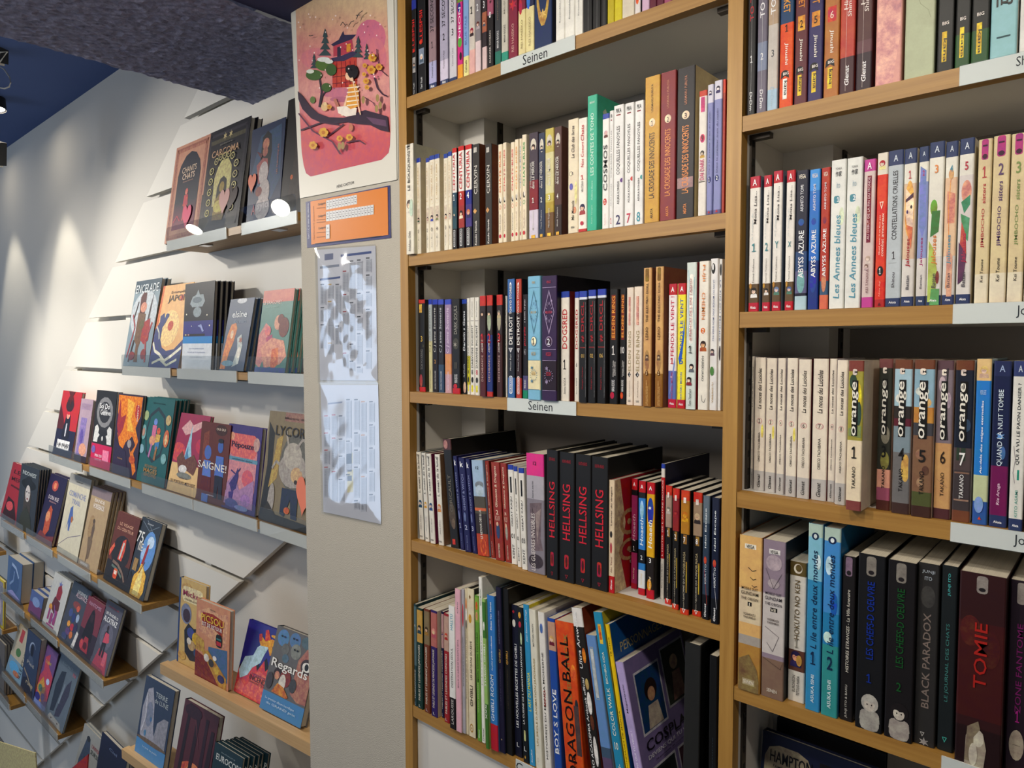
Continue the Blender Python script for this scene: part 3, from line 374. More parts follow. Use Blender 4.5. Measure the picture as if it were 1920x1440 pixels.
('S2',0.6238,0.0,2.8304,0.0119,0.1705,0.0,'e4ddd4',[(0.955,1,'c84030')],[('YAKUZA',0.9,0.08,0.6,'c8307c','h'),('9',0.62,0.05,0.4,'222222','h'),('DAI DARK',0.37,0.17,0.7,'c83878')],[('e',0.5,0.62,0.42,0.035,'d84c84'),('r',0.2,0.83,0.85,0.95,'d85890'),('H',0.5,0.5,0.8,'4a4038','d8c8b0','c8a048'),('r',0,0.27,1,0.275,'6a6048')],{'sd': 'd8d2c8'},'white spine with magenta nine and red top tab',1),
('S2',0.6365,0.0,2.8304,0.0086,0.176,0.0,'8f92c0',[(0.86,1,'d8d4e0'),(0,0.03,'6a6090')],[('Dans le premier train du matin',0.55,0.48,0.42,'3c3c74'),('1',0.27,0.03,0.3,'ffffff','h')],[('e',0.5,0.27,0.45,0.025,'2c3478'),('H',0.5,0.94,0.8,'3a2c50','f4e8e8','3a3468'),('t',0.5,0.02,0.6,0.02,'c02030')],{'sd': 'a0a4cc'},'lavender spine,train title,numbered one',1),
('S2',0.6464,0.0,2.8304,0.0114,0.1787,0.0,'8f92c0',[(0.86,1,'d8d4e0'),(0,0.03,'6a6090')],[('Dans le premier train du matin',0.55,0.48,0.38,'3c3c74'),('2',0.27,0.03,0.3,'ffffff','h')],[('e',0.45,0.27,0.36,0.025,'2c3478'),('H',0.5,0.94,0.8,'2a2440','f4e8e8','3a3468'),('t',0.5,0.02,0.5,0.02,'c02030')],{'sd': 'c8c8d8'},'lavender spine,train title,numbered two',1),
('S2',0.6592,0.0,2.8304,0.0035,0.1781,0.0,'b04030',[(0.9,1,'d84830')],[],[],{},'sliver of rust red spine against the upright',1),
('S3',0.0037,0.0227,2.5591,0.0035,0.1846,0.0,'221e20',[(0.96,1,'c82c28'),(0,0.05,'c82830')],[('TOKYO KRING',0.35,0.22,0.5,'8a8680'),('2',0.575,0.06,0.6,'e0b850','h')],[('r',0.1,0.86,0.95,0.95,'e0b850'),('e',0.4,0.12,0.4,0.07,'b87860')],{},'black spine with red top,gold two and red foot',1),
('S3',0.0133,0.0141,2.5591,0.0178,0.1831,0.0,'26221e',[(0.96,1,'c82c28'),(0,0.05,'c82830')],[('TOKYO KRING',0.35,0.22,0.45,'8a8680'),('3',0.575,0.06,0.35,'e0b850','h')],[('r',0.05,0.86,0.6,0.95,'e0b850'),('e',0.3,0.12,0.3,0.07,'b85848'),('s',0.85,0.5,0.3,'4a4430')],{'sd': '3a3424'},'black spine with red top,gold three and ferny side',1),
('S3',0.0314,0.0236,2.5591,0.0099,0.1834,0.0,'bfc6c8',[(0,0.55,'d8d2a8'),(0.945,1,'3850b8')],[('C J aime Scenerie',0.67,0.48,0.6,'3a3a3a'),('',0.33,0.04,0.35,'d8a050','h'),('SAORU WATANABE',0.13,0.2,0.3,'3a3a3a')],[],{},'pale grey green spine with handwritten title and blue tab',1),
('S3',0.0425,0.0242,2.5591,0.0152,0.1827,0.0,'2a2228',[(0.945,1,'3850b8')],[('C J aime Scenerie',0.67,0.48,0.6,'d0ccc4'),('2',0.33,0.04,0.35,'d8a050','h'),('SAORU WATANABE',0.13,0.2,0.3,'d0ccc4')],[],{},'black brown spine with handwritten title numbered two',1),
('S3',0.0606,0.0227,2.5591,0.0161,0.1818,0.0,'24222a',[(0,0.3,'38506a'),(0.945,1,'3850b8')],[('C J aime Scenerie',0.67,0.48,0.6,'c8c8cc'),('',0.33,0.04,0.35,'d8a050','h'),('SAORU WATANABE',0.13,0.2,0.3,'c8c8cc')],[],{},'black to slate spine with handwritten title',1),
('S3',0.0843,0.0185,2.5591,0.0182,0.1805,0.0,'a088a8',[(0.2,0.42,'d89868'),(0.0,0.2,'c8a0a8'),(0.945,1,'3850b8')],[('C J aime Scenerie',0.67,0.48,0.6,'e0d0e0'),('4',0.33,0.04,0.35,'d8a050','h'),('SAORU WATANABE',0.13,0.2,0.3,'e0d0e0')],[],{},'mauve and apricot sunset spine with handwritten title',1),
('S3',0.1105,0.0132,2.5591,0.0207,0.1797,0.0,'1d1b1c',[(0,0.06,'c02028')],[('DARK SOULS',0.78,0.3,0.5,'9a968c'),('REDEMPTION',0.78,0.18,0.2,'6a665c',None,0.85),('II',0.3,0.07,0.3,'6a665c','h'),('MANA BOOKS',0.16,0.09,0.5,'e0e0e0')],[('e',0.5,0.53,0.45,0.06,'4a4840'),('s',0.4,0.52,0.3,'a8a498'),('e',0.4,0.08,0.3,0.025,'c82028')],{'sd': '26221e'},'black spine with silver title above a flame disc',1),
('S3',0.1314,0.019,2.5591,0.0124,0.1785,0.0,'18181c',[(0.955,1,'2848a8')],[('Darwin s Game',0.67,0.42,0.6,'f0f0f4'),('FLIPFLOPs',0.25,0.14,0.35,'d0d0d4')],[('e',0.6,0.07,0.4,0.06,'d8b8a0')],{},'black spine with white techno title and blue tab',1),
('S3',0.1462,0.0178,2.5591,0.0075,0.1803,0.0,'e4e0d6',[(0.1,0.4,'c8c030')],[('DARWINS INCIDENT',0.5,0.44,0.55,'2a2a2a'),('8',0.235,0.05,0.5,'333333','h'),('Shun Umezawa',0.88,0.16,0.3,'6a6a6a')],[('r',0,0.76,1,0.765,'555555'),('rr',0.15,0.03,0.75,0.1,'d8c830'),('e',0.5,0.155,0.35,0.03,'2a2422')],{},'white incident spine with a yellow panel',1),
('S3',0.1605,0.0121,2.5591,0.011,0.1804,0.0,'e4e0d6',[],[('DARWINS INCIDENT',0.5,0.44,0.55,'2a2a2a'),('8',0.235,0.05,0.5,'333333','h'),('Shun Umezawa',0.88,0.16,0.3,'6a6a6a')],[('r',0,0.76,1,0.765,'555555'),('rr',0.15,0.03,0.75,0.1,'d8c830'),('e',0.5,0.155,0.35,0.03,'2a2422')],{},'white incident spine numbered eight',1),
('S3',0.1771,0.0073,2.5591,0.0111,0.1797,0.0,'e4e0d6',[],[('DARWINS INCIDENT',0.5,0.44,0.55,'2a2a2a'),('8',0.235,0.05,0.5,'c83048','h'),('Shun Umezawa',0.88,0.16,0.3,'6a6a6a')],[('r',0,0.76,1,0.765,'555555'),('rr',0.15,0.03,0.75,0.1,'d8c830'),('e',0.5,0.155,0.35,0.03,'2a2422')],{},'white incident spine with a pink numeral',1),
('S3',0.203,-0.0059,2.5591,0.0143,0.1804,0.0,'5c2024',[(0.61,1,'3a2e30'),(0,0.04,'5c2024'),(0.9,1,'c83830')],[('DECHEANCE',0.28,0.26,0.4,'c8a8a0'),('-HOMME',0.5,0.13,0.4,'e8d8d0'),('1',0.58,0.09,0.6,'d02c34','h')],[('e',0.45,0.75,0.42,0.1,'3a2c2c'),('H',0.45,0.82,0.85,'3c2c28','e8c8a8','3a2420')],{'sd': '201c20'},'dark red spine with a seated man,red numeral one',1),
('S3',0.218,-0.0039,2.5591,0.0143,0.1807,0.0,'2a3a7c',[(0.61,1,'3a2e30'),(0,0.05,'c03028'),(0.9,1,'c83830')],[('DECHEANCE',0.28,0.26,0.4,'c8a8a0'),('-HOMME',0.5,0.13,0.4,'e8d8d0'),('2',0.58,0.09,0.6,'d02c34','h')],[('e',0.45,0.75,0.42,0.1,'a8b098'),('H',0.45,0.82,0.85,'2a2626','e8c8a8','9aa488')],{'sd': '201c20'},'navy spine with a man in pale green,red numeral two',1),
('S3',0.2372,0.0015,2.5591,0.0138,0.181,0.0,'4c2a28',[(0.61,1,'3a2e30'),(0,0.04,'4c2a28'),(0.9,1,'c83830')],[('DECHEANCE',0.28,0.26,0.4,'c8a8a0'),('-HOMME',0.5,0.13,0.4,'e8d8d0'),('3',0.58,0.09,0.6,'d02c34','h')],[('e',0.45,0.75,0.42,0.1,'b0a890'),('H',0.45,0.82,0.85,'8a8478','e8c8a8','c8b890')],{'sd': '201c20'},'brown spine with a grey haired man,red numeral three',1),
('S3',0.2512,0.0096,2.5591,0.0035,0.1791,0.0,'e6e2d8',[],[('LE DERNIER ECRIVAIN',0.72,0.5,0.42,'2a2624'),('Glenat',0.05,0.08,0.3,'444444')],[('r',0.4,0.3,0.55,0.42,'d88870')],{},'narrow white spine with spaced black capitals',1),
('S3',0.2621,0.003,2.5591,0.0167,0.2072,0.0,'3c6ca8',[(0.17,0.72,'1c2230')],[('DETROIT',0.57,0.24,0.62,'f4f0ea'),('TOKYO STORIES',0.83,0.25,0.36,'f0ece4'),('1',0.4,0.02,0.2,'ffffff','h'),('Motoi Fujii',0.3,0.14,0.3,'d0d0d0'),('KUROKAWA',0.11,0.13,0.3,'ffffff')],[('t',0.45,0.965,0.35,0.02,'ffffff'),('ti',0.45,0.4,0.7,0.04,'d8d8dc'),('rr',0.2,0.035,0.75,0.185,'f4f4f4'),('rr',0.27,0.04,0.68,0.18,'3c6ca8')],{'dep': 0.15,'sd': '151316'},'tall blue and black spine with white block capitals',1),
('S3',0.2845,0.0,2.5591,0.0124,0.2056,0.0,'b84434',[(0.17,0.72,'3a2020')],[('DETROIT',0.57,0.24,0.62,'f4f0ea'),('TOKYO STORIES',0.83,0.25,0.36,'f0ece4'),('2',0.4,0.02,0.2,'ffffff','h'),('Motoi Fujii',0.3,0.14,0.3,'d0d0d0'),('KUROKAWA',0.11,0.13,0.3,'ffffff')],[('t',0.45,0.965,0.35,0.02,'ffffff'),('ti',0.45,0.4,0.7,0.04,'d8d8dc'),('rr',0.2,0.035,0.75,0.185,'f4f4f4'),('rr',0.27,0.04,0.68,0.18,'b84434')],{'dep': 0.15,'sd': '151316'},'tall red and black spine with white block capitals',1),
('S3',0.2971,0.0031,2.5591,0.0113,0.1787,0.0,'201a20',[(0,0.08,'1c9070'),(0.08,0.22,'5a5480')],[('purple',0.6,0.18,0.6,'c8283c'),('a battle of jinju',0.84,0.22,0.35,'e0dce0'),('1',0.45,0.025,0.25,'ffffff','h'),('MANA BOOKS',0.14,0.08,0.5,'e8e8e8')],[('e',0.5,0.45,0.35,0.03,'888088'),('e',0.5,0.45,0.28,0.024,'201a20')],{'sd': 'd8d4cc'},'black spine with red script and green foot',1),
('S3',0.3162,-0.0055,2.5591,0.0274,0.2073,0.0,'86bcd6',[(0.08,0.32,'e9dfb8')],[('1',0.475,0.05,0.2,'4a4038','h'),('VENUS',0.95,0.02,0.3,'c8a860','h'),('ARIELS ATELIER',0.71,0.02,0.5,'c8a860','h'),('AMEL EDGAR',0.375,0.03,0.4,'c8a860','h'),('UMEZ SHINBA',0.215,0.03,0.35,'c8a860','h')],[('r',0,0.905,1,0.909,'5a86a0'),('r',0,0.41,1,0.414,'5a86a0'),('r',0,0.32,1,0.324,'5a86a0'),('r',0,0.08,1,0.084,'5a86a0'),('df',0.5,0.71,0.8,0.36,'5a86a0'),('b',0.5,0.71,0.55,0.17,'5a86a0'),('e',0.5,0.475,0.26,0.042,'5a86a0'),('e',0.5,0.475,0.22,0.036,'f0e8c8'),('s',0.3,0.66,0.12,'5a86a0'),('s',0.7,0.8,0.1,'5a86a0'),('b',0.5,0.2,0.7,0.1,'5a86a0'),('s',0.35,0.26,0.15,'5a86a0'),('s',0.35,0.15,0.15,'5a86a0')],{'hc': 1,'sd': '7ab0c8','dep': 0.155},'thick sky blue hardback spine with cream star panel',1),
('S3',0.3484,-0.0074,2.5591,0.0314,0.2056,0.0,'3c2450',[(0.08,0.32,'2a1428')],[('2',0.475,0.05,0.2,'e8e8f0','h'),('VENUS',0.95,0.02,0.3,'c03c50','h'),('ARIELS ATELIER',0.71,0.02,0.5,'c03c50','h'),('AMEL EDGAR',0.375,0.03,0.4,'c03c50','h'),('UMEZ SHINBA',0.215,0.03,0.35,'c03c50','h')],[('r',0,0.905,1,0.909,'a898b8'),('r',0,0.41,1,0.414,'a898b8'),('r',0,0.32,1,0.324,'a898b8'),('r',0,0.08,1,0.084,'a898b8'),('df',0.5,0.71,0.8,0.36,'a898b8'),('b',0.5,0.71,0.55,0.17,'a898b8'),('e',0.5,0.475,0.26,0.042,'a898b8'),('e',0.5,0.475,0.22,0.036,'402040'),('s',0.3,0.66,0.12,'a898b8'),('s',0.7,0.8,0.1,'a898b8'),('b',0.5,0.2,0.7,0.1,'a898b8'),('s',0.35,0.26,0.15,'a898b8'),('s',0.35,0.15,0.15,'a898b8')],{'hc': 1,'sd': '14121a','dep': 0.155},'thick purple hardback spine with star charts',1),
('S3',0.38,0.003,2.5591,0.0173,0.1791,0.0,'ece6da',[(0.945,1,'2c48a8')],[('DOGSRED',0.66,0.36,0.72,'c02028'),('1',0.335,0.09,0.4,'1c1a1c','h'),('Satoru NODA',0.14,0.15,0.3,'333333')],[],{'sd': '7a2820'},'white spine with red block capitals numbered one',1),
('S3',0.4026,0.0105,2.5591,0.0091,0.1781,0.0,'ece6da',[(0.945,1,'2c48a8')],[('DOGSRED',0.66,0.36,0.72,'c02028'),('6',0.335,0.09,0.4,'1c1a1c','h'),('Satoru NODA',0.14,0.15,0.3,'333333')],[],{'sd': '7a2820'},'white spine with red block capitals numbered six',1),
('S3',0.4214,-0.0028,2.5591,0.0152,0.1773,0.0,'1b191b',[(0.94,1,'2c48a8'),(0.925,0.945,'d8dce8')],[('# DRCL',0.72,0.36,0.5,'a8202c'),('01',0.42,0.035,0.5,'c8a860','h'),('Midnight Children',0.22,0.2,0.25,'981c28')],[('r',0.05,0.49,0.95,0.5,'8a2028'),('l',[(0.96,0.05),(0.93,0.3),(0.97,0.5),(0.94,0.9)],0.02,'b8b8bc')],{'sd': '2a282a'},'scuffed black spine with dark red letters numbered one',1),
('S3',0.4379,-0.0014,2.5591,0.0149,0.1784,0.0,'1b191b',[(0.94,1,'2c48a8'),(0.925,0.945,'d8dce8')],[('# DRCL',0.72,0.36,0.5,'a8202c'),('02',0.42,0.035,0.5,'c8a860','h'),('Midnight Children',0.22,0.2,0.25,'981c28')],[('r',0.05,0.49,0.95,0.5,'8a2028'),('l',[(0.96,0.05),(0.93,0.3),(0.97,0.5),(0.94,0.9)],0.02,'b8b8bc')],{'sd': '2a282a'},'scuffed black spine with dark red letters numbered two',1),
('S3',0.454,0.0007,2.5591,0.0164,0.1789,0.0,'1b191b',[(0.94,1,'2c48a8'),(0.925,0.945,'d8dce8')],[('# DRCL',0.72,0.36,0.5,'a8202c'),('06',0.42,0.035,0.5,'c8a860','h'),('Midnight Children',0.22,0.2,0.25,'981c28')],[('r',0.05,0.49,0.95,0.5,'8a2028'),('l',[(0.96,0.05),(0.93,0.3),(0.97,0.5),(0.94,0.9)],0.02,'b8b8bc')],{'sd': '2a282a'},'scuffed black spine with dark red letters numbered six',1),
('S3',0.474,0.0052,2.5591,0.0154,0.1777,0.0,'171516',[],[('ELDEN RING',0.76,0.36,0.5,'f4a844'),('1',0.47,0.08,0.4,'f0ece8','h'),('Nikiichi Tobita',0.31,0.14,0.22,'d0ccc8'),('ELDEN RING',0.31,0.12,0.25,'d0ccc8',None,0.75),('MANA BOOKS',0.16,0.1,0.45,'f0f0f0')],[('g0',0.2,0.56,0.8,0.95,'8a3c10'),('e',0.35,0.075,0.3,0.03,'c8202c')],{},'black spine with glowing orange letters numbered one',1),
('S3',0.4895,0.0101,2.5591,0.0117,0.1782,0.0,'171516',[],[('ELDEN RING',0.76,0.36,0.5,'f4a844'),('10',0.47,0.08,0.7,'f0ece8','h'),('Nikiichi Tobita',0.31,0.14,0.22,'d0ccc8'),('ELDEN RING',0.31,0.12,0.25,'d0ccc8',None,0.75),('MANA BOOKS',0.16,0.1,0.45,'f0f0f0')],[('g0',0.2,0.56,0.8,0.95,'8a3c10'),('e',0.35,0.075,0.3,0.03,'c8202c')],{},'black spine with glowing orange letters numbered ten',1),
('S3',0.5046,0.0063,2.5591,0.0119,0.1788,0.0,'e6d8c8',[],[('ELDEN RING',0.46,0.34,0.5,'a89870'),('Le tome des chutes',0.8,0.24,0.25,'c05040'),('1',0.26,0.02,0.2,'ffffff','h'),('Kadokawa',0.14,0.14,0.2,'a89888'),('KANA',0.035,0.02,0.5,'777777','h')],[('g0',0.2,0.68,0.6,0.92,'e0b0a0'),('d',0.45,0.26,0.6,0.05,'1c1a1c')],{},'pale pink cream spine with faded red script and black lozenge,narrower of two',0),
('S3',0.5197,0.0032,2.5591,0.0143,0.1792,0.0,'e6d8c8',[],[('ELDEN RING',0.46,0.34,0.5,'a89870'),('Le tome des chutes',0.8,0.24,0.25,'c05040'),('2',0.26,0.02,0.2,'ffffff','h'),('Kadokawa',0.14,0.14,0.2,'a89888'),('KANA',0.035,0.02,0.5,'777777','h')],[('g0',0.2,0.68,0.6,0.92,'e0b0a0'),('d',0.45,0.26,0.6,0.05,'1c1a1c')],{},'pale pink cream spine with faded red script and black lozenge,wider of two',0),
('S3',0.5392,-0.0025,2.5591,0.0137,0.2052,0.0,'d6a970',[(0,0.24,'9a6a28')],[('THE ELECTRIC DOLL',0.75,0.28,0.36,'4a3018'),('LERIO',0.53,0.09,0.4,'6a4a28'),('HIROAKI MIZUSHIRO',0.1,0.18,0.18,'e0b878'),('KUROKAWA',0.08,0.14,0.14,'e0b878',None,0.72),('1',0.245,0.025,0.2,'f0dcb0','h')],[('rr',0.15,0.9,0.75,0.995,'8a6a1c'),('e',0.5,0.335,0.4,0.075,'b08858'),('H',0.5,0.36,0.6,'5a4030','c8b090','6a5040'),('b',0.5,0.245,0.35,0.03,'a87828'),('e',0.5,0.245,0.22,0.02,'7a5018')],{'sd': '8a5a44'},'tall tan spine with bronze figure,numbered one',1),
('S3',0.5591,-0.002,2.5591,0.013,0.2055,0.0,'d6a970',[(0,0.24,'9a6a28')],[('THE ELECTRIC DOLL',0.75,0.28,0.36,'4a3018'),('LERIO',0.53,0.09,0.4,'6a4a28'),('HIROAKI MIZUSHIRO',0.1,0.18,0.18,'e0b878'),('KUROKAWA',0.08,0.14,0.14,'e0b878',None,0.72),('2',0.245,0.025,0.2,'f0dcb0','h')],[('rr',0.15,0.9,0.75,0.995,'8a6a1c'),('e',0.5,0.335,0.4,0.075,'b08858'),('H',0.5,0.36,0.6,'5a4030','c8b090','6a5040'),('b',0.5,0.245,0.35,0.03,'a87828'),('e',0.5,0.245,0.22,0.02,'7a5018')],{'sd': '8a5a44'},'tall tan spine with bronze figure,numbered two',1),
('S3',0.5778,0.0034,2.5591,0.0133,0.1797,0.0,'f0e8e8',[(0.91,1,'c01c30'),(0,0.07,'c01c48'),(0.07,0.3,'6878b8')],[('FENDS LE VENT !',0.66,0.48,0.5,'c82048'),('1',0.38,0.05,0.5,'c82038','h'),('WATARU MIDORI',0.18,0.22,0.3,'c04878'),('A',0.955,0.04,0.5,'ffffff','h'),('Akata',0.035,0.02,0.7,'ffffff','h')],[('p',[(0.05,0.1),(0.6,0.3),(0.9,0.42),(0.95,0.35),(0.4,0.15)],'8898d0'),('s',0.4,0.25,0.2,'e8c8d0')],{},'white pink spine with red slanted title,numbered one',1),
('S3',0.5938,0.0013,2.5591,0.0128,0.1795,0.0,'efe23c',[(0.91,1,'c01c30'),(0,0.07,'c01c30')],[('FENDS LE VENT',0.66,0.44,0.5,'2860c0'),('5',0.38,0.05,0.6,'2860c0','h'),('WATARU MIDORI',0.18,0.22,0.3,'3870c8'),('A',0.955,0.04,0.5,'ffffff','h'),('Akata',0.035,0.02,0.7,'ffffff','h')],[('p',[(0,0.4),(0.5,0.5),(1,0.72),(1,0.6),(0.6,0.4),(0.2,0.35)],'2468c8')],{},'yellow spine with blue slanted title,numbered five',1),
('S3',0.6092,-0.0022,2.5591,0.0151,0.2075,0.0,'d8e0da',[],[('# FIANCES DE L ERE TAISHO',0.68,0.42,0.3,'b05858'),('1',0.41,0.05,0.4,'1c1a1c','h'),('Yuna Yanahara',0.08,0.12,0.3,'2a2a2a')],[('rr',0.25,0.45,0.75,0.92,'f0ece4'),('l',[(0.1,0.95),(0.3,0.85),(0.1,0.75),(0.3,0.6),(0.1,0.5)],0.05,'88c0cc'),('l',[(0.9,0.9),(0.8,0.7),(0.95,0.55)],0.05,'88c0cc'),('H',0.62,0.29,0.7,'2a2028','f0d4c0','6a7078'),('H',0.35,0.2,0.7,'2a2028','f0d4c0','902838')],{'sd': '8c1c28'},'pale aqua floral spine with two dark haired figures',1),
('S3',0.6267,0.0004,2.5591,0.0152,0.208,0.0,'ece6da',[],[('FUJII',0.92,0.11,0.4,'e0904c','d'),('CHEMIN',0.7,0.18,0.4,'e0904c','d'),('2',0.535,0.025,0.2,'ffffff','h'),('NABEKURAO',0.28,0.17,0.25,'444444','d')],[('e',0.45,0.535,0.28,0.02,'e07c28'),('H',0.5,0.44,0.85,'3a2018','e8b888','b86830'),('l',[(0.35,0.1),(0.45,0.06),(0.7,0.05),(0.9,0.08)],0.04,'333333')],{},'cream spine with orange title and a dark haired boy',1),
('S3',0.642,0.0042,2.5591,0.0114,0.2108,0.0,'e8e6e4',[],[('LA FIN DU MONDE AVEC MON SHIBA INU',0.66,0.4,0.26,'5a6a98','d'),('YU ISHIHARA',0.12,0.14,0.28,'b89858','d')],[('e',0.35,0.935,0.35,0.035,'1c1a1c'),('e',0.28,0.945,0.14,0.02,'f0f0f0'),('H',0.35,0.39,0.8,'3a3038','ead0c0','685060'),('e',0.35,0.26,0.35,0.03,'5a8848')],{},'white spine with round black and white emblem,dog title',1),
('S3',0.6537,0.0066,2.5591,0.0046,0.2097,0.0,'e4e2de',[],[('LA FIN DU MONDE',0.66,0.4,0.6,'5a6a98','d')],[('e',0.6,0.93,0.5,0.04,'1c1a1c'),('e',0.6,0.38,0.5,0.05,'382c30')],{},'white spine squeezed against the upright',1),
('S4',0.009,0.0147,2.2574,0.0142,0.1786,-0.0488,'e2ddd2',[],[('L ocean de la lune',0.75,0.42,0.45,'4a4440'),('Akira Hirao',0.2,0.16,0.25,'8a8480'),('PIKA',0.965,0.02,0.7,'444444','h'),('PIKA',0.04,0.02,0.7,'444444','h')],[('H',0.5,0.42,0.95,'2c5878','ecd0bc','2c5878')],{'sd': '30586a'},'greyish white spine with a teal haired head midway',1),
('S4',0.0288,0.0123,2.2574,0.0123,0.179,-0.0538,'e2ddd2',[],[('L ocean de la lune',0.75,0.42,0.45,'4a4440'),('Akira Hirao',0.2,0.16,0.25,'8a8480'),('PIKA',0.965,0.02,0.7,'444444','h'),('PIKA',0.04,0.02,0.7,'444444','h')],[('H',0.5,0.42,0.95,'d8a848','ecd0bc','d8a848')],{'sd': '6a6a68'},'greyish white spine with a golden haired head midway',1),
('S4',0.0473,0.0099,2.2574,0.0143,0.1791,-0.0641,'e2ddd2',[],[('L ocean de la lune',0.75,0.42,0.45,'4a4440'),('Akira Hirao',0.2,0.16,0.25,'8a8480'),('PIKA',0.965,0.02,0.7,'444444','h'),('PIKA',0.04,0.02,0.7,'444444','h')],[('H',0.5,0.42,0.95,'34548c','ecd0bc','34548c')],{'sd': '7c2c50'},'greyish white spine with a navy haired head midway',1),
('S4',0.0686,0.0127,2.2574,0.0146,0.1797,-0.0581,'e2ddd2',[],[('L ocean de la lune',0.75,0.42,0.45,'4a4440'),('Akira Hirao',0.2,0.16,0.25,'8a8480'),('PIKA',0.965,0.02,0.7,'444444','h'),('PIKA',0.04,0.02,0.7,'444444','h')],[('H',0.5,0.42,0.95,'d09058','ecd0bc','d09058')],{'sd': '8a6a50'},'greyish white spine with a amber haired head midway',1),
('S4',0.0994,0.0168,2.2574,0.0228,0.2117,-0.1041,'23201f',[(0.9,1,'5a3838')],[('GERICAULT',0.5,0.34,0.4,'7a7468')],[('e',0.5,0.3,0.45,0.12,'5a4c40'),('e',0.6,0.22,0.25,0.05,'7a6a58'),('r',0.25,0.03,0.65,0.08,'c83030'),('e',0.35,0.95,0.3,0.04,'b88880')],{'dep': 0.19,'sd': '171415'},'tall black spine with grey serif title and rose top',1),
('S4',0.1241,0.0188,2.2574,0.0109,0.1809,-0.1117,'23235a',[],[('GHOST & WITCH',0.63,0.38,0.42,'9aa0c8'),('1',0.26,0.05,0.5,'c0c4dc','h'),('Yohei Shimoda',0.1,0.16,0.22,'8890b8'),('k',0.93,0.06,0.6,'ffffff','h')],[('e',0.4,0.37,0.2,0.05,'7a84b4')],{},'navy spine with white title numbered one',1),
('S4',0.1407,0.015,2.2574,0.0165,0.1799,-0.0993,'23235a',[],[('GHOST & WITCH',0.63,0.38,0.42,'9aa0c8'),('2',0.26,0.05,0.5,'c0c4dc','h'),('Yohei Shimoda',0.1,0.16,0.22,'8890b8'),('k',0.93,0.06,0.6,'ffffff','h')],[('e',0.4,0.37,0.2,0.05,'7a84b4')],{},'navy spine with white title numbered two',1),
('S4',0.159,0.017,2.2574,0.0119,0.1795,-0.1069,'23235a',[],[('GHOST & WITCH',0.63,0.38,0.42,'9aa0c8'),('3',0.26,0.05,0.5,'c0c4dc','h'),('Yohei Shimoda',0.1,0.16,0.22,'8890b8'),('k',0.93,0.06,0.6,'ffffff','h')],[('e',0.4,0.37,0.2,0.05,'7a84b4')],{},'navy spine with white title numbered three',1),
('S4',0.1751,0.0145,2.2574,0.0294,0.1791,-0.0912,'a9c0d8',[(0,0.23,'b84830'),(0.23,0.44,'3c3230'),(0.44,0.62,'5a5448'),(0.47,0.5,'d87048')],[('LE RETOUR DES ELUS',0.33,0.3,0.2,'e8e4dc'),('12',0.92,0.03,0.3,'2a2a2a','h')],[('e',0.62,0.74,0.45,0.04,'8a9098'),('e',0.6,0.68,0.42,0.06,'b8c8d4'),('a',0.6,0.1,0.3,0.1,'d86838')],{'sd': '8098b0'},'pale blue spine with straw hat and orange foot',1),
('S4',0.2048,0.0196,2.2574,0.0095,0.18,-0.0865,'9a3a30',[],[('Gloutons & Dragons',0.75,0.42,0.4,'f0dcc4'),('1',0.49,0.045,0.35,'f0dcc4','h'),('KUI',0.43,0.05,0.6,'d8b0a0','h'),('casterman',0.1,0.14,0.18,'e8d8c8')],[('rr',0.4,0.03,0.62,0.17,'c8a890'),('rr',0.43,0.035,0.59,0.165,'7a3028'),('e',0.5,0.3,0.25,0.08,'4a4448'),('e',0.45,0.37,0.15,0.022,'e8c8a8')],{'sd': '7a2c28'},'brick red spine with cream bubbly title numbered one',1),
('S4',0.2194,0.0162,2.2574,0.0208,0.1802,-0.0625,'9a3a30',[],[('Gloutons & Dragons',0.75,0.42,0.4,'f0dcc4'),('2',0.49,0.045,0.35,'f0dcc4','h'),('KUI',0.43,0.05,0.6,'d8b0a0','h'),('casterman',0.1,0.14,0.18,'e8d8c8')],[('rr',0.4,0.03,0.62,0.17,'c8a890'),('rr',0.43,0.035,0.59,0.165,'7a3028'),('e',0.5,0.3,0.25,0.08,'38507c'),('e',0.45,0.37,0.15,0.022,'e8c8a8')],{'sd': '7a2c28'},'brick red spine with cream bubbly title numbered two',1),
('S4',0.2422,0.0181,2.2574,0.0146,0.1803,-0.0716,'9a3a30',[],[('Gloutons & Dragons',0.75,0.42,0.4,'f0dcc4'),('14',0.49,0.045,0.35,'f0dcc4','h'),('KUI',0.43,0.05,0.6,'d8b0a0','h'),('casterman',0.1,0.14,0.18,'e8d8c8')],[('rr',0.4,0.03,0.62,0.17,'c8a890'),('rr',0.43,0.035,0.59,0.165,'7a3028'),('e',0.5,0.3,0.25,0.08,'a8a498'),('e',0.45,0.37,0.15,0.022,'e8c8a8')],{'sd': '7a2c28'},'brick red spine with cream bubbly title numbered fourteen',1),
('S4',0.2582,0.0172,2.2574,0.0129,0.1795,-0.0546,'e6e2da',[(0.95,1,'2c48a8')],[('GREAT KAIJU',0.53,0.3,0.5,'1c1a1c'),('01',0.285,0.05,0.8,'1c1a1c','h'),('KENT',0.13,0.14,0.5,'1c1a1c')],[('r',0.3,0.72,0.7,0.88,'1c1a1c')],{},'white spine,black blocky title,number zero one',1),
('S4',0.2773,0.0116,2.2574,0.0088,0.1794,-0.0569,'e6e2da',[(0.95,1,'2c48a8')],[('GREAT KAIJU',0.53,0.3,0.5,'1c1a1c'),('02',0.285,0.05,0.8,'1c1a1c','h'),('KENT',0.13,0.14,0.5,'1c1a1c')],[('r',0.3,0.72,0.7,0.88,'1c1a1c')],{},'white spine,black blocky title,number zero two',1),
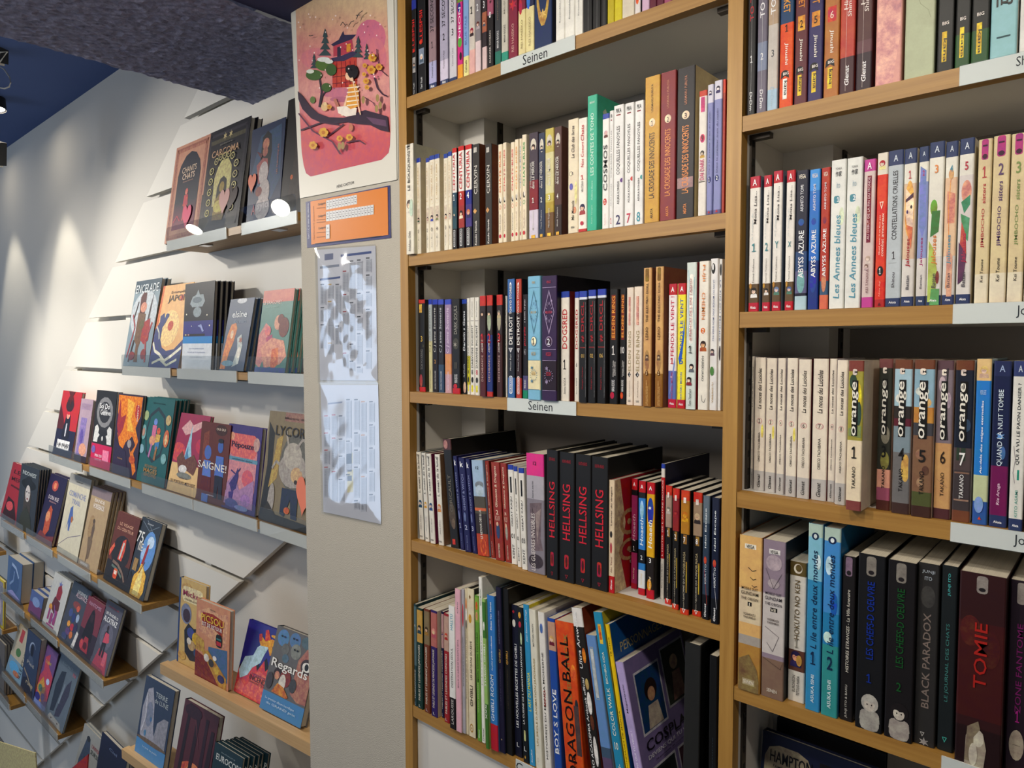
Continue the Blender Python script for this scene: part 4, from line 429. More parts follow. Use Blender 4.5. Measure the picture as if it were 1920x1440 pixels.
('S4',0.2922,0.0063,2.2574,0.0124,0.179,-0.0481,'e6e2da',[(0.95,1,'2c48a8')],[('GREAT KAIJU',0.53,0.3,0.5,'1c1a1c'),('03',0.285,0.05,0.8,'1c1a1c','h'),('KENT',0.13,0.14,0.5,'1c1a1c')],[('r',0.3,0.72,0.7,0.88,'1c1a1c')],{},'white spine,black blocky title,number zero three',1),
('S4',0.3064,0.0049,2.2574,0.0391,0.2075,-0.0162,'8d8790',[(0.815,1,'e03c90'),(0.62,0.815,'b4b0b8')],[('LES GUERRES INVISIBLES',0.26,0.48,0.24,'e4dcd8',None,0.35),('12',0.92,0.03,0.2,'4a2038','h'),('hors serie',0.7,0.14,0.1,'6a6a70',None,0.35)],[('p',[(0.15,0.58),(0.9,0.6),(0.8,0.3),(0.95,0.2),(0.3,0.18),(0.2,0.35)],'7a6a70'),('p',[(0.5,0.5),(0.85,0.55),(0.6,0.25)],'9a8a88'),('l',[(0.3,0.55),(0.5,0.4),(0.4,0.25)],0.03,'4a4046'),('e',0.5,0.1,0.45,0.06,'4a4048')],{'sd': '5a5458','dep': 0.15},'thick grey spine with hot pink head and creased cloth print',1),
('S4',0.3525,0.0004,2.2574,0.0242,0.2186,0.0,'232223',[],[('HELLSING',0.54,0.43,0.55,'d02c40'),('KOHTA HIRANO',0.93,0.025,0.6,'a82838','h')],[('rr',0.35,0.1,0.65,0.21,'b8283c'),('e',0.5,0.155,0.08,0.04,'5a1820'),('ti',0.5,0.04,0.22,0.03,'a82838')],{'hc': 1,'dep': 0.17,'sd': '1d1c1d'},'thick black cloth spine with red brush title,first of four',1),
('S4',0.3769,0.0034,2.2574,0.0316,0.2171,0.0,'232223',[],[('HELLSING',0.54,0.43,0.55,'d02c40'),('KOHTA HIRANO',0.93,0.025,0.6,'a82838','h')],[('rr',0.35,0.1,0.65,0.21,'b8283c'),('e',0.5,0.155,0.08,0.04,'5a1820'),('ti',0.5,0.04,0.22,0.03,'a82838')],{'hc': 1,'dep': 0.17,'sd': '1d1c1d'},'thick black cloth spine with red brush title,second of four',1),
('S4',0.4088,0.0056,2.2574,0.0311,0.2164,0.0,'232223',[],[('HELLSING',0.54,0.43,0.55,'d02c40'),('KOHTA HIRANO',0.93,0.025,0.6,'a82838','h')],[('rr',0.35,0.1,0.65,0.21,'b8283c'),('e',0.5,0.155,0.08,0.04,'5a1820'),('ti',0.5,0.04,0.22,0.03,'a82838')],{'hc': 1,'dep': 0.17,'sd': '1d1c1d'},'thick black cloth spine with red brush title,third of four',1),
('S4',0.4401,0.0068,2.2574,0.0317,0.2155,0.0,'232223',[],[('HELLSING',0.54,0.43,0.55,'d02c40'),('KOHTA HIRANO',0.93,0.025,0.6,'a82838','h')],[('rr',0.35,0.1,0.65,0.21,'b8283c'),('e',0.5,0.155,0.08,0.04,'5a1820'),('ti',0.5,0.04,0.22,0.03,'a82838')],{'hc': 1,'dep': 0.17,'sd': '1d1c1d'},'thick black cloth spine with red brush title,last of four',1),
('S4',0.4721,0.0091,2.2574,0.0108,0.1808,0.0,'e2cdb0',[(0,0.15,'c0202c')],[('Lancier du dragon',0.77,0.34,0.45,'4a3430'),('Glenat',0.075,0.09,0.4,'ffffff'),('Aki Taito',0.25,0.14,0.3,'8a5048')],[('e',0.4,0.52,0.3,0.03,'2a2428'),('e',0.4,0.4,0.25,0.05,'c04848')],{'sd': 'b82430','dep': 0.14,'side': [('p',[(0,0),(0.25,0),(0.12,0.3),(0.22,0.6),(0.1,1),(0,1)],'e0c8a0'),('a',0.3,0.6,0.2,0.12,'c8a070'),('a',0.3,0.35,0.22,0.1,'c89870'),('a',0.6,0.7,0.2,0.1,'b03038')],'sidetx': [('The',0.3,0.05,0.3,'f0dcc0','h',0.45),('the Dragon',0.23,0.05,0.6,'f0dcc0','h',0.6)]},'cream spine with red swirl side and red foot',1),
('S4',0.4881,0.0495,2.2574,0.0111,0.1793,0.0,'b03068',[(0.33,0.45,'1c1a1e'),(0.0,0.05,'c01c30'),(0.45,0.85,'b83870'),(0.85,0.91,'1c1a1e'),(0.05,0.33,'b83870'),(0.9,1,'c01c30')],[('Hoaeth',0.56,0.24,0.62,'f0c8d8'),('1',0.37,0.04,0.35,'ffffff','h'),('Kuro Oogi',0.14,0.1,0.4,'f0e0c0'),('A',0.95,0.035,0.5,'ffffff','h')],[],{'sd': '1c1a18'},'pink and black spine with white script numbered one',1),
('S4',0.5118,0.0324,2.2574,0.0128,0.1813,0.0,'3c88d0',[(0,0.06,'c01c30'),(0.06,0.22,'e0e4e8'),(0.28,0.4,'1c2028'),(0.85,0.9,'2a2a2c'),(0.9,1,'c01c30')],[('Hoaeth',0.56,0.24,0.62,'e8f4fc'),('2',0.33,0.04,0.35,'ffffff','h'),('Kuro Oogi',0.14,0.1,0.4,'f0e0c0'),('A',0.95,0.035,0.5,'ffffff','h')],[('e',0.5,0.75,0.35,0.08,'a8d4f0')],{'sd': '1c1a18'},'sky blue spine with white script numbered two',1),
('S4',0.53,0.0267,2.2574,0.014,0.1822,0.0,'e0ac20',[(0,0.08,'c01c30'),(0.08,0.36,'2a2220'),(0.9,1,'c01c30')],[('Hoaeth',0.56,0.24,0.62,'f8f8f0'),('3',0.33,0.04,0.35,'ffffff','h'),('Kuro Oogi',0.14,0.1,0.4,'f0e0c0'),('A',0.95,0.035,0.5,'ffffff','h')],[('e',0.5,0.75,0.5,0.12,'2848a8'),('s',0.4,0.78,0.3,'e8ecf0'),('e',0.4,0.12,0.35,0.05,'e0a020')],{'sd': '1c1a18'},'yellow and cobalt spine with white script numbered three',1),
('S4',0.5478,0.0389,2.2574,0.0064,0.2111,0.0,'dcd6cc',[(0.965,1,'2c48a8'),(0.3,0.9,'c02830')],[('L HOTEL DE L AUTRE MONDE',0.6,0.56,0.55,'f4e8e0'),('Shiro KUROI',0.17,0.18,0.4,'3a3a3a')],[],{'dep': 0.15,'sd': '26243a'},'narrow white spine with red title label standing taller',1),
('S4',0.5636,0.0247,2.2574,0.011,0.1818,0.0,'1e1b1a',[(0.92,1,'d04428'),(0.65,0.92,'b09888'),(0,0.045,'d04428')],[('NOBUNAGA',0.43,0.16,0.32,'c8b890'),('L HOMME QUI TUA',0.24,0.22,0.28,'c8c0b0'),('1',0.605,0.045,0.3,'ffffff','h'),('Kenzo Fujita',0.1,0.1,0.25,'b0a898')],[('r',0.3,0.57,0.8,0.645,'a8803c'),('r',0.72,0.18,0.86,0.43,'c8a83c'),('H',0.5,0.8,0.95,'8a8478','d8cfc4','c0b8b0'),('r',0.3,0.9,0.7,0.945,'e8d8d0'),('ti',0.5,0.03,0.5,0.035,'ffffff')],{'sd': '262220'},'black and gold spine with warlord portrait numbered one',1),
('S4',0.5822,0.0128,2.2574,0.0112,0.1818,0.0,'1e1b1a',[(0.92,1,'d04428'),(0.65,0.92,'982c2c'),(0,0.045,'d04428')],[('NOBUNAGA',0.43,0.16,0.32,'c8b890'),('L HOMME QUI TUA',0.24,0.22,0.28,'c8c0b0'),('2',0.605,0.045,0.3,'ffffff','h'),('Kenzo Fujita',0.1,0.1,0.25,'b0a898')],[('r',0.3,0.57,0.8,0.645,'a8803c'),('r',0.72,0.18,0.86,0.43,'c8a83c'),('H',0.5,0.8,0.95,'8c1c20','b83c38','a02828'),('r',0.3,0.9,0.7,0.945,'e8d8d0'),('ti',0.5,0.03,0.5,0.035,'ffffff')],{'sd': '262220'},'black and gold spine with warlord portrait numbered two',1),
('S4',0.6005,0.0038,2.2574,0.014,0.1827,0.0,'1e1b1a',[(0.92,1,'d04428'),(0.65,0.92,'b88028'),(0,0.045,'d04428')],[('NOBUNAGA',0.43,0.16,0.32,'c8b890'),('L HOMME QUI TUA',0.24,0.22,0.28,'c8c0b0'),('7',0.605,0.045,0.3,'ffffff','h'),('Kenzo Fujita',0.1,0.1,0.25,'b0a898')],[('r',0.3,0.57,0.8,0.645,'a8803c'),('r',0.72,0.18,0.86,0.43,'c8a83c'),('H',0.5,0.8,0.95,'c87820','e0a830','d8a020'),('r',0.3,0.9,0.7,0.945,'e8d8d0'),('ti',0.5,0.03,0.5,0.035,'ffffff')],{'sd': '262220'},'black and gold spine with warlord portrait numbered seven',1),
('S4',0.6169,0.0097,2.2574,0.0142,0.1813,0.0,'1e1b1a',[(0.92,1,'d04428'),(0.65,0.92,'a89078'),(0,0.045,'d04428')],[('NOBUNAGA',0.43,0.16,0.32,'c8b890'),('L HOMME QUI TUA',0.24,0.22,0.28,'c8c0b0'),('8',0.605,0.045,0.3,'ffffff','h'),('Kenzo Fujita',0.1,0.1,0.25,'b0a898')],[('r',0.3,0.57,0.8,0.645,'a8803c'),('r',0.72,0.18,0.86,0.43,'c8a83c'),('H',0.5,0.8,0.95,'c8b090','d8b898','3a3030'),('r',0.3,0.9,0.7,0.945,'e8d8d0'),('ti',0.5,0.03,0.5,0.035,'ffffff')],{'sd': '262220'},'black and gold spine with warlord portrait numbered eight',1),
('S4',0.6338,0.0068,2.2574,0.0104,0.179,0.0,'38485c',[(0,0.2,'161820'),(0.78,1,'6a7884')],[('Idol Escape',0.74,0.32,0.42,'f0f4f4'),('KIRA ITO',0.37,0.16,0.35,'d8dce0'),('Glenat',0.075,0.11,0.4,'ffffff')],[('e',0.4,0.48,0.3,0.03,'c84838'),('l',[(0.2,0.4),(0.6,0.25),(0.9,0.12)],0.06,'c04830')],{'sd': '2a3048'},'slate spine with white angular title and white foot lettering',1),
('S4',0.6507,0.0002,2.2574,0.0112,0.1794,0.0,'1e2640',[(0,0.2,'161820'),(0.78,1,'2a3048')],[('Idol Escape',0.74,0.32,0.42,'f0f4f4'),('KIRA ITO',0.37,0.16,0.35,'d8dce0'),('Glenat',0.075,0.11,0.4,'ffffff')],[('e',0.4,0.48,0.3,0.03,'c84838'),('l',[(0.2,0.4),(0.6,0.25),(0.9,0.12)],0.06,'c8c8d0')],{'sd': '2a3048'},'midnight blue spine with white angular title and white foot lettering',1),
('S5',0.0037,0.0014,1.9132,0.008,0.2124,0.0,'2c4a50',[(0.4,0.98,'5c7478')],[('MONONOKE',0.22,0.28,0.6,'e4dccc'),('L',0.03,0.025,0.5,'c8c8c8','h')],[('H',0.5,0.8,0.9,'5a6a70','d8b898','8aa0a8')],{'dep': 0.15,'sd': '2c4a50'},'grey blue spine with bold white title',1),
('S5',0.0139,0.0006,1.9132,0.0169,0.2083,0.0,'1f4038',[(0.66,0.98,'c8a050')],[('FABLES ET LEGENDES JAPONAISES',0.36,0.55,0.5,'e4dccc'),('L',0.03,0.025,0.5,'c8c8c8','h')],[('H',0.5,0.8,0.9,'3a3020','d8b898','2c4a58')],{'dep': 0.15,'sd': '1f4038'},'dark green legends spine with painted top',1),
('S5',0.0371,-0.0006,1.9132,0.0165,0.2122,0.0,'7a4028',[(0.66,0.98,'8a7858')],[('FABLES ET LEGENDES JAPONAISES',0.36,0.55,0.5,'e4dccc'),('L',0.03,0.025,0.5,'c8c8c8','h')],[('H',0.5,0.8,0.9,'4a3420','d8b898','a88038')],{'dep': 0.15,'sd': '7a4028'},'brown legends spine with painted top',1),
('S5',0.0582,-0.001,1.9132,0.0178,0.2148,0.0,'3a2468',[(0.66,0.98,'b87068')],[('FABLE ET LEGENDE DE PRINCESSE JAPONAISE',0.36,0.55,0.5,'e4dccc'),('L',0.03,0.025,0.5,'c8c8c8','h')],[('H',0.5,0.8,0.9,'d89088','d8b898','b85868')],{'dep': 0.15,'sd': 'd8ccb8'},'purple legends spine with a pink figure',1),
('S5',0.0798,0.007,1.9132,0.0068,0.2145,0.0,'22244c',[(0.66,0.98,'c8a0a0')],[('FABLES ET LEGENDES COREENNES',0.36,0.55,0.5,'e4dccc'),('L',0.03,0.025,0.5,'c8c8c8','h')],[('H',0.5,0.8,0.9,'a86868','d8b898','303870')],{'dep': 0.15,'sd': '22244c'},'thin navy legends spine',1),
('S5',0.0953,-0.0001,1.9132,0.0137,0.2172,0.0,'a02830',[(0.66,0.98,'c0a090')],[('FABLES ET LEGENDES CHINOISES',0.36,0.55,0.5,'e4dccc'),('L',0.03,0.025,0.5,'c8c8c8','h')],[('H',0.5,0.8,0.9,'c83830','d8b898','b03028')],{'dep': 0.15,'sd': 'a02830'},'red legends spine with a horseman top',1),
('S5',0.1195,-0.0084,1.9132,0.0168,0.2408,-0.0072,'e8e6e2',[(0,0.255,'221e20')],[('HALLYU',0.87,0.13,0.5,'30a0b8'),('DESTINATION SEOUL',0.5,0.32,0.4,'1c1a1c'),('LAROUSSE',0.14,0.2,0.45,'c8c4c0')],[],{'dep': 0.16},'white spine with turquoise word and black foot',1),
('S5',0.1369,-0.0076,1.9132,0.0143,0.2772,-0.0068,'e4b4c0',[],[('MANUEL DE SURVIE DE TOURISTE A SEOUL',0.48,0.34,0.28,'2a2a30'),('Cho',0.87,0.08,0.25,'555555')],[],{'dep': 0.18,'sd': 'd8c8c8'},'powder pink spine with small black capitals',1),
('S5',0.1514,-0.0045,1.9132,0.0075,0.2785,-0.0066,'b8b4bc',[],[('MANUEL DE SURVIE DE TOURISTE AU JAPON',0.5,0.34,0.45,'2a2a30')],[('e',0.5,0.82,0.4,0.08,'c83830')],{'dep': 0.17},'grey lilac spine with red roundel',1),
('S5',0.1591,-0.0028,1.9132,0.0065,0.28,-0.0062,'ded0b0',[],[('Decouvrez le japon a travers les animes',0.5,0.5,0.6,'3a3028')],[('e',0.5,0.9,0.4,0.04,'d87838'),('e',0.5,0.83,0.4,0.04,'ffffff'),('e',0.5,0.76,0.4,0.03,'6a6a6a')],{'dep': 0.17},'narrow cream spine with orange and white blots',1),
('S5',0.1671,-0.0035,1.9132,0.0175,0.2834,-0.0104,'e3d7ba',[],[('GHIBLI',0.28,0.14,0.5,'3a3028'),('LES ARTISANS DU REVE',0.52,0.26,0.32,'5a5040')],[('d',0.4,0.945,0.35,0.035,'8a6a30'),('e',0.4,0.8,0.28,0.03,'c89838'),('a',0.45,0.06,0.3,0.03,'a87828')],{'hc': 1,'dep': 0.19,'sd': '221e1e'},'parchment spine with gold ornament top and bottom',1),
('S5',0.1901,-0.004,1.9132,0.0107,0.2746,-0.0229,'6ea040',[(0.82,0.99,'88b048')],[('MON VOISIN TOTORO',0.58,0.34,0.5,'3a6020'),('HAYAO MIYAZAKI',0.3,0.2,0.3,'c8d8a0'),('Glenat',0.05,0.06,0.4,'e8f0d8')],[('e',0.5,0.93,0.4,0.03,'c8502c'),('e',0.5,0.86,0.4,0.03,'d8a070')],{'dep': 0.18},'leaf green spine with doll faces at top',1),
('S5',0.2011,-0.0033,1.9132,0.0086,0.3114,-0.0227,'f0eee6',[],[('HAYAO MIYAZAKI',0.88,0.1,0.6,'3a6a38'),('Nostalgie',0.5,0.3,0.3,'6a6a6a'),('Glenat',0.05,0.08,0.6,'2a2a2a')],[],{'dep': 0.2,'sd': 'e8e4dc'},'tallest white spine of the bottom row',1),
('S5',0.2199,-0.0128,1.9132,0.0087,0.2771,-0.0327,'9cc070',[(0.74,0.98,'4a8038'),(0,0.3,'4a7a34')],[('STUDIO GHIBLI',0.56,0.28,0.7,'f4f4ec'),('XXX',0.25,0.1,0.7,'f0f0e8')],[('e',0.5,0.82,0.35,0.03,'e8e8e0')],{'dep': 0.18},'pale green spine with white studio letters',1),
('S5',0.2287,-0.0081,1.9132,0.0183,0.285,-0.032,'3c82c4',[(0,0.17,'c02838')],[('GHIBLI ROOM',0.34,0.3,0.5,'e8f0f8',None,0.4),('La plus grande collection',0.63,0.22,0.25,'f0f4f8'),('Eloise Van Velvet',0.87,0.18,0.25,'f0f4f8')],[],{'dep': 0.19,'sd': '4a7cb0'},'bright blue spine with red foot and slanted white title',1),
('S5',0.2472,-0.004,1.9132,0.0129,0.303,-0.0317,'251f3c',[],[('GHIBLI',0.585,0.08,0.4,'c8a860'),('20 RECETTES ENCHANTEES A CREER',0.76,0.2,0.25,'8a84a8'),('L ART DE CUISINER',0.4,0.22,0.22,'5a5470')],[('s',0.4,0.08,0.2,'c8b890')],{'hc': 1,'dep': 0.2,'sd': '1c2c38'},'midnight spine with small gold script',1),
('S5',0.2603,0.0,1.9132,0.0144,0.3024,-0.0314,'1e1b1a',[],[('GHIBLI',0.585,0.08,0.4,'d8a850'),('L ART DU CHATEAU PERDU',0.4,0.24,0.22,'5a5040')],[],{'hc': 1,'dep': 0.2,'sd': '24201e'},'black spine with small gold script',1),
('S5',0.275,0.0064,1.9132,0.0168,0.2749,-0.0312,'1c1d34',[],[('LES NOUVELLES RECETTES DE GHIBLI',0.47,0.55,0.4,'f4f4f4'),('L',0.08,0.03,0.4,'d8d8d8','h')],[('d',0.25,0.955,0.4,0.025,'b02848'),('e',0.3,0.88,0.28,0.025,'d8d4cc')],{'dep': 0.19,'sd': '16151a'},'navy recipe spine with large white title and food drawings',1),
('S5',0.2992,0.0011,1.9132,0.0134,0.2765,-0.0536,'1b2024',[],[('LA CUISINE DE L ANIMATION JAPONAISE',0.5,0.5,0.45,'f4f4f4'),('L',0.09,0.03,0.5,'d8d8d8','h')],[('e',0.4,0.95,0.3,0.02,'e0b048'),('e',0.4,0.89,0.3,0.02,'c83838'),('e',0.55,0.8,0.2,0.04,'c8d8b0'),('rr',0.3,0.14,0.7,0.21,'c8c890'),('d',0.4,0.035,0.35,0.025,'c8a048')],{'dep': 0.19},'black recipe spine with white title and vegetable drawings',1),
('S5',0.3128,0.0021,1.9132,0.0131,0.2844,-0.0531,'3a98c4',[],[('L ART DU MANGA',0.46,0.24,0.6,'f0e830'),('Jean-Samuel Kriegk',0.87,0.2,0.4,'e8f4fc'),('NouveauMonde',0.06,0.08,0.3,'ffffff')],[],{'dep': 0.19,'sd': 'd8c830'},'cyan spine with yellow and white lettering',1),
('S5',0.3278,0.002,1.9132,0.015,0.2792,-0.0599,'e4e0d0',[],[('UN SIECLE D ANIMATION JAPONAISE',0.42,0.55,0.42,'a08838'),('MATTHIEU PINON',0.84,0.14,0.3,'6a6a68')],[('b',0.35,0.055,0.3,0.03,'4a5058')],{'dep': 0.19},'ivory spine with gold and grey title',1),
('S5',0.3487,0.002,1.9132,0.0141,0.2797,-0.0616,'e9e5de',[],[('HISTOIRE(S) DU MANGA MODERNE',0.42,0.66,0.42,'1c1a1c'),('MANGA',0.47,0.1,0.43,'c8382c')],[('s',0.45,0.88,0.35,'4868b0'),('e',0.45,0.9,0.3,0.03,'5878b8')],{'dep': 0.19},'white spine with black and red title and blue fox head',1),
('S5',0.3703,0.002,1.9132,0.016,0.2743,-0.0662,'2a56a8',[(0.8,0.98,'c8a088')],[('BOY S LOVE',0.36,0.4,0.62,'f4f4f4'),('Histoire d un genre',0.36,0.4,0.12,'c8d4ec',None,0.9)],[('H',0.5,0.87,0.9,'d8b070','f0ceb8','7a2838')],{'dep': 0.19},'royal blue spine with huge white letters',1),
('S5',0.3958,0.002,1.9132,0.0384,0.2753,-0.0977,'dc5a24',[],[('DRAGON BALL',0.48,0.86,0.5,'1e1416',None,0.42),('SUPER ART BOOK',0.72,0.42,0.24,'a08848',None,0.55),('AKIRA TORIYAMA',0.1,0.2,0.14,'1e1416',None,0.55)],[('e',0.85,0.7,0.15,0.05,'e87838'),('e',0.9,0.5,0.1,0.04,'2a3840'),('r',0.72,0.2,1,0.5,'5a4848')],{'dep': 0.21,'sd': 'c85020'},'thick orange spine with black comic lettering,leaning',1),
('S5',0.4522,0.002,1.9132,0.0207,0.3084,-0.159,'2a2624',[(0.9,1,'e8e4e0')],[('MY HERO ACADEMIA Artbook official',0.34,0.58,0.25,'f0f0f0',None,0.3),('Ultra Artworks',0.83,0.3,0.34,'f0f0f0',None,0.3)],[('e',0.75,0.75,0.2,0.04,'d87828'),('e',0.7,0.5,0.25,0.06,'e8e4e0'),('e',0.75,0.25,0.22,0.08,'e8e4e0'),('e',0.7,0.6,0.2,0.03,'c8b070'),('e',0.75,0.4,0.2,0.04,'6a3828')],{'dep': 0.21,'sd': '7a3420'},'black and white spine with heroic collage,leaning',1),
('S5',0.4784,0.002,1.9132,0.0191,0.27,-0.1687,'6f96c8',[(0,0.28,'6a5878'),(0.28,0.34,'4a6078')],[('Ecuyer',0.15,0.1,0.5,'3a3050')],[('f',0.2,0.62,0.6,0.93,'d8cc88'),('r',0.25,0.63,0.55,0.92,'c8cfd4')],{'dep': 0.19,'sd': '8898b8'},'periwinkle spine with gold framed panel,leaning',1),
('S5',0.5044,0.002,1.9132,0.0166,0.3131,-0.1836,'2f93b8',[],[('COLOR WALK',0.5,0.24,0.45,'f0f0e0'),('EIICHIRO ODA',0.72,0.16,0.3,'e8ecdc'),('-DRAGON-',0.15,0.18,0.4,'f0f0e0'),('10',0.33,0.04,0.5,'f0f0e0','h')],[('r',0.3,0.84,0.75,0.94,'e0b848'),('r',0.35,0.86,0.65,0.93,'d86828')],{'dep': 0.2,'sd': 'c8b838'},'teal blue spine with cream capitals,leaning',1),
('S5',0.5245,0.002,1.9132,0.0077,0.2985,-0.1823,'eecb18',[],[('CREEZ VOS PERSONNAGES DE MANGA',0.3,0.5,0.5,'5a4a10'),('TB CHOI',0.88,0.1,0.5,'5a4a10')],[],{'dep': 0.2,'sd': '1a5c98','sidetx': [('PERSONNAGES DE',0.86,0.05,0.8,'c8b888','h',0.5),('MANGA',0.77,0.06,0.5,'d8a840','h',0.6)],'side': [('e',0.5,0.4,0.4,0.25,'2a6ca8')]},'yellow spine beside a blue cover,leaning',1),
('S5',0.545,0.002,1.9132,0.0148,0.2444,-0.2274,'b8a8d4',[],[('COSPLAY',0.12,0.24,0.5,'281c38'),('DEVIENS QUI TU VEUX !',0.42,0.3,0.3,'f0ecf8'),('Magamystic',0.77,0.18,0.3,'281c38')],[],{'dep': 0.185,'sd': '8d7dab','side': [('r',0.1,0.5,0.52,0.9,'d8d4dc'),('r',0.12,0.515,0.5,0.885,'1c4a78'),('r',0.56,0.55,0.98,0.95,'c8c4cc'),('r',0.58,0.565,0.96,0.935,'3c4438'),('e',0.32,0.75,0.1,0.07,'2c1c1c'),('e',0.32,0.72,0.06,0.045,'c89878'),('p',[(0.2,0.52),(0.24,0.66),(0.4,0.66),(0.44,0.52)],'c8b8a8'),('e',0.76,0.82,0.07,0.05,'d8b898'),('p',[(0.66,0.58),(0.7,0.76),(0.84,0.76),(0.88,0.58)],'a88070'),('r',0.1,0.02,0.52,0.3,'d8d4dc'),('r',0.12,0.03,0.5,0.285,'2c3438'),('e',0.34,0.15,0.08,0.06,'d04870'),('e',0.3,0.24,0.1,0.03,'18241c'),('r',0.56,0.02,0.98,0.3,'c8c4cc'),('r',0.58,0.03,0.96,0.285,'4c2c3c')],'sidetx': [('COSPLAY',0.44,0.07,0.8,'1c1424','h',0.5),('DEVIENS QUI TU VEUX',0.37,0.03,0.8,'f0ecf4','h',0.5),('20 portraits de cosplayeurs',0.33,0.015,0.6,'3c3048','h',0.5)]},'lavender spine with costume photographs on its cover,leaning',1),
('S5',0.6084,0.002,1.9132,0.0254,0.3053,0.0063,'2d2d2c',[],[('ART OF SAM YANG',0.2,0.3,0.18,'e0e0dc')],[],{'dep': 0.2,'sd': '141414','hc': 1},'wide black hardback spine in the dark corner',1),
('S5',0.6499,0.002,1.9132,0.0122,0.2968,-0.0036,'191818',[],[('Nocturne',0.5,0.2,0.2,'3a4650')],[('e',0.5,0.2,0.3,0.06,'3a2c28')],{'dep': 0.2},'shadowed black spine beside the bottom upright',1),
('R1',0.6907,0.004,2.9538,0.0113,0.182,0.0,'1a181b',[],[('TO TORI',0.82,0.3,0.6,'b82830'),('1',0.4,0.05,0.35,'e8e8e8','h'),('DrDm',0.1,0.13,0.42,'e8e8e8','d')],[('l',[(0.45,0.02),(0.5,0.5),(0.45,0.98)],0.03,'c8c8c8')],{},'black spine with red slanted title,streaked',1),
('R1',0.704,0.004,2.9538,0.013,0.182,0.0,'77707f',[(0.3,0.5,'8890a8')],[('TO TORI',0.82,0.3,0.6,'f0f0f0'),('2',0.4,0.05,0.35,'e8e8e8','h'),('DrDm',0.1,0.13,0.42,'e8e8e8','d')],[('l',[(0.45,0.02),(0.5,0.5),(0.45,0.98)],0.03,'c8c8c8')],{},'grey violet spine with white slanted title',1),
('R1',0.718,0.004,2.9538,0.0134,0.182,0.0,'c8c0b8',[(0.6,0.85,'b8a088'),(0,0.15,'b0c8d8')],[('TO TORI',0.82,0.3,0.6,'f4f4f4'),('3',0.4,0.05,0.35,'666666','h'),('DrDm',0.1,0.13,0.42,'a8c0d0','d')],[('l',[(0.45,0.02),(0.5,0.5),(0.45,0.98)],0.03,'c8c8c8')],{},'pale grey gold spine with white slanted title',1),
('R1',0.7337,0.004,2.9538,0.0172,0.182,0.0,'1f4870',[(0,0.58,'e05818')],[('SUPERMARKET',0.82,0.34,0.6,'e8a840','d'),('1',0.545,0.05,0.3,'402010','h'),('Jinushi',0.37,0.15,0.35,'f0e8dc','d'),('kana',0.135,0.1,0.3,'2a2420','d'),('BIG',0.235,0.02,0.5,'f0e8e0','h')],[('a2',0.4,0.23,0.38,0.03,'221e1c'),('r',0.22,0.06,0.6,0.2,'f0ece4')],{},'navy and orange market spine numbered one',1),
('R1',0.7528,0.004,2.9538,0.0158,0.182,0.0,'6a3038',[],[('SUPERMARKET',0.82,0.34,0.6,'e89838','d'),('2',0.545,0.05,0.3,'402010','h'),('Jinushi',0.37,0.15,0.35,'f0e8dc','d'),('kana',0.135,0.1,0.3,'2a2420','d'),('BIG',0.235,0.02,0.5,'f0e8e0','h')],[('r',0.15,0.5,0.85,0.6,'e0a038'),('a2',0.4,0.23,0.38,0.03,'221e1c'),('r',0.22,0.06,0.6,0.2,'e8c838')],{},'maroon market spine numbered two',1),
('R1',0.7696,0.004,2.9538,0.0172,0.182,0.0,'3c3468',[],[('SUPERMARKET',0.82,0.34,0.6,'e8a038','d'),('5',0.545,0.05,0.3,'402010','h'),('Jinushi',0.37,0.15,0.35,'f0e8dc','d'),('kana',0.135,0.1,0.3,'2a2420','d'),('BIG',0.235,0.02,0.5,'f0e8e0','h')],[('r',0.15,0.5,0.85,0.6,'e0a038'),('a2',0.4,0.23,0.38,0.03,'221e1c'),('r',0.22,0.06,0.6,0.2,'e8c838')],{},'indigo market spine numbered five',1),
('R1',0.7886,0.004,2.9538,0.0176,0.182,0.0,'b8783c',[],[('SUPERMARKET',0.82,0.34,0.6,'f0e0c0','d'),('6',0.545,0.05,0.3,'f0d0c0','h'),('Jinushi',0.37,0.15,0.35,'f0e8dc','d'),('kana',0.135,0.1,0.3,'2a2420','d'),('BIG',0.235,0.02,0.5,'f0e8e0','h')],[('r',0.15,0.5,0.85,0.6,'d03438'),('a2',0.4,0.23,0.38,0.03,'221e1c'),('r',0.22,0.06,0.6,0.2,'e8c838')],{},'caramel market spine numbered six',1),
('R1',0.8071,0.004,2.9538,0.0171,0.182,0.0,'c04c38',[(0,0.24,'4a2028')],[('1',0.86,0.06,0.3,'e8d8d0','h'),('Hiroshi',0.64,0.18,0.32,'f0e4dc',None,0.35),('Shimamoto',0.62,0.24,0.32,'f0e4dc',None,0.65),('Glenat',0.12,0.13,0.35,'f4f0f0')],[('l',[(0.4,0.02),(0.42,0.98)],0.02,'d8c8c0')],{},'coral spine with white serif author and dark foot',1),
('R1',0.8259,0.004,2.9538,0.0175,0.182,0.0,'5c3230',[(0,0.24,'38202c'),(0.24,0.32,'6a4048')],[('2',0.86,0.06,0.3,'e8d8d0','h'),('Hiroshi',0.64,0.18,0.32,'f0e4dc',None,0.35),('Shimamoto',0.62,0.24,0.32,'f0e4dc',None,0.65),('Glenat',0.12,0.13,0.35,'f4f0f0')],[('l',[(0.4,0.02),(0.42,0.98)],0.02,'d8c8c0')],{},'russet brown spine with white serif author and dark foot',1),
('R1',0.8474,0.004,2.9538,0.0276,0.182,0.0,'dfa59c',[(0.7,1,'b08a78')],[],[('p',[(0,0.45),(0.1,0.6),(0.3,0.7),(0.9,0.75),(1,0.68),(1,0.3),(0.7,0.0),(0,0.0)],'e4aca4'),('e',0.45,0.85,0.3,0.1,'f0e4dc'),('e',0.8,0.8,0.2,0.06,'7a7058')],{'dep': 0.14},'broad blush pink spine with a drawn face',1),
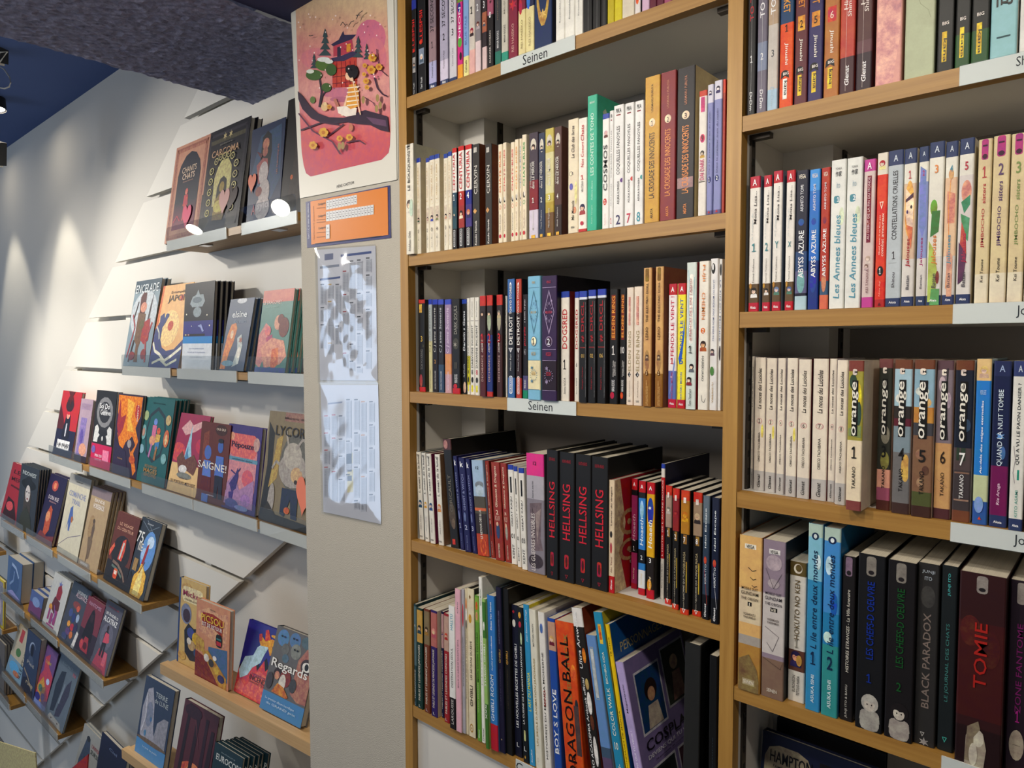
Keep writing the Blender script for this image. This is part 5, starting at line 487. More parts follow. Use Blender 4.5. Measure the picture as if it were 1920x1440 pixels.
('R1',0.8781,0.004,2.9538,0.0302,0.182,0.0,'b9bfa0',[(0.78,1,'e0dac4')],[],[('e',0.45,0.9,0.35,0.09,'ece6d4'),('l',[(0.2,0.6),(0.5,0.45),(0.8,0.4),(0.9,0.35)],0.01,'8a8c74'),('l',[(0.3,0.7),(0.6,0.62)],0.01,'8a8c74')],{'dep': 0.14},'broad sage green spine with a pencil face',1),
('R1',0.9108,0.004,2.9538,0.0159,0.182,0.0,'20211e',[(0.9,1,'3c6840')],[('4',0.85,0.07,0.3,'b82c34','h'),('NATSU',0.6,0.16,0.2,'f0f0e0',None,0.32),('AKUMA',0.6,0.16,0.2,'f0f0e0',None,0.65),('kana',0.13,0.14,0.25,'3a3010','d'),('BIG',0.29,0.02,0.5,'f0e8e0','h')],[('r',0.15,0.46,0.48,0.76,'b82c34'),('r',0.52,0.48,0.85,0.78,'b82c34'),('r',0.25,0.06,0.62,0.24,'e8c838')],{},'black spine with red panels and yellow foot plate',1),
('R1',0.9282,0.004,2.9538,0.0141,0.182,0.0,'20211e',[(0,0.2,'2c5a2c')],[('1',0.85,0.07,0.3,'4ca838','h'),('NATSU',0.6,0.16,0.2,'f0f0e0',None,0.32),('AKUMA',0.6,0.16,0.2,'f0f0e0',None,0.65),('kana',0.13,0.14,0.25,'3a3010','d'),('BIG',0.29,0.02,0.5,'f0e8e0','h')],[('r',0.15,0.46,0.48,0.76,'4ca838'),('r',0.52,0.48,0.85,0.78,'4ca838'),('r',0.25,0.06,0.62,0.24,'e8c838')],{},'black spine with green panels numbered one',1),
('R1',0.9433,0.004,2.9538,0.0162,0.182,0.0,'20211e',[(0,0.2,'2c5a2c')],[('2',0.85,0.07,0.3,'4ca838','h'),('NATSU',0.6,0.16,0.2,'f0f0e0',None,0.32),('AKUMA',0.6,0.16,0.2,'f0f0e0',None,0.65),('kana',0.13,0.14,0.25,'3a3010','d'),('BIG',0.29,0.02,0.5,'f0e8e0','h')],[('r',0.15,0.46,0.48,0.76,'4ca838'),('r',0.52,0.48,0.85,0.78,'4ca838'),('r',0.25,0.06,0.62,0.24,'e8c838')],{},'black spine with green panels numbered two',1),
('R1',0.9608,0.004,2.9538,0.0235,0.182,0.0,'e8e6de',[(0,0.62,'9cc8cc')],[('隙間',0.44,0.3,0.7,'1c1a1c','v'),('1',0.84,0.06,0.15,'ffffff','h')],[('e',0.5,0.84,0.33,0.08,'221e20'),('r',0.2,0.12,0.8,0.13,'3a5a60')],{},'white and aqua spine with black ideograms,numbered one',1),
('R1',0.9865,0.004,2.9538,0.0221,0.182,0.0,'e4e2dc',[],[('隙間',0.5,0.3,0.7,'1c1a1c','v'),('2',0.86,0.06,0.15,'ffffff','h')],[('e',0.5,0.86,0.33,0.08,'221e20')],{},'white spine with black ideograms at the picture edge',1),
('R2',0.6965,0.005,2.6949,0.0141,0.1783,0.0,'e9e4dc',[(0.915,1,'c01c34'),(0,0.065,'c01c34'),(0.065,0.205,'6a5438')],[('A l image de',0.63,0.2,0.24,'c8d0d0',None,0.3),('Mona Lisa...',0.77,0.24,0.34,'3a3030',None,0.6),('1',0.475,0.06,0.5,'3c8c94','h'),('Tsumuji Yoshimura',0.3,0.18,0.25,'3a3434'),('A',0.955,0.045,0.5,'ffffff','h'),('Akata',0.03,0.02,0.7,'ffffff','h')],[('H',0.55,0.15,0.85,'2a2420','f0d4c0','e8e6e4'),('e',0.15,0.19,0.15,0.02,'d0a040')],{'sd': '8f98a4'},'white spine with red tab and photo foot,teal numeral one',1),
('R2',0.7152,0.005,2.6949,0.0106,0.1772,0.0,'e9e4dc',[(0.915,1,'c01c34'),(0,0.065,'c01c34'),(0.065,0.205,'6a5438')],[('A l image de',0.63,0.2,0.24,'c8d0d0',None,0.3),('Mona Lisa...',0.77,0.24,0.34,'3a3030',None,0.6),('2',0.475,0.06,0.5,'3c8c94','h'),('Tsumuji Yoshimura',0.3,0.18,0.25,'3a3434'),('A',0.955,0.045,0.5,'ffffff','h'),('Akata',0.03,0.02,0.7,'ffffff','h')],[('H',0.55,0.15,0.85,'2a2420','f0d4c0','e8e6e4'),('e',0.15,0.19,0.15,0.02,'d0a040')],{'sd': '8f98a4'},'white spine with red tab and photo foot,teal numeral two',1),
('R2',0.728,0.005,2.6949,0.012,0.1806,0.0,'e9e4dc',[(0.915,1,'c01c34'),(0,0.065,'c01c34'),(0.065,0.205,'6a5438')],[('A l image de',0.63,0.2,0.24,'c8d0d0',None,0.3),('Mona Lisa...',0.77,0.24,0.34,'3a3030',None,0.6),('Y',0.475,0.06,0.5,'3c8c94','h'),('Tsumuji Yoshimura',0.3,0.18,0.25,'3a3434'),('A',0.955,0.045,0.5,'ffffff','h'),('Akata',0.03,0.02,0.7,'ffffff','h')],[('H',0.55,0.15,0.85,'7a88b8','f0d4c0','5a8878'),('e',0.15,0.19,0.15,0.02,'d0a040')],{'sd': '8f98a4'},'white spine with red tab and photo foot,teal letter y',1),
('R2',0.745,0.005,2.6949,0.0112,0.1787,0.0,'e9e4dc',[(0.915,1,'c01c34'),(0,0.065,'c01c34'),(0.065,0.205,'6a5438')],[('A l image de',0.63,0.2,0.24,'c8d0d0',None,0.3),('Mona Lisa...',0.77,0.24,0.34,'3a3030',None,0.6),('X',0.475,0.06,0.5,'3c8c94','h'),('Tsumuji Yoshimura',0.3,0.18,0.25,'3a3434'),('A',0.955,0.045,0.5,'ffffff','h'),('Akata',0.03,0.02,0.7,'ffffff','h')],[('H',0.55,0.15,0.85,'5868a8','f0d4c0','5a8878'),('e',0.15,0.19,0.15,0.02,'d0a040')],{'sd': '8f98a4'},'white spine with red tab and photo foot,teal letter x',1),
('R2',0.7576,0.005,2.6949,0.0152,0.1763,0.0,'1f2138',[(0.28,0.42,'30507c'),(0.12,0.28,'6a688c'),(0,0.1,'b8d0d8')],[('ABYSS AZURE',0.4,0.34,0.55,'f4f4f4'),('AKIHITO TOMI',0.8,0.19,0.32,'e8e8ec'),('VEGA',0.955,0.03,0.7,'f0e8d8','h')],[('e',0.45,0.63,0.3,0.025,'2c5ca8'),('e',0.5,0.2,0.4,0.08,'7fb0b0')],{'sd': '262840'},'night blue spine with pale foot and white capitals',1),
('R2',0.7741,0.005,2.6949,0.013,0.1749,0.0,'2f78c8',[(0,0.35,'1c3c88'),(0.85,1,'4898e0')],[('ABYSS AZURE',0.4,0.34,0.55,'f4f4f4'),('AKIHITO TOMI',0.8,0.19,0.32,'e8e8ec'),('VEGA',0.955,0.03,0.7,'f0e8d8','h')],[('e',0.45,0.63,0.3,0.025,'2c5ca8'),('e',0.5,0.2,0.4,0.08,'2448a0')],{'sd': '262840'},'azure spine with white capitals',1),
('R2',0.7884,0.005,2.6949,0.0105,0.1748,0.0,'b8402c',[(0.1,0.2,'40607c'),(0,0.1,'d87058')],[('ABYSS AZURE',0.4,0.34,0.55,'f4f4f4'),('AKIHITO TOMI',0.8,0.19,0.32,'e8e8ec'),('VEGA',0.955,0.03,0.7,'f0e8d8','h')],[('e',0.45,0.63,0.3,0.025,'8c3050'),('e',0.5,0.2,0.4,0.08,'c88068')],{'sd': '262840'},'vermilion spine with white capitals',1),
('R2',0.8001,0.005,2.6949,0.0174,0.1818,0.0,'e6e6e0',[],[('Les Annees bleues',0.35,0.56,0.5,'5a9cb0'),('1',0.735,0.03,0.2,'ffffff','h'),('ito',0.83,0.04,0.3,'b0c0c8','h'),('作家',0.905,0.04,0.5,'4a4a4a','h'),('TONKA',0.94,0.015,0.5,'555555','h')],[('rr',0.15,0.71,0.6,0.76,'5a98a8'),('e',0.8,0.62,0.2,0.06,'dce4c8')],{'sd': 'dcdcd4'},'broad white spine with slate blue italic title numbered one',1),
('R2',0.8185,0.005,2.6949,0.0177,0.1812,0.0,'e6e6e0',[],[('Les Annees bleues',0.35,0.56,0.5,'5a9cb0'),('2',0.735,0.03,0.2,'ffffff','h'),('ito',0.83,0.04,0.3,'b0c0c8','h'),('作家',0.905,0.04,0.5,'4a4a4a','h'),('TONKA',0.94,0.015,0.5,'555555','h')],[('rr',0.15,0.71,0.6,0.76,'5a98a8'),('e',0.8,0.62,0.2,0.06,'dce4c8')],{'sd': 'dcdcd4'},'broad white spine with slate blue italic title numbered two',1),
('R2',0.8378,0.005,2.6949,0.0126,0.1761,0.0,'d8c4c0',[(0.92,1,'c84c9c'),(0,0.07,'c84c9c')],[('AU DEBUT DE LA FIN DU MONDE',0.67,0.42,0.26,'e8c8cc'),('KEI TANAKA',0.18,0.16,0.28,'7a4048'),('A',0.955,0.045,0.5,'ffffff','h')],[('r',0.25,0.44,0.75,0.89,'8c2438'),('H',0.5,0.33,0.7,'c8b0a0','f0dcd0','d8c8c0'),('H',0.35,0.28,0.5,'8a6a60','f0dcd0','c8b0b0')],{'sd': 'c090a8'},'pink spine with wine title panel and two boys',1),
('R2',0.8523,0.005,2.6949,0.0115,0.1811,0.0,'e0482c',[(0.86,1,'e4dccc'),(0,0.05,'b82c30')],[('combat amoureux',0.47,0.28,0.36,'f8e0d0',None,0.7),('Quoi quoi il ne faut pas',0.47,0.26,0.2,'f8e0d0',None,0.35),('1',0.235,0.04,0.25,'ffffff','h'),('Nina Agi',0.12,0.1,0.22,'f0b0a0')],[('e',0.5,0.235,0.4,0.033,'1c1a1c'),('H',0.45,0.93,0.9,'b81c24','f0dcc8','e8e0a0'),('ti',0.5,0.66,0.5,0.05,'f8e0d0'),('t',0.5,0.02,0.4,0.02,'701820')],{},'vermilion orange spine with cartoon head on top',1),
('R2',0.864,0.005,2.6949,0.0161,0.1816,0.0,'bfc6ca',[(0.905,1,'37456c'),(0,0.055,'37456c')],[('CONSTELLATIONS CRUELLES',0.65,0.44,0.4,'3a3438'),('1',0.33,0.05,0.25,'4a4448','h'),('Shinou',0.17,0.1,0.25,'4a4448'),('A',0.95,0.04,0.35,'d8e0e8','h'),('Akata',0.028,0.015,0.6,'ffffff','h')],[('r',0.1,0.28,0.75,0.282,'8a8a90')],{'sd': 'd8dcd8'},'pale grey spine with thin decorative capitals',1),
('R2',0.8809,0.005,2.6949,0.0129,0.1808,0.0,'e0c4a8',[(0.78,0.91,'e8e4d8'),(0.905,1,'37456c'),(0,0.06,'37456c'),(0.06,0.3,'dcd6d0')],[('Jalouses',0.34,0.18,0.5,'b03040'),('1',0.835,0.05,0.3,'c83c48','h'),('Battan',0.15,0.09,0.34,'5a545c'),('A',0.955,0.04,0.4,'d8e0e8','h'),('Akata',0.03,0.015,0.6,'ffffff','h')],[('e',0.5,0.62,0.5,0.18,'e8b060'),('p',[(0.1,0.75),(0.95,0.68),(0.9,0.5),(0.4,0.48),(0.1,0.58)],'f0d4bc'),('p',[(0.1,0.68),(0.9,0.72),(0.9,0.69),(0.1,0.66)],'5a3c50'),('e',0.7,0.63,0.1,0.012,'3a2c30'),('e',0.3,0.6,0.1,0.012,'5a4070'),('p',[(0.2,0.52),(0.9,0.5),(0.8,0.36),(0.4,0.45)],'d87858')],{'sd': 'dcd6c8'},'romance spine with honey haired portrait,numbered one',1),
('R2',0.8961,0.005,2.6949,0.0099,0.1804,0.0,'9aa4d0',[(0.78,0.91,'e8e4d8'),(0.905,1,'37456c'),(0,0.06,'37456c'),(0.06,0.3,'dcd6d0')],[('Jalouses',0.34,0.18,0.5,'b03878'),('2',0.835,0.05,0.3,'c02c58','h'),('Battan',0.15,0.09,0.34,'5a545c'),('A',0.955,0.04,0.4,'d8e0e8','h'),('Akata',0.03,0.015,0.6,'ffffff','h')],[('p',[(0,0.88),(0.9,0.85),(1,0.5),(0.5,0.43),(0,0.5)],'8490cc')],{'sd': 'dcd6c8'},'romance spine with periwinkle blue drape,numbered two',1),
('R2',0.9065,0.005,2.6949,0.0149,0.1833,0.0,'e8e4d8',[(0.78,0.91,'e8e4d8'),(0.905,1,'37456c'),(0,0.06,'37456c'),(0.06,0.3,'dcd6d0')],[('Jalouses',0.34,0.18,0.5,'e08c48'),('3',0.835,0.05,0.3,'e09050','h'),('Battan',0.15,0.09,0.34,'5a545c'),('A',0.955,0.04,0.4,'d8e0e8','h'),('Akata',0.03,0.015,0.6,'ffffff','h')],[('e',0.35,0.6,0.3,0.05,'7ca840'),('p',[(0.2,0.58),(0.9,0.58),(0.8,0.45),(0.1,0.42)],'4c8448'),('p',[(0,0.4),(0.4,0.35),(0.8,0.2),(0.6,0.02),(0,0.02)],'b8c868'),('e',0.8,0.17,0.15,0.04,'8a4438'),('p',[(0.3,0.1),(1,0.1),(1,0),(0.2,0)],'68a868')],{'sd': 'dcd6c8'},'romance spine with green gloved hand,numbered three',1),
('R2',0.9225,0.005,2.6949,0.0118,0.181,0.0,'e6c4a4',[(0.78,0.91,'e8e4d8'),(0.905,1,'37456c'),(0,0.06,'37456c'),(0.06,0.3,'dcd6d0')],[('Jalouses',0.34,0.18,0.5,'5c9cb0'),('4',0.835,0.05,0.3,'5c9cb0','h'),('Battan',0.15,0.09,0.34,'5a545c'),('A',0.955,0.04,0.4,'d8e0e8','h'),('Akata',0.03,0.015,0.6,'ffffff','h')],[('p',[(0.1,0.7),(1,0.68),(1,0.5),(0.2,0.5)],'d89080'),('l',[(0.5,0.8),(0.3,0.6),(0.4,0.4),(0.2,0.1)],0.08,'e8a060'),('e',0.5,0.8,0.3,0.03,'d8a878'),('p',[(0.2,0.35),(0.9,0.3),(0.9,0.05),(0.3,0.05)],'dca890')],{'sd': 'dcd6c8'},'romance spine with peach watercolour stripes,numbered four',1),
('R2',0.9359,0.005,2.6949,0.0138,0.1816,0.0,'dcd4d0',[(0.78,0.91,'e8e4d8'),(0.905,1,'37456c'),(0,0.06,'37456c'),(0.06,0.3,'dcd6d0')],[('Jalouses',0.34,0.18,0.5,'b83858'),('5',0.835,0.05,0.3,'c02c48','h'),('Battan',0.15,0.09,0.34,'5a545c'),('A',0.955,0.04,0.4,'d8e0e8','h'),('Akata',0.03,0.015,0.6,'ffffff','h')],[('e',0.55,0.68,0.45,0.07,'dc9c88'),('p',[(0.1,0.62),(0.9,0.66),(0.9,0.6),(0.4,0.55)],'4c9470'),('p',[(0.1,0.55),(0.9,0.52),(0.8,0.38),(0.3,0.42)],'5c9c70'),('p',[(0.2,0.5),(0.6,0.42),(0.7,0.3),(0.1,0.36)],'c86050'),('p',[(0,0.38),(0.7,0.3),(0.5,0.15),(0,0.12)],'6a4060')],{'sd': 'dcd6c8'},'romance spine with green and coral scarf,numbered five',1),
('R2',0.9533,0.005,2.6949,0.0126,0.1775,0.0,'ddcba2',[(0,0.18,'e6dcc4')],[('JIMBOCHO',0.46,0.24,0.36,'c04c50'),('sisters',0.67,0.12,0.34,'c04c50'),('1',0.8,0.07,0.4,'c04c50','h'),('Kei Toume',0.2,0.14,0.28,'4a4038')],[('rr',0.15,0.875,0.8,0.999,'b83c84'),('e',0.48,0.895,0.25,0.015,'4a2038'),('r',0.25,0.955,0.7,0.965,'4a2038')],{'sd': 'd8c8a0'},'sand coloured spine with magenta bookmark and red title',1),
('R2',0.967,0.005,2.6949,0.0148,0.1786,0.0,'ddcba2',[(0,0.18,'e6dcc4')],[('JIMBOCHO',0.46,0.24,0.36,'6a5078'),('sisters',0.67,0.12,0.34,'6a5078'),('2',0.8,0.07,0.4,'6a5078','h'),('Kei Toume',0.2,0.14,0.28,'4a4038')],[('rr',0.15,0.875,0.8,0.999,'b83c84'),('e',0.48,0.895,0.25,0.015,'4a2038'),('r',0.25,0.955,0.7,0.965,'4a2038')],{'sd': 'd8c8a0'},'sand coloured spine with magenta bookmark and purple title',1),
('R2',0.983,0.005,2.6949,0.0136,0.1777,0.0,'ddcba2',[(0,0.18,'e6dcc4')],[('JIMBOCHO',0.46,0.24,0.36,'8a9c60'),('sisters',0.67,0.12,0.34,'8a9c60'),('3',0.8,0.07,0.4,'8a9c60','h'),('Kei Toume',0.2,0.14,0.28,'4a4038')],[('rr',0.15,0.875,0.8,0.999,'b83c84'),('e',0.48,0.895,0.25,0.015,'4a2038'),('r',0.25,0.955,0.7,0.965,'4a2038')],{'sd': 'd8c8a0'},'sand coloured spine with magenta bookmark and green title',1),
('R2',0.9979,0.005,2.6949,0.0113,0.177,0.0,'ddcba2',[(0,0.18,'e6dcc4')],[('JIMBOCHO',0.46,0.24,0.36,'c08c50'),('sisters',0.67,0.12,0.34,'c08c50'),('4',0.8,0.07,0.4,'c08c50','h'),('Kei Toume',0.2,0.14,0.28,'4a4038')],[('rr',0.15,0.875,0.8,0.999,'b83c84'),('e',0.48,0.895,0.25,0.015,'4a2038'),('r',0.25,0.955,0.7,0.965,'4a2038')],{'sd': 'd8c8a0'},'sand coloured spine with magenta bookmark and amber title',1),
('R3',0.6907,0.0347,2.45,0.0035,0.1846,0.0,'e7dccb',[(0,0.15,'c0bcb8')],[('La noces des Lucioles',0.77,0.3,0.42,'3a2e2a'),('1',0.525,0.03,0.2,'4a3834','h'),('ORECO TACHIBANA',0.33,0.22,0.24,'3a302c'),('Glenat',0.075,0.1,0.36,'2a2626')],[('e',0.5,0.525,0.33,0.022,'d8a8a0'),('e',0.5,0.525,0.26,0.017,'e7dccb')],{'sd': 'd8d0d0'},'cream spine with wedding script and grey foot numbered one',1),
('R3',0.6981,0.0274,2.45,0.0149,0.1831,0.0,'e7dccb',[(0,0.15,'c0bcb8')],[('La noces des Lucioles',0.77,0.3,0.42,'3a2e2a'),('2',0.525,0.03,0.2,'4a3834','h'),('ORECO TACHIBANA',0.33,0.22,0.24,'3a302c'),('Glenat',0.075,0.1,0.36,'2a2626')],[('e',0.5,0.525,0.33,0.022,'d8a8a0'),('e',0.5,0.525,0.26,0.017,'e7dccb'),('e',0.85,0.45,0.15,0.05,'e8d870')],{'sd': 'd8d0d0'},'cream spine with wedding script and grey foot numbered two',1),
('R3',0.7151,0.025,2.45,0.0137,0.1824,0.0,'e7dccb',[(0,0.15,'c0bcb8')],[('La noces des Lucioles',0.77,0.3,0.42,'3a2e2a'),('3',0.525,0.03,0.2,'4a3834','h'),('ORECO TACHIBANA',0.33,0.22,0.24,'3a302c'),('Glenat',0.075,0.1,0.36,'2a2626')],[('e',0.5,0.525,0.33,0.022,'d8a8a0'),('e',0.5,0.525,0.26,0.017,'e7dccb'),('e',0.85,0.45,0.15,0.05,'e8d870')],{'sd': 'd8d0d0'},'cream spine with wedding script and grey foot numbered three',1),
('R3',0.7316,0.0217,2.45,0.0105,0.1826,0.0,'e7dccb',[(0,0.15,'c0bcb8')],[('La noces des Lucioles',0.77,0.3,0.42,'3a2e2a'),('4',0.525,0.03,0.2,'4a3834','h'),('ORECO TACHIBANA',0.33,0.22,0.24,'3a302c'),('Glenat',0.075,0.1,0.36,'2a2626')],[('e',0.5,0.525,0.33,0.022,'d8a8a0'),('e',0.5,0.525,0.26,0.017,'e7dccb')],{'sd': 'd8d0d0'},'cream spine with wedding script and grey foot numbered four',1),
('R3',0.7465,0.0152,2.45,0.0139,0.1829,0.0,'e7dccb',[(0,0.15,'c0bcb8')],[('La noces des Lucioles',0.77,0.3,0.42,'3a2e2a'),('5',0.525,0.03,0.2,'4a3834','h'),('ORECO TACHIBANA',0.33,0.22,0.24,'3a302c'),('Glenat',0.075,0.1,0.36,'2a2626')],[('e',0.5,0.525,0.33,0.022,'d8a8a0'),('e',0.5,0.525,0.26,0.017,'e7dccb'),('e',0.85,0.45,0.15,0.05,'e8d870')],{'sd': 'd8d0d0'},'cream spine with wedding script and grey foot numbered five',1),
('R3',0.7618,0.014,2.45,0.0158,0.1814,0.0,'e7dccb',[(0,0.15,'c0bcb8')],[('La noces des Lucioles',0.77,0.3,0.42,'3a2e2a'),('6',0.525,0.03,0.2,'4a3834','h'),('ORECO TACHIBANA',0.33,0.22,0.24,'3a302c'),('Glenat',0.075,0.1,0.36,'2a2626')],[('e',0.5,0.525,0.33,0.022,'d8a8a0'),('e',0.5,0.525,0.26,0.017,'e7dccb')],{'sd': '7c2c34'},'cream spine with wedding script and grey foot numbered six',1),
('R3',0.7797,0.0158,2.45,0.0185,0.1824,0.0,'e7dccb',[(0,0.15,'c0bcb8')],[('La noces des Lucioles',0.77,0.3,0.42,'3a2e2a'),('7',0.525,0.03,0.2,'4a3834','h'),('ORECO TACHIBANA',0.33,0.22,0.24,'3a302c'),('Glenat',0.075,0.1,0.36,'2a2626')],[('e',0.5,0.525,0.33,0.022,'d8a8a0'),('e',0.5,0.525,0.26,0.017,'e7dccb')],{'sd': '7c2c34'},'cream spine with wedding script and grey foot numbered seven',1),
('R3',0.7987,0.0185,2.45,0.0089,0.1825,0.0,'e7dccb',[(0,0.15,'c0bcb8')],[('La noces des Lucioles',0.77,0.3,0.42,'3a2e2a'),('8',0.525,0.03,0.2,'4a3834','h'),('ORECO TACHIBANA',0.33,0.22,0.24,'3a302c'),('Glenat',0.075,0.1,0.36,'2a2626')],[('e',0.5,0.525,0.33,0.022,'d8a8a0'),('e',0.5,0.525,0.26,0.017,'e7dccb')],{'sd': 'd8d0d0'},'cream spine with wedding script and grey foot numbered eight,first copy',1),
('R3',0.8114,0.0073,2.45,0.0124,0.1812,0.0,'e7dccb',[(0,0.15,'c0bcb8')],[('La noces des Lucioles',0.77,0.3,0.42,'3a2e2a'),('8',0.525,0.03,0.2,'4a3834','h'),('ORECO TACHIBANA',0.33,0.22,0.24,'3a302c'),('Glenat',0.075,0.1,0.36,'2a2626')],[('e',0.5,0.525,0.33,0.022,'d8a8a0'),('e',0.5,0.525,0.26,0.017,'e7dccb')],{'sd': 'd8d0d0'},'cream spine with wedding script and grey foot numbered eight,second copy',1),
('R3',0.8308,-0.014,2.45,0.0171,0.181,0.0,'8a8460',[(0.0,0.47,'ecdcc0'),(0.93,1,'8a4a40'),(0,0.065,'8a4a48'),(0.47,0.93,'a8a048')],[('orange',0.68,0.36,0.52,'f0ece0'),('1',0.39,0.08,0.4,'2a2624','h'),('TAKANO',0.22,0.15,0.28,'2a2624'),('M',0.925,0.015,0.2,'3a3030','h')],[('e',0.6,0.75,0.4,0.12,'e0c838'),('e',0.3,0.86,0.3,0.05,'38503c'),('e',0.8,0.65,0.2,0.08,'3a5448'),('p',[(0,0.55),(1,0.57),(1,0.49),(0,0.5)],'8a9860'),('r',0.24,0.5,0.72,0.87,'16130f'),('rr',0.25,0.905,0.6,0.945,'e8dcd0')],{'sd': 'e0d4c0','dep': 0.13},'watercolour spine with yellow green garden and black label',1),
('R3',0.8577,0.0123,2.45,0.0152,0.183,0.0,'8a8460',[(0.94,1,'7a4a48'),(0,0.065,'5a3028'),(0.065,0.15,'a05870'),(0.15,0.27,'d8a088'),(0.27,0.94,'34352c')],[('orange',0.68,0.36,0.52,'f0ece0'),('3',0.39,0.08,0.4,'1c1a18','h'),('TAKANO',0.22,0.15,0.28,'1c1a18'),('M',0.925,0.015,0.2,'3a3030','h')],[('e',0.6,0.5,0.4,0.06,'8a8474'),('e',0.6,0.33,0.4,0.06,'8a8448'),('r',0.24,0.5,0.72,0.87,'16130f'),('rr',0.25,0.905,0.6,0.945,'e8dcd0')],{'sd': 'c8b4a8','dep': 0.13},'watercolour spine with dark thicket over rose bands and black label',1),
('R3',0.8766,0.0052,2.45,0.0186,0.1825,0.0,'8a8460',[(0.94,1,'7a4a34'),(0,0.07,'4a3430'),(0.07,0.4,'7a7878'),(0.4,0.57,'8898a0'),(0.57,0.62,'6a2838'),(0.62,0.7,'3a3430'),(0.7,0.94,'b0ccd8')],[('orange',0.68,0.36,0.52,'f0ece0'),('4',0.39,0.08,0.4,'2a2624','h'),('TAKANO',0.22,0.15,0.28,'2a2624'),('M',0.925,0.015,0.2,'3a3030','h')],[('e',0.8,0.3,0.3,0.09,'d8b060'),('e',0.3,0.75,0.3,0.03,'e8e8e0'),('r',0.24,0.5,0.72,0.87,'16130f'),('rr',0.25,0.905,0.6,0.945,'e8dcd0')],{'sd': 'c8b4a8','dep': 0.13},'watercolour spine with sunny road and pale sky and black label',1),
('R3',0.8979,0.0026,2.45,0.0207,0.1827,0.0,'8a8460',[(0.94,1,'7a4a34'),(0,0.07,'4a3028'),(0.07,0.16,'5a6038'),(0.16,0.52,'8a6850'),(0.52,0.6,'4a4a50'),(0.6,0.7,'c89048'),(0.7,0.94,'98b8c8')],[('orange',0.68,0.36,0.52,'f0ece0'),('5',0.39,0.08,0.4,'2a2624','h'),('TAKANO',0.22,0.15,0.28,'2a2624'),('M',0.925,0.015,0.2,'3a3030','h')],[('e',0.4,0.8,0.4,0.03,'d8dcd4'),('e',0.6,0.73,0.35,0.03,'e0b478'),('e',0.3,0.4,0.2,0.03,'a88468'),('e',0.7,0.3,0.2,0.03,'6a4c3c'),('e',0.4,0.22,0.2,0.03,'b09070'),('r',0.24,0.5,0.72,0.87,'16130f'),('rr',0.25,0.905,0.6,0.945,'e8dcd0')],{'sd': 'c8b4a8','dep': 0.13},'watercolour spine with stony path and amber sky and black label',1),
('R3',0.9196,0.0084,2.45,0.0164,0.182,0.0,'8a8460',[(0.94,1,'6a5058'),(0,0.065,'5a3438'),(0.065,0.48,'d0a470'),(0.48,0.94,'8a7c84')],[('orange',0.68,0.36,0.52,'f0ece0'),('6',0.39,0.08,0.4,'3a2c24','h'),('TAKANO',0.22,0.15,0.28,'3a2c24'),('M',0.925,0.015,0.2,'3a3030','h')],[('l',[(0.7,0.95),(0.6,0.7),(0.8,0.5)],0.12,'3a3438'),('e',0.3,0.85,0.25,0.05,'c8b4bc'),('e',0.8,0.75,0.2,0.05,'b8a4b0'),('l',[(0.1,0.25),(0.9,0.2)],0.01,'5a4858'),('r',0.24,0.5,0.72,0.87,'16130f'),('rr',0.25,0.905,0.6,0.945,'e8dcd0')],{'sd': 'c8b4a8','dep': 0.13},'watercolour spine with blossom trees over ochre ground and black label',1),
('R3',0.9382,0.0071,2.45,0.0176,0.1823,0.0,'8a8460',[(0.94,1,'7a4a30'),(0,0.07,'7a4a34'),(0.07,0.32,'4a4244'),(0.32,0.46,'5a4c4c'),(0.46,0.94,'1e2638')],[('orange',0.68,0.36,0.52,'f0ece0'),('7',0.39,0.08,0.4,'f0f0ec','h'),('TAKANO',0.22,0.15,0.28,'f0f0ec'),('M',0.925,0.015,0.2,'3a3030','h')],[('r',0.1,0.38,0.3,0.46,'384838'),('r',0.4,0.38,0.7,0.46,'384838'),('r',0,0.3,1,0.31,'8a6a5c'),('r',0,0.13,1,0.14,'a08070'),('e',0.7,0.6,0.3,0.04,'3c5070'),('r',0.24,0.5,0.72,0.87,'16130f'),('rr',0.25,0.905,0.6,0.945,'e8dcd0')],{'sd': 'c8b4a8','dep': 0.13},'watercolour spine with night windows,white numeral and black label',1),
('R3',0.958,0.0069,2.45,0.0139,0.1841,0.0,'2f86d0',[(0.87,1,'e8c890'),(0.1,0.3,'c8d0a8'),(0,0.14,'3860a8')],[('Au-dela des neiges eternelles',0.53,0.44,0.26,'f0f4f8'),('MOON LIGHTS',0.8,0.03,0.5,'c8e0f4','h')],[('H',0.5,0.93,0.85,'ecd484','f0d4c0','d8b8a0'),('t',0.5,0.04,0.3,0.02,'c82030'),('e',0.4,0.12,0.4,0.05,'88a8d8')],{'sd': 'c8e0e8'},'sky blue novel spine with blond girl and white script',1),
('R3',0.9737,0.007,2.45,0.0159,0.1819,0.0,'1e2850',[(0.91,1,'2c3460'),(0.07,0.37,'7a1c5c'),(0,0.07,'33406c')],[('QUAND LA NUIT TOMBE',0.6,0.46,0.42,'d8e4ec'),('Rie Aruga',0.2,0.13,0.28,'e8c8dc'),('A',0.955,0.04,0.4,'a8b8d8','h'),('Akata',0.03,0.015,0.6,'ffffff','h')],[('s',0.5,0.55,0.35,'6aa0d8'),('e',0.7,0.45,0.2,0.04,'4c78a8')],{'sd': '2a3458'},'midnight spine with pale capitals and magenta block',1),
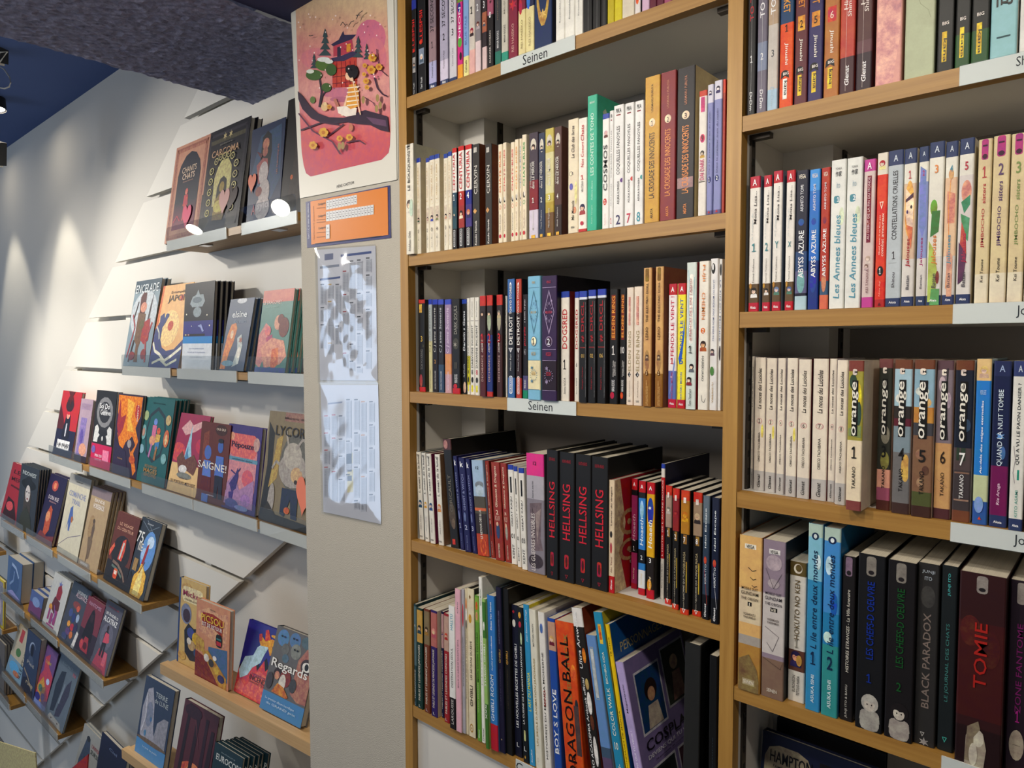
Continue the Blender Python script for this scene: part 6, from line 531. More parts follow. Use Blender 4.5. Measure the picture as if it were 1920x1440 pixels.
('R3',0.9921,0.001,2.45,0.0124,0.1822,0.0,'e4e2da',[(0.91,1,'3c4878'),(0,0.07,'37456c')],[('QUI A VU LE PAON DANSER ?',0.63,0.48,0.36,'2a3038'),('KITO ASAMI',0.16,0.16,0.28,'6ab0a0'),('A',0.955,0.04,0.4,'d8e0e8','h'),('Akata',0.03,0.015,0.6,'ffffff','h')],[('r',0.5,0.3,0.7,0.36,'2c9c88'),('l',[(0.1,0.5),(0.3,0.42),(0.1,0.34),(0.3,0.28)],0.05,'8a8088')],{},'white spine with peacock question title',1),
('R3',1.0063,-0.0027,2.45,0.0119,0.1816,0.0,'5a3a34',[(0.91,1,'3c4878')],[('NUIT',0.6,0.3,0.4,'e0d0c0')],[],{},'dark brown spine cut by the picture edge',1),
('R4',0.6923,-0.0015,2.1778,0.0314,0.2142,0.0,'e2b878',[(0.44,0.66,'e0cfb0'),(0.3,0.36,'b0a8a0'),(0,0.3,'b88c48')],[('MOBILE SUIT',0.665,0.018,0.8,'5a4a3c','h'),('GUNDAM',0.635,0.022,0.85,'5a4a3c','h'),('THE ORIGIN',0.6,0.018,0.85,'5a4a3c','h'),('I',0.565,0.02,0.1,'f0e8d8','h'),('YOSHIKAZU',0.5,0.015,0.6,'5a4a40','h'),('YASUHIKO',0.48,0.015,0.6,'5a4a40','h'),('VEGA',0.935,0.022,0.4,'3a3a3a','h'),('SEINEN',0.06,0.022,0.5,'e8e0d0','h')],[('r',0.22,0.92,0.78,0.95,'f0e8d8'),('r',0.4,0.552,0.6,0.578,'2a2624'),('l',[(0.4,0.8),(0.6,0.78),(0.8,0.79)],0.03,'4a4038'),('l',[(0.5,0.74),(0.65,0.725),(0.8,0.735)],0.03,'4a4038'),('l',[(0.6,0.69),(0.7,0.68),(0.85,0.69)],0.03,'4a4038'),('p',[(0,0.2),(0.5,0.24),(0.9,0.15),(1,0.08),(1,0),(0,0)],'8a744c'),('r',0.2,0.04,0.8,0.08,'b0a080')],{'dep': 0.155,'sd': 'b87840'},'ochre spine with seagulls and printed mecha title',1),
('R4',0.7249,-0.0002,2.1778,0.0298,0.2137,0.0,'9a8a98',[(0.28,0.66,'cfc8c4'),(0,0.25,'8a7060')],[('MOBILE SUIT',0.665,0.018,0.8,'4a4048','h'),('GUNDAM',0.635,0.022,0.85,'4a4048','h'),('THE ORIGIN',0.6,0.018,0.85,'4a4048','h'),('VII',0.563,0.02,0.25,'f0e8d8','h'),('YOSHIKAZU',0.5,0.015,0.6,'5a4a40','h'),('YASUHIKO',0.48,0.015,0.6,'5a4a40','h'),('VEGA',0.93,0.022,0.4,'3a3a3a','h'),('SEINEN',0.05,0.022,0.5,'e8e0d0','h')],[('r',0.25,0.915,0.8,0.945,'e8e4e0'),('r',0.35,0.55,0.7,0.577,'2a2624'),('e',0.5,0.86,0.4,0.05,'b8a8b0'),('e',0.5,0.73,0.3,0.03,'b0a4a8'),('l',[(0.1,0.45),(0.8,0.4),(0.5,0.3),(0.2,0.35)],0.02,'6a6068'),('l',[(0,0.25),(0.9,0.2),(1,0.24)],0.02,'5a4a44'),('l',[(0.1,0.82),(0.5,0.7),(0.9,0.8)],0.02,'5a5058')],{'dep': 0.155,'sd': '1e1c20'},'violet grey spine with armour sketch and printed mecha title',1),
('R4',0.7559,0.0125,2.1778,0.0216,0.188,0.0,'dcd6cc',[(0.9,1,'6a5830'),(0.22,0.37,'6a4438')],[('HOKUTO NO KEN',0.66,0.42,0.36,'6a5830'),('1',0.42,0.06,0.25,'9a9488','h'),('BURONSON',0.13,0.12,0.2,'4a4440',None,0.35),('TETSUO HARA',0.12,0.14,0.2,'4a4440',None,0.65)],[('e',0.5,0.95,0.3,0.035,'e8e0d0'),('e',0.55,0.955,0.22,0.026,'6a5830'),('H',0.45,0.32,0.8,'2c2450','e8a888','3a3468'),('e',0.7,0.3,0.2,0.04,'c8a050')],{},'white and bronze spine with masked fighter panel',1),
('R4',0.782,0.0029,2.1778,0.0179,0.2442,0.0,'3c92c0',[(0.93,1,'b8ccc0'),(0.7,0.93,'8cc4d8')],[('L ile entre deux mondes',0.6,0.52,0.5,'1c3458'),('1',0.285,0.07,0.4,'1c3458','h'),('ASUKA ISHII',0.12,0.15,0.26,'e0f0f4')],[('e',0.5,0.935,0.3,0.02,'1c3058'),('e',0.5,0.935,0.14,0.012,'e8f0f0'),('e',0.8,0.8,0.2,0.04,'d8ecf0'),('b',0.5,0.285,0.42,0.045,'1c5078')],{'dep': 0.15,'sd': '4c9cc4'},'aqua spine with dark brush script numbered one',1),
('R4',0.8018,0.0024,2.1778,0.0199,0.2426,0.0,'2f88b8',[(0.93,1,'b8ccc0'),(0.55,0.93,'4c94d0'),(0,0.38,'3c9898')],[('L ile entre deux mondes',0.6,0.52,0.45,'1c3458'),('2',0.285,0.07,0.4,'1c3458','h'),('ASUKA ISHII',0.12,0.15,0.26,'e0f0f4')],[('e',0.5,0.935,0.3,0.02,'1c3058'),('e',0.5,0.935,0.14,0.012,'e8f0f0'),('e',0.3,0.8,0.25,0.05,'c8e4f0'),('e',0.7,0.6,0.25,0.06,'2464c0'),('e',0.3,0.42,0.3,0.03,'c8e4dc'),('b',0.5,0.285,0.42,0.045,'1c5078')],{'dep': 0.15,'sd': '2878a8'},'turquoise wave spine with dark brush script numbered two',1),
('R4',0.8237,0.0057,2.1778,0.0153,0.2097,0.0,'221e1f',[],[('HISTOIRES ETRANGES - La Ville funeraire',0.55,0.5,0.3,'d8d4c8'),('JUNJI ITO & BAKU',0.12,0.2,0.26,'c8c4bc')],[('rr',0.15,0.88,0.8,0.995,'8a7488'),('e',0.48,0.9,0.22,0.015,'2a2428')],{'dep': 0.155},'black spine with cream serif line and mauve bookmark',1),
('R4',0.8433,0.0003,2.1778,0.0304,0.218,0.0,'1c1c1f',[],[('LES CHEFS-D OEUVRE',0.63,0.44,0.3,'1c3a98'),('1',0.3,0.05,0.2,'1c3a98','h')],[('rr',0.28,0.88,0.68,0.99,'8a847c'),('e',0.48,0.9,0.12,0.012,'2a2428'),('rr',0.15,0.0,0.95,0.12,'a8a49c'),('H',0.55,0.15,0.85,'b8b4ac','c8c0b4','a8a49c')],{'dep': 0.155,'sd': '1a181a'},'thick black spine with dim blue title and pencil woman',1),
('R4',0.876,0.001,2.1778,0.03,0.2164,0.0,'201c1e',[],[('LES CHEFS-D OEUVRE',0.63,0.44,0.3,'1e5a2c'),('2',0.3,0.05,0.2,'1e5a2c','h')],[('rr',0.28,0.88,0.68,0.99,'8a847c'),('e',0.48,0.9,0.12,0.012,'2a2428'),('rr',0.15,0.0,0.95,0.12,'a8a098'),('H',0.55,0.15,0.85,'241e20','c8c0b4','a8a098')],{'dep': 0.155,'sd': '1a181a'},'thick black spine with dim green title and pencil woman',1),
('R4',0.9062,0.0081,2.1778,0.022,0.2175,0.0,'363433',[],[('BLACK PARADOX',0.47,0.52,0.42,'8a7c74'),('JUNJI',0.955,0.02,0.7,'b8c0c8','h'),('ITO',0.92,0.02,0.4,'b8c0c8','h')],[('e',0.5,0.82,0.4,0.06,'4a4846'),('ti',0.4,0.06,0.25,0.025,'b8b4b0'),('s',0.5,0.02,0.3,'b0aca8')],{'dep': 0.155},'smoky grey spine with outlined capitals',1),
('R4',0.9301,0.011,2.1778,0.016,0.2185,0.0,'22282a',[],[('LE JOURNAL DES CHATS',0.48,0.42,0.34,'4a8480'),('JUNJI ITO',0.9,0.12,0.24,'5cc0c0')],[('ti',0.45,0.06,0.4,0.03,'4cb0a4')],{'dep': 0.155},'black teal spine with thin turquoise lettering',1),
('R4',0.9496,-0.0005,2.1778,0.0436,0.2188,0.0,'3c1c1e',[(0.25,0.75,'4c1c1c'),(0,0.2,'2c1618')],[('TOMIE',0.58,0.34,0.3,'b02c24')],[('e',0.25,0.7,0.25,0.08,'5c2420'),('e',0.7,0.62,0.25,0.1,'521e1c'),('rr',0.36,0.9,0.62,0.99,'98908a'),('e',0.49,0.92,0.08,0.01,'2a2428'),('p',[(0.2,0.02),(0.22,0.15),(0.4,0.22),(0.62,0.18),(0.7,0.1),(0.65,0),(0.2,0)],'a89c8c'),('e',0.5,0.15,0.14,0.045,'c8c0b0'),('p',[(0.25,0.2),(0.5,0.24),(0.55,0.2),(0.4,0.15),(0.42,0.02),(0.2,0.02)],'8a7c68'),('e',0.4,0.06,0.1,0.06,'c8c0b0')],{'dep': 0.155},'very thick blood red spine with pencilled long haired woman',1),
('R4',0.9948,0.012,2.1778,0.0209,0.2156,0.0,'2a1c28',[],[('ZONE FANTOME',0.55,0.46,0.3,'7a2468'),('1',0.3,0.06,0.2,'a82c88','h')],[('rr',0.28,0.88,0.7,0.99,'98908a'),('e',0.5,0.15,0.38,0.08,'a89c8c'),('l',[(0.3,0.15),(0.7,0.15)],0.02,'3a3430')],{'dep': 0.155},'purple black spine with magenta title and pale mask',1),
]
FACE = [
(-1.4363,0.118,3.002,0.2575,0.3401,0.012,0,0.1533,0.0,'cf9a80',[],[('CHANTS',0.72,0.06,0.42,'f0d8c0','h'),('CHATS',0.65,0.06,0.36,'f0d8c0','h'),('Auteur Dessin',0.6,0.015,0.3,'c8a090','h')],[('f',0.04,0.03,0.96,0.97,'a86c5c'),('f',0.08,0.05,0.92,0.95,'b87c68'),('p',[(0.17,0.12),(0.17,0.68),(0.22,0.78),(0.35,0.87),(0.5,0.9),(0.65,0.87),(0.78,0.78),(0.83,0.68),(0.83,0.12)],'1c2038'),('gp',0.17,0.12,0.83,0.4,'8a2c50','1c2038'),('F',0.5,0.2,0.33,'e07060','e88878','c83c50','d05060',0.14),('l',[(0.2,0.2),(0.3,0.26),(0.4,0.2)],0.02,'c04058')],{'sd': '9a4c3c','stk': ('e8527c',0.62,0.22,0.2,'hot pink'),'short': 'peach hardback'},'peach hardback with a dark arched window and a pink figure,top display shelf','books on the top display shelf'),
(-1.1864,0.118,3.002,0.2674,0.3402,0.016,1,0.154,0.0,'25222a',[],[('CARCOMA',0.755,0.065,0.66,'d8b08a','h'),('auteurs',0.83,0.015,0.3,'8a8478','h')],[('r',0.08,0.86,0.92,0.9,'5a5440'),('f',0.05,0.04,0.95,0.96,'3a3640'),('s',0.42,0.91,0.05,'c8b888'),('s',0.56,0.91,0.05,'c8b888'),('p',[(0.3,0.25),(0.28,0.52),(0.34,0.62),(0.42,0.68),(0.58,0.68),(0.68,0.6),(0.7,0.5),(0.68,0.25)],'cfc488'),('p',[(0.38,0.2),(0.38,0.42),(0.44,0.5),(0.52,0.52),(0.6,0.48),(0.62,0.4),(0.62,0.2)],'2a2420'),('p',[(0.34,0.12),(0.36,0.3),(0.46,0.36),(0.58,0.32),(0.66,0.2),(0.6,0.1)],'8a7020'),('e',0.5,0.42,0.06,0.05,'a08840'),('e',0.48,0.24,0.14,0.06,'c8b860'),('a',0.2,0.2,0.055,0.035,'cfc488'),('a',0.2,0.30000000000000004,0.055,0.035,'cfc488'),('a',0.2,0.4,0.055,0.035,'cfc488'),('a',0.2,0.5,0.055,0.035,'cfc488'),('a',0.2,0.6000000000000001,0.055,0.035,'cfc488'),('a',0.8,0.2,0.055,0.035,'cfc488'),('a',0.8,0.30000000000000004,0.055,0.035,'cfc488'),('a',0.8,0.4,0.055,0.035,'cfc488'),('a',0.8,0.5,0.055,0.035,'cfc488'),('a',0.8,0.6000000000000001,0.055,0.035,'cfc488'),('a',0.3,0.68,0.05,0.035,'cfc488'),('a',0.4,0.7100000000000001,0.05,0.035,'cfc488'),('a',0.5,0.7100000000000001,0.05,0.035,'cfc488'),('a',0.6000000000000001,0.7100000000000001,0.05,0.035,'cfc488'),('a',0.7,0.68,0.05,0.035,'cfc488')],{'sd': '8a8688','stk': ('d8a8a0',0.62,0.26,0.2,'pale pink'),'stk_shadow': ('3a1c1c',0.78,0.27,0.2,'dark maroon'),'short': 'black hardback'},'black hardback with a pale yellow scrollwork mirror frame','books on the top display shelf'),
(-0.868,0.118,3.002,0.183,0.279,0.014,1,0.0976,0.0,'2b3a5c',[],[('A',0.14,0.1,0.12,'c04848','h',0.22),('sylo',0.16,0.1,0.35,'e8dcd8','h',0.5),('LES CHRONIQUES',0.6,0.3,0.05,'b87c68','u',0.86)],[('p',[(0.05,0.5),(0.3,0.9),(0.9,0.95),(0.95,0.4),(0.7,0.2)],'3c5878'),('p',[(0.3,0.55),(0.36,0.88),(0.5,0.93),(0.62,0.88),(0.66,0.7),(0.6,0.5),(0.4,0.5)],'181620'),('e',0.47,0.8,0.1,0.06,'c88870'),('e',0.46,0.72,0.08,0.05,'b07060'),('p',[(0.22,0.6),(0.4,0.66),(0.55,0.64),(0.6,0.5),(0.56,0.4),(0.3,0.4)],'a85858'),('e',0.45,0.5,0.14,0.12,'c8bcb8'),('e',0.5,0.3,0.17,0.14,'c0b4b0'),('e',0.48,0.14,0.22,0.12,'c8bcb8'),('e',0.34,0.32,0.1,0.05,'8a3c38'),('p',[(0.2,0.75),(0.4,0.7),(0.35,0.66)],'6a2c38')],{'sd': '7a7c88','stk': ('e8805c',0.14,0.42,0.2,'coral'),'short': 'dark blue hardback'},'dark blue hardback with a long haired woman in white','books on the top display shelf'),
(-0.6849,0.118,3.002,0.1626,0.3258,0.012,0,0.1112,0.0,'2a2322',[],[],[('p',[(0.2,0.1),(0.35,0.5),(0.3,0.9),(0.6,0.9),(0.7,0.3),(0.5,0.05)],'3c302c'),('e',0.3,0.32,0.04,0.02,'c86838')],{'sd': '222222','short': 'tall blackish book half hidden by the column'},'tall blackish book half hidden by the column edge','books on the top display shelf'),
(-1.8505,0.118,2.574,0.2409,0.3342,0.014,1,0.1844,0.0,'8fa2ac',[(0.87,1,'3c5868')],[('ENCELADE',0.9,0.1,0.88,'e8eef0','h')],[('e',0.5,0.6,0.5,0.28,'c8d0d4'),('p',[(0.75,0.5),(0.8,0.85),(0.72,0.7),(0.68,0.5)],'4a4048'),('p',[(0.35,0.5),(0.3,0.8),(0.42,0.88),(0.52,0.84),(0.55,0.6)],'5c2428'),('e',0.47,0.68,0.12,0.06,'d89880'),('p',[(0.3,0.62),(0.6,0.6),(0.6,0.35),(0.5,0.2),(0.55,0.05),(0.4,0.05),(0.4,0.25),(0.3,0.3)],'7a5a44'),('p',[(0.55,0.5),(0.8,0.55),(0.85,0.3),(0.7,0.25),(0.55,0.3)],'a82c34'),('e',0.5,0.48,0.1,0.06,'6a6040'),('l',[(0.1,0.1),(0.25,0.45),(0.1,0.6)],0.04,'a84450'),('l',[(0.85,0.05),(0.75,0.3),(0.9,0.5)],0.05,'b04850'),('l',[(0.2,0.05),(0.3,0.3)],0.05,'3c2c34'),('l',[(0.25,0.75),(0.15,0.55)],0.03,'402830'),('e',0.3,0.12,0.12,0.05,'8a3840'),('e',0.75,0.14,0.1,0.06,'8a3840')],{'sd': '2c2c30','short': 'grey and white comic'},'grey and white comic with a red haired figure and icicle letters','books on the second display shelf'),
(-1.6048,0.118,2.574,0.252,0.3039,0.01,0,0.2081,0.0,'efbc7c',[],[('Estampille',0.9,0.04,0.5,'4a3428','h',0.58),('JAPON',0.82,0.1,0.62,'3a2428','h',0.58)],[('r',0,0,0.07,1,'e07840'),('e',0.45,0.47,0.33,0.22,'f6d494'),('e',0.7,0.83,0.06,0.04,'d84828'),('e',0.5,0.5,0.09,0.06,'c84830'),('p',[(0,0.0),(0,0.45),(0.12,0.55),(0.1,0.62),(0.22,0.66),(0.26,0.6),(0.4,0.64),(0.32,0.54),(0.24,0.48),(0.24,0.34),(0.34,0.24),(0.5,0.2),(0.75,0.22),(1,0.34),(1,0)],'243c7c'),('l',[(0.02,0.3),(0.12,0.2),(0.3,0.16),(0.5,0.08),(0.7,0.14),(0.98,0.24)],0.045,'e8e4d0'),('l',[(0.1,0.05),(0.35,0.1),(0.6,0.03),(0.9,0.1)],0.035,'d8d8c0'),('l',[(0.04,0.5),(0.16,0.42),(0.2,0.34)],0.03,'d8d8c8'),('e',0.34,0.62,0.06,0.03,'2c4884')],{'sd': 'e07840','short': 'apricot comic'},'apricot comic with dark blue curling waves','books on the second display shelf'),
(-1.3277,0.118,2.574,0.2145,0.2869,0.012,3,0.0766,0.0,'26262e',[(0,0.3,'e8ecf0'),(0.3,0.38,'3c98d8'),(0.38,0.56,'3a3c90')],[('La nuit sur la locomotive',0.2,0.02,0.6,'a8b0c8','h'),('Jeremie Moreau',0.14,0.015,0.4,'b8c0d0','h'),('sur le galactique',0.24,0.02,0.5,'a8b0c8','h')],[('p',[(0.2,0.76),(0.28,0.84),(0.4,0.86),(0.46,0.92),(0.52,0.86),(0.64,0.86),(0.7,0.78),(0.62,0.72),(0.28,0.72)],'a8b4b8'),('e',0.46,0.66,0.14,0.06,'a0acb0'),('e',0.44,0.8,0.16,0.035,'7a8890'),('r',0.05,0.385,0.75,0.41,'1c1820'),('e',0.1,0.4,0.03,0.008,'e0d0b0'),('e',0.2,0.4,0.03,0.008,'e0a0a0'),('p',[(0.5,0.5),(0.62,0.52),(0.72,0.44),(0.66,0.43),(0.6,0.48)],'a8b4e0'),('e',0.1,0.64,0.02,0.01,'fff8e0'),('e',0.8,0.62,0.02,0.01,'fff8e0'),('e',0.3,0.5,0.012,0.006,'fff8e0'),('e',0.9,0.5,0.02,0.01,'fff8e0')],{'sd': '8a8c92','short': 'black night comic'},'black night comic with silver emblem and a train over white foot','books on the second display shelf'),
(-1.0555,0.118,2.574,0.1521,0.2262,0.012,1,0.1922,0.0,'3f5878',[],[('elsine',0.78,0.09,0.6,'e8ecf0','h',0.5),('des mers',0.68,0.05,0.5,'8ca0b8','h',0.55)],[('e',0.5,0.97,0.2,0.04,'d8dce0'),('p',[(0.0,0.02),(0.12,0.5),(0.22,0.64),(0.4,0.66),(0.48,0.58),(0.42,0.4),(0.3,0.25),(0.22,0.02)],'e08c50'),('e',0.3,0.5,0.06,0.06,'f0d0b0'),('p',[(0.5,0.05),(0.62,0.3),(0.55,0.45),(0.7,0.5),(0.8,0.35),(0.75,0.1)],'c8d0cc'),('e',0.7,0.25,0.08,0.08,'e8e4d8'),('e',0.3,0.1,0.25,0.04,'8ab0c0'),('s',0.7,0.42,0.08,'a85850')],{'sd': 'a8a89c','short': 'blue comic'},'blue comic with an orange haired girl and white brush title','books on the second display shelf'),
(-0.8371,0.118,2.574,0.1667,0.2396,0.012,2,0.1535,0.0,'5d9088',[(0.85,1,'d47c70')],[('LE DRAGONEY',0.85,0.045,0.6,'f0c8c0','h',0.35),('roman graphique',0.79,0.015,0.4,'a8c8c0','h',0.35)],[('p',[(0.0,0.45),(0.2,0.6),(0.35,0.55),(0.4,0.35),(0.15,0.05),(0,0.1)],'d8908c'),('p',[(0.25,0.42),(0.45,0.46),(0.5,0.3),(0.35,0.28)],'b84c78'),('p',[(0.1,0.3),(0.45,0.42),(0.85,0.38),(0.98,0.2),(0.8,0.1),(0.3,0.05)],'e0a08c'),('p',[(0.5,0.28),(0.7,0.3),(0.75,0.1),(0.55,0.02),(0.5,0.1)],'e08058'),('e',0.6,0.6,0.12,0.09,'e0a890'),('e',0.8,0.54,0.16,0.12,'7a3c3c'),('e',0.68,0.64,0.1,0.06,'7a3c3c'),('e',0.3,0.5,0.1,0.06,'e07880'),('r',0,0,1,0.06,'3c5c98')],{'sd': '6a4048','short': 'sea green comic'},'sea green comic with pink band and reclining pink bodies','books on the second display shelf'),
(-2.7729,0.118,2.142,0.2696,0.3034,0.014,0,0.1872,0.0,'b8303c',[(0,0.4,'252a48')],[('LA NUIT',0.17,0.05,0.6,'333344','h'),('2 1 20',0.15,0.05,0.5,'888888','h')],[('r',0.15,0.1,0.8,0.24,'dcdcdc'),('p',[(0,0.4),(0,0.8),(0.3,0.55),(0.4,0.4)],'5a2430'),('e',0.5,0.78,0.2,0.1,'3a2430'),('p',[(0.3,0.3),(0.4,0.62),(0.5,0.68),(0.62,0.62),(0.7,0.3),(0.6,0.25),(0.4,0.25)],'202438'),('e',0.5,0.62,0.08,0.05,'e89888'),('e',0.5,0.66,0.09,0.025,'c83040'),('s',0.5,0.93,0.2,'5c2028'),('r',0.47,0.3,0.53,0.5,'c8c8d0')],{'sd': 'b8a898','short': 'red and navy comic'},'red and navy comic with a suited figure between curtains','books on the third display shelf'),
(-2.4671,0.118,2.142,0.153,0.278,0.012,0,0.1467,0.0,'b09aa8',[(0,0.1,'383040')],[('LEGENDES',0.88,0.1,0.8,'a890b0','h')],[('p',[(0.1,0.1),(0.2,0.7),(0.7,0.7),(0.6,0.1)],'8c7cb0'),('e',0.4,0.4,0.15,0.12,'6858a0'),('e',0.6,0.2,0.3,0.1,'d8a088')],{'sd': 'b8a488','short': 'narrow dusty pink comic'},'narrow dusty pink comic behind the red one','books on the third display shelf'),
(-2.2609,0.118,2.142,0.231,0.3232,0.022,0,0.1238,0.0,'2a2b30',[(0,0.3,'c8205c')],[('Sol Do',0.8,0.07,0.5,'f0f0f0','h',0.48),('Genève',0.72,0.07,0.5,'f0f0f0','h',0.55),('PRIX DU',0.15,0.035,0.35,'f4e4ec','h',0.4),('GRAND PRIX',0.1,0.03,0.35,'e0b0c8','h',0.4)],[('e',0.5,0.7,0.42,0.22,'33343a'),('a',0.5,0.72,0.4,0.2,'8a8a8c'),('p',[(0.05,0.32),(0.1,0.52),(0.2,0.55),(0.3,0.5),(0.28,0.44),(0.36,0.42),(0.28,0.38),(0.26,0.32)],'d8d8d4'),('p',[(0.95,0.32),(0.92,0.52),(0.8,0.55),(0.7,0.5),(0.74,0.44),(0.66,0.42),(0.72,0.38),(0.74,0.32)],'d8d8d4'),('e',0.5,0.38,0.04,0.03,'d8d8d4'),('e',0.12,0.22,0.1,0.05,'7a68b0'),('r',0.6,0.1,0.9,0.24,'e888a8')],{'sd': '1e1d20','short': 'black graphic novel'},'black graphic novel with white script,two pale profiles and raspberry wrapper','books on the third display shelf'),
(-2.0064,0.118,2.142,0.2537,0.3213,0.012,0,0.1169,0.0,'3a2c48',[],[('FLAMME',0.78,0.2,0.05,'f4e0d0','d',0.85),('Volume',0.2,0.02,0.2,'c8a070','h',0.3)],[('p',[(0.02,0.98),(0.98,0.98),(0.95,0.75),(0.8,0.6),(0.95,0.45),(0.8,0.3),(0.95,0.1),(0.85,0.03),(0.7,0.25),(0.55,0.45),(0.45,0.4),(0.3,0.25),(0.1,0.5),(0.2,0.65),(0.05,0.75)],'e88828'),('p',[(0.1,0.95),(0.2,0.7),(0.4,0.75),(0.3,0.55),(0.15,0.45),(0.05,0.6)],'a83040'),('p',[(0.4,0.95),(0.7,0.9),(0.6,0.7),(0.75,0.55),(0.5,0.55),(0.45,0.7)],'f4b848'),('p',[(0.55,0.42),(0.7,0.5),(0.85,0.4),(0.7,0.3)],'3a2840'),('e',0.62,0.4,0.08,0.05,'a8a0a0'),('p',[(0.0,0.45),(0.25,0.35),(0.5,0.3),(0.6,0.1),(0.5,0),(0,0)],'33284a'),('e',0.78,0.22,0.12,0.05,'c85828'),('rr',0.75,0.72,0.92,0.88,'c02c30')],{'sd': '28202a','short': 'flaming orange comic'},'flaming orange comic with a crouched fighter,red tag in the corner','books on the third display shelf'),
(-1.7631,0.118,2.142,0.2634,0.3184,0.01,3,0.1568,0.0,'236a6c',[],[('ENCYCLOPEDIE DES',0.2,0.03,0.4,'b88c50','h'),('MAGES',0.15,0.05,0.45,'c89858','h'),('ABANDONNES',0.1,0.04,0.42,'b88c50','h'),('Grimoire',0.94,0.02,0.4,'284448','h')],[('oct',0.5,0.57,0.36,0.33,'28404c'),('e',0.46,0.72,0.06,0.04,'7c98d8'),('p',[(0.38,0.68),(0.52,0.68),(0.5,0.5),(0.38,0.5)],'d87ca0'),('e',0.42,0.5,0.1,0.06,'e0a080'),('l',[(0.42,0.46),(0.36,0.3)],0.05,'c080b0'),('e',0.6,0.62,0.06,0.04,'d86848'),('p',[(0.52,0.58),(0.68,0.58),(0.66,0.48),(0.52,0.48)],'d8b060'),('p',[(0.52,0.48),(0.68,0.5),(0.66,0.42),(0.54,0.4)],'4c88b8'),('l',[(0.6,0.44),(0.56,0.28)],0.06,'a87850'),('e',0.12,0.78,0.085,0.06,'a8b888'),('e',0.1,0.58,0.085,0.09,'7cb0b0'),('e',0.1,0.38,0.085,0.055,'8cb4c0'),('e',0.88,0.76,0.085,0.06,'c8b080'),('e',0.88,0.55,0.085,0.1,'d87850'),('e',0.88,0.32,0.085,0.06,'88b8b8'),('e',0.1,0.58,0.05,0.05,'c09888'),('e',0.88,0.54,0.04,0.06,'e8c898')],{'sd': '1e6064','short': 'teal album'},'teal album with a doll pair inside an octagonal frame of medallions','books on the third display shelf'),
(-1.477,0.118,2.142,0.2286,0.2762,0.012,0,0.2217,0.0,'a8305c',[(0,0.36,'ecc890')],[('LES PORTEURS MEDUSEES',0.13,0.04,0.85,'4a3434','h'),('tome un',0.19,0.02,0.3,'6a4c40','h')],[('e',0.15,0.5,0.25,0.12,'d85058'),('e',0.9,0.62,0.2,0.1,'c83860'),('p',[(0.12,0.8),(0.35,0.92),(0.5,0.86),(0.75,0.92),(0.8,0.85),(0.6,0.78),(0.3,0.72)],'e0b0b0'),('p',[(0.38,0.38),(0.42,0.6),(0.48,0.86),(0.55,0.6),(0.66,0.42),(0.6,0.34)],'a8d0e0'),('p',[(0.4,0.4),(0.46,0.6),(0.5,0.5),(0.58,0.42)],'5c90b8'),('p',[(0.15,0.42),(0.3,0.52),(0.45,0.42),(0.7,0.5),(0.88,0.4),(0.8,0.25),(0.5,0.3),(0.3,0.24)],'7a4c40'),('e',0.42,0.3,0.14,0.05,'e8e4e0'),('e',0.5,0.22,0.25,0.04,'8a8c84'),('e',0.9,0.72,0.06,0.04,'f0dce0')],{'sd': 'a83c50','short': 'fantasy comic'},'fantasy comic with pale fairy temple,magenta sky and cream foot','books on the third display shelf'),
(-1.2444,0.118,2.142,0.2021,0.2599,0.01,0,0.1088,0.0,'6e2f24',[],[('SAIGNE!',0.46,0.09,0.98,'f4f0e8','h',0.48),('OUI OUI',0.93,0.03,0.3,'f0dcc8','h',0.7),('casterman',0.1,0.015,0.25,'e8e8f0','h')],[('p',[(0.1,0.5),(0.12,0.85),(0.3,0.9),(0.32,0.5)],'8c4430'),('e',0.7,0.92,0.2,0.07,'4a2018'),('e',0.3,0.62,0.12,0.09,'5878c0'),('p',[(0.15,0.3),(0.18,0.52),(0.42,0.52),(0.46,0.3)],'6888d0'),('p',[(0.1,0.1),(0.15,0.32),(0.46,0.32),(0.48,0.1)],'6a1c28'),('e',0.72,0.72,0.09,0.08,'4c70b8'),('e',0.72,0.79,0.09,0.03,'1e1c28'),('p',[(0.58,0.35),(0.6,0.6),(0.85,0.6),(0.88,0.35)],'5c80c8'),('p',[(0.6,0.08),(0.6,0.36),(0.86,0.36),(0.88,0.08),(0.76,0.08),(0.73,0.25),(0.7,0.08)],'20243c'),('r',0.2,0.0,0.42,0.1,'6888d0')],{'sd': '3a1c18','short': 'brown comic'},'brown comic with two blue skinned people and white block title','books on the third display shelf'),
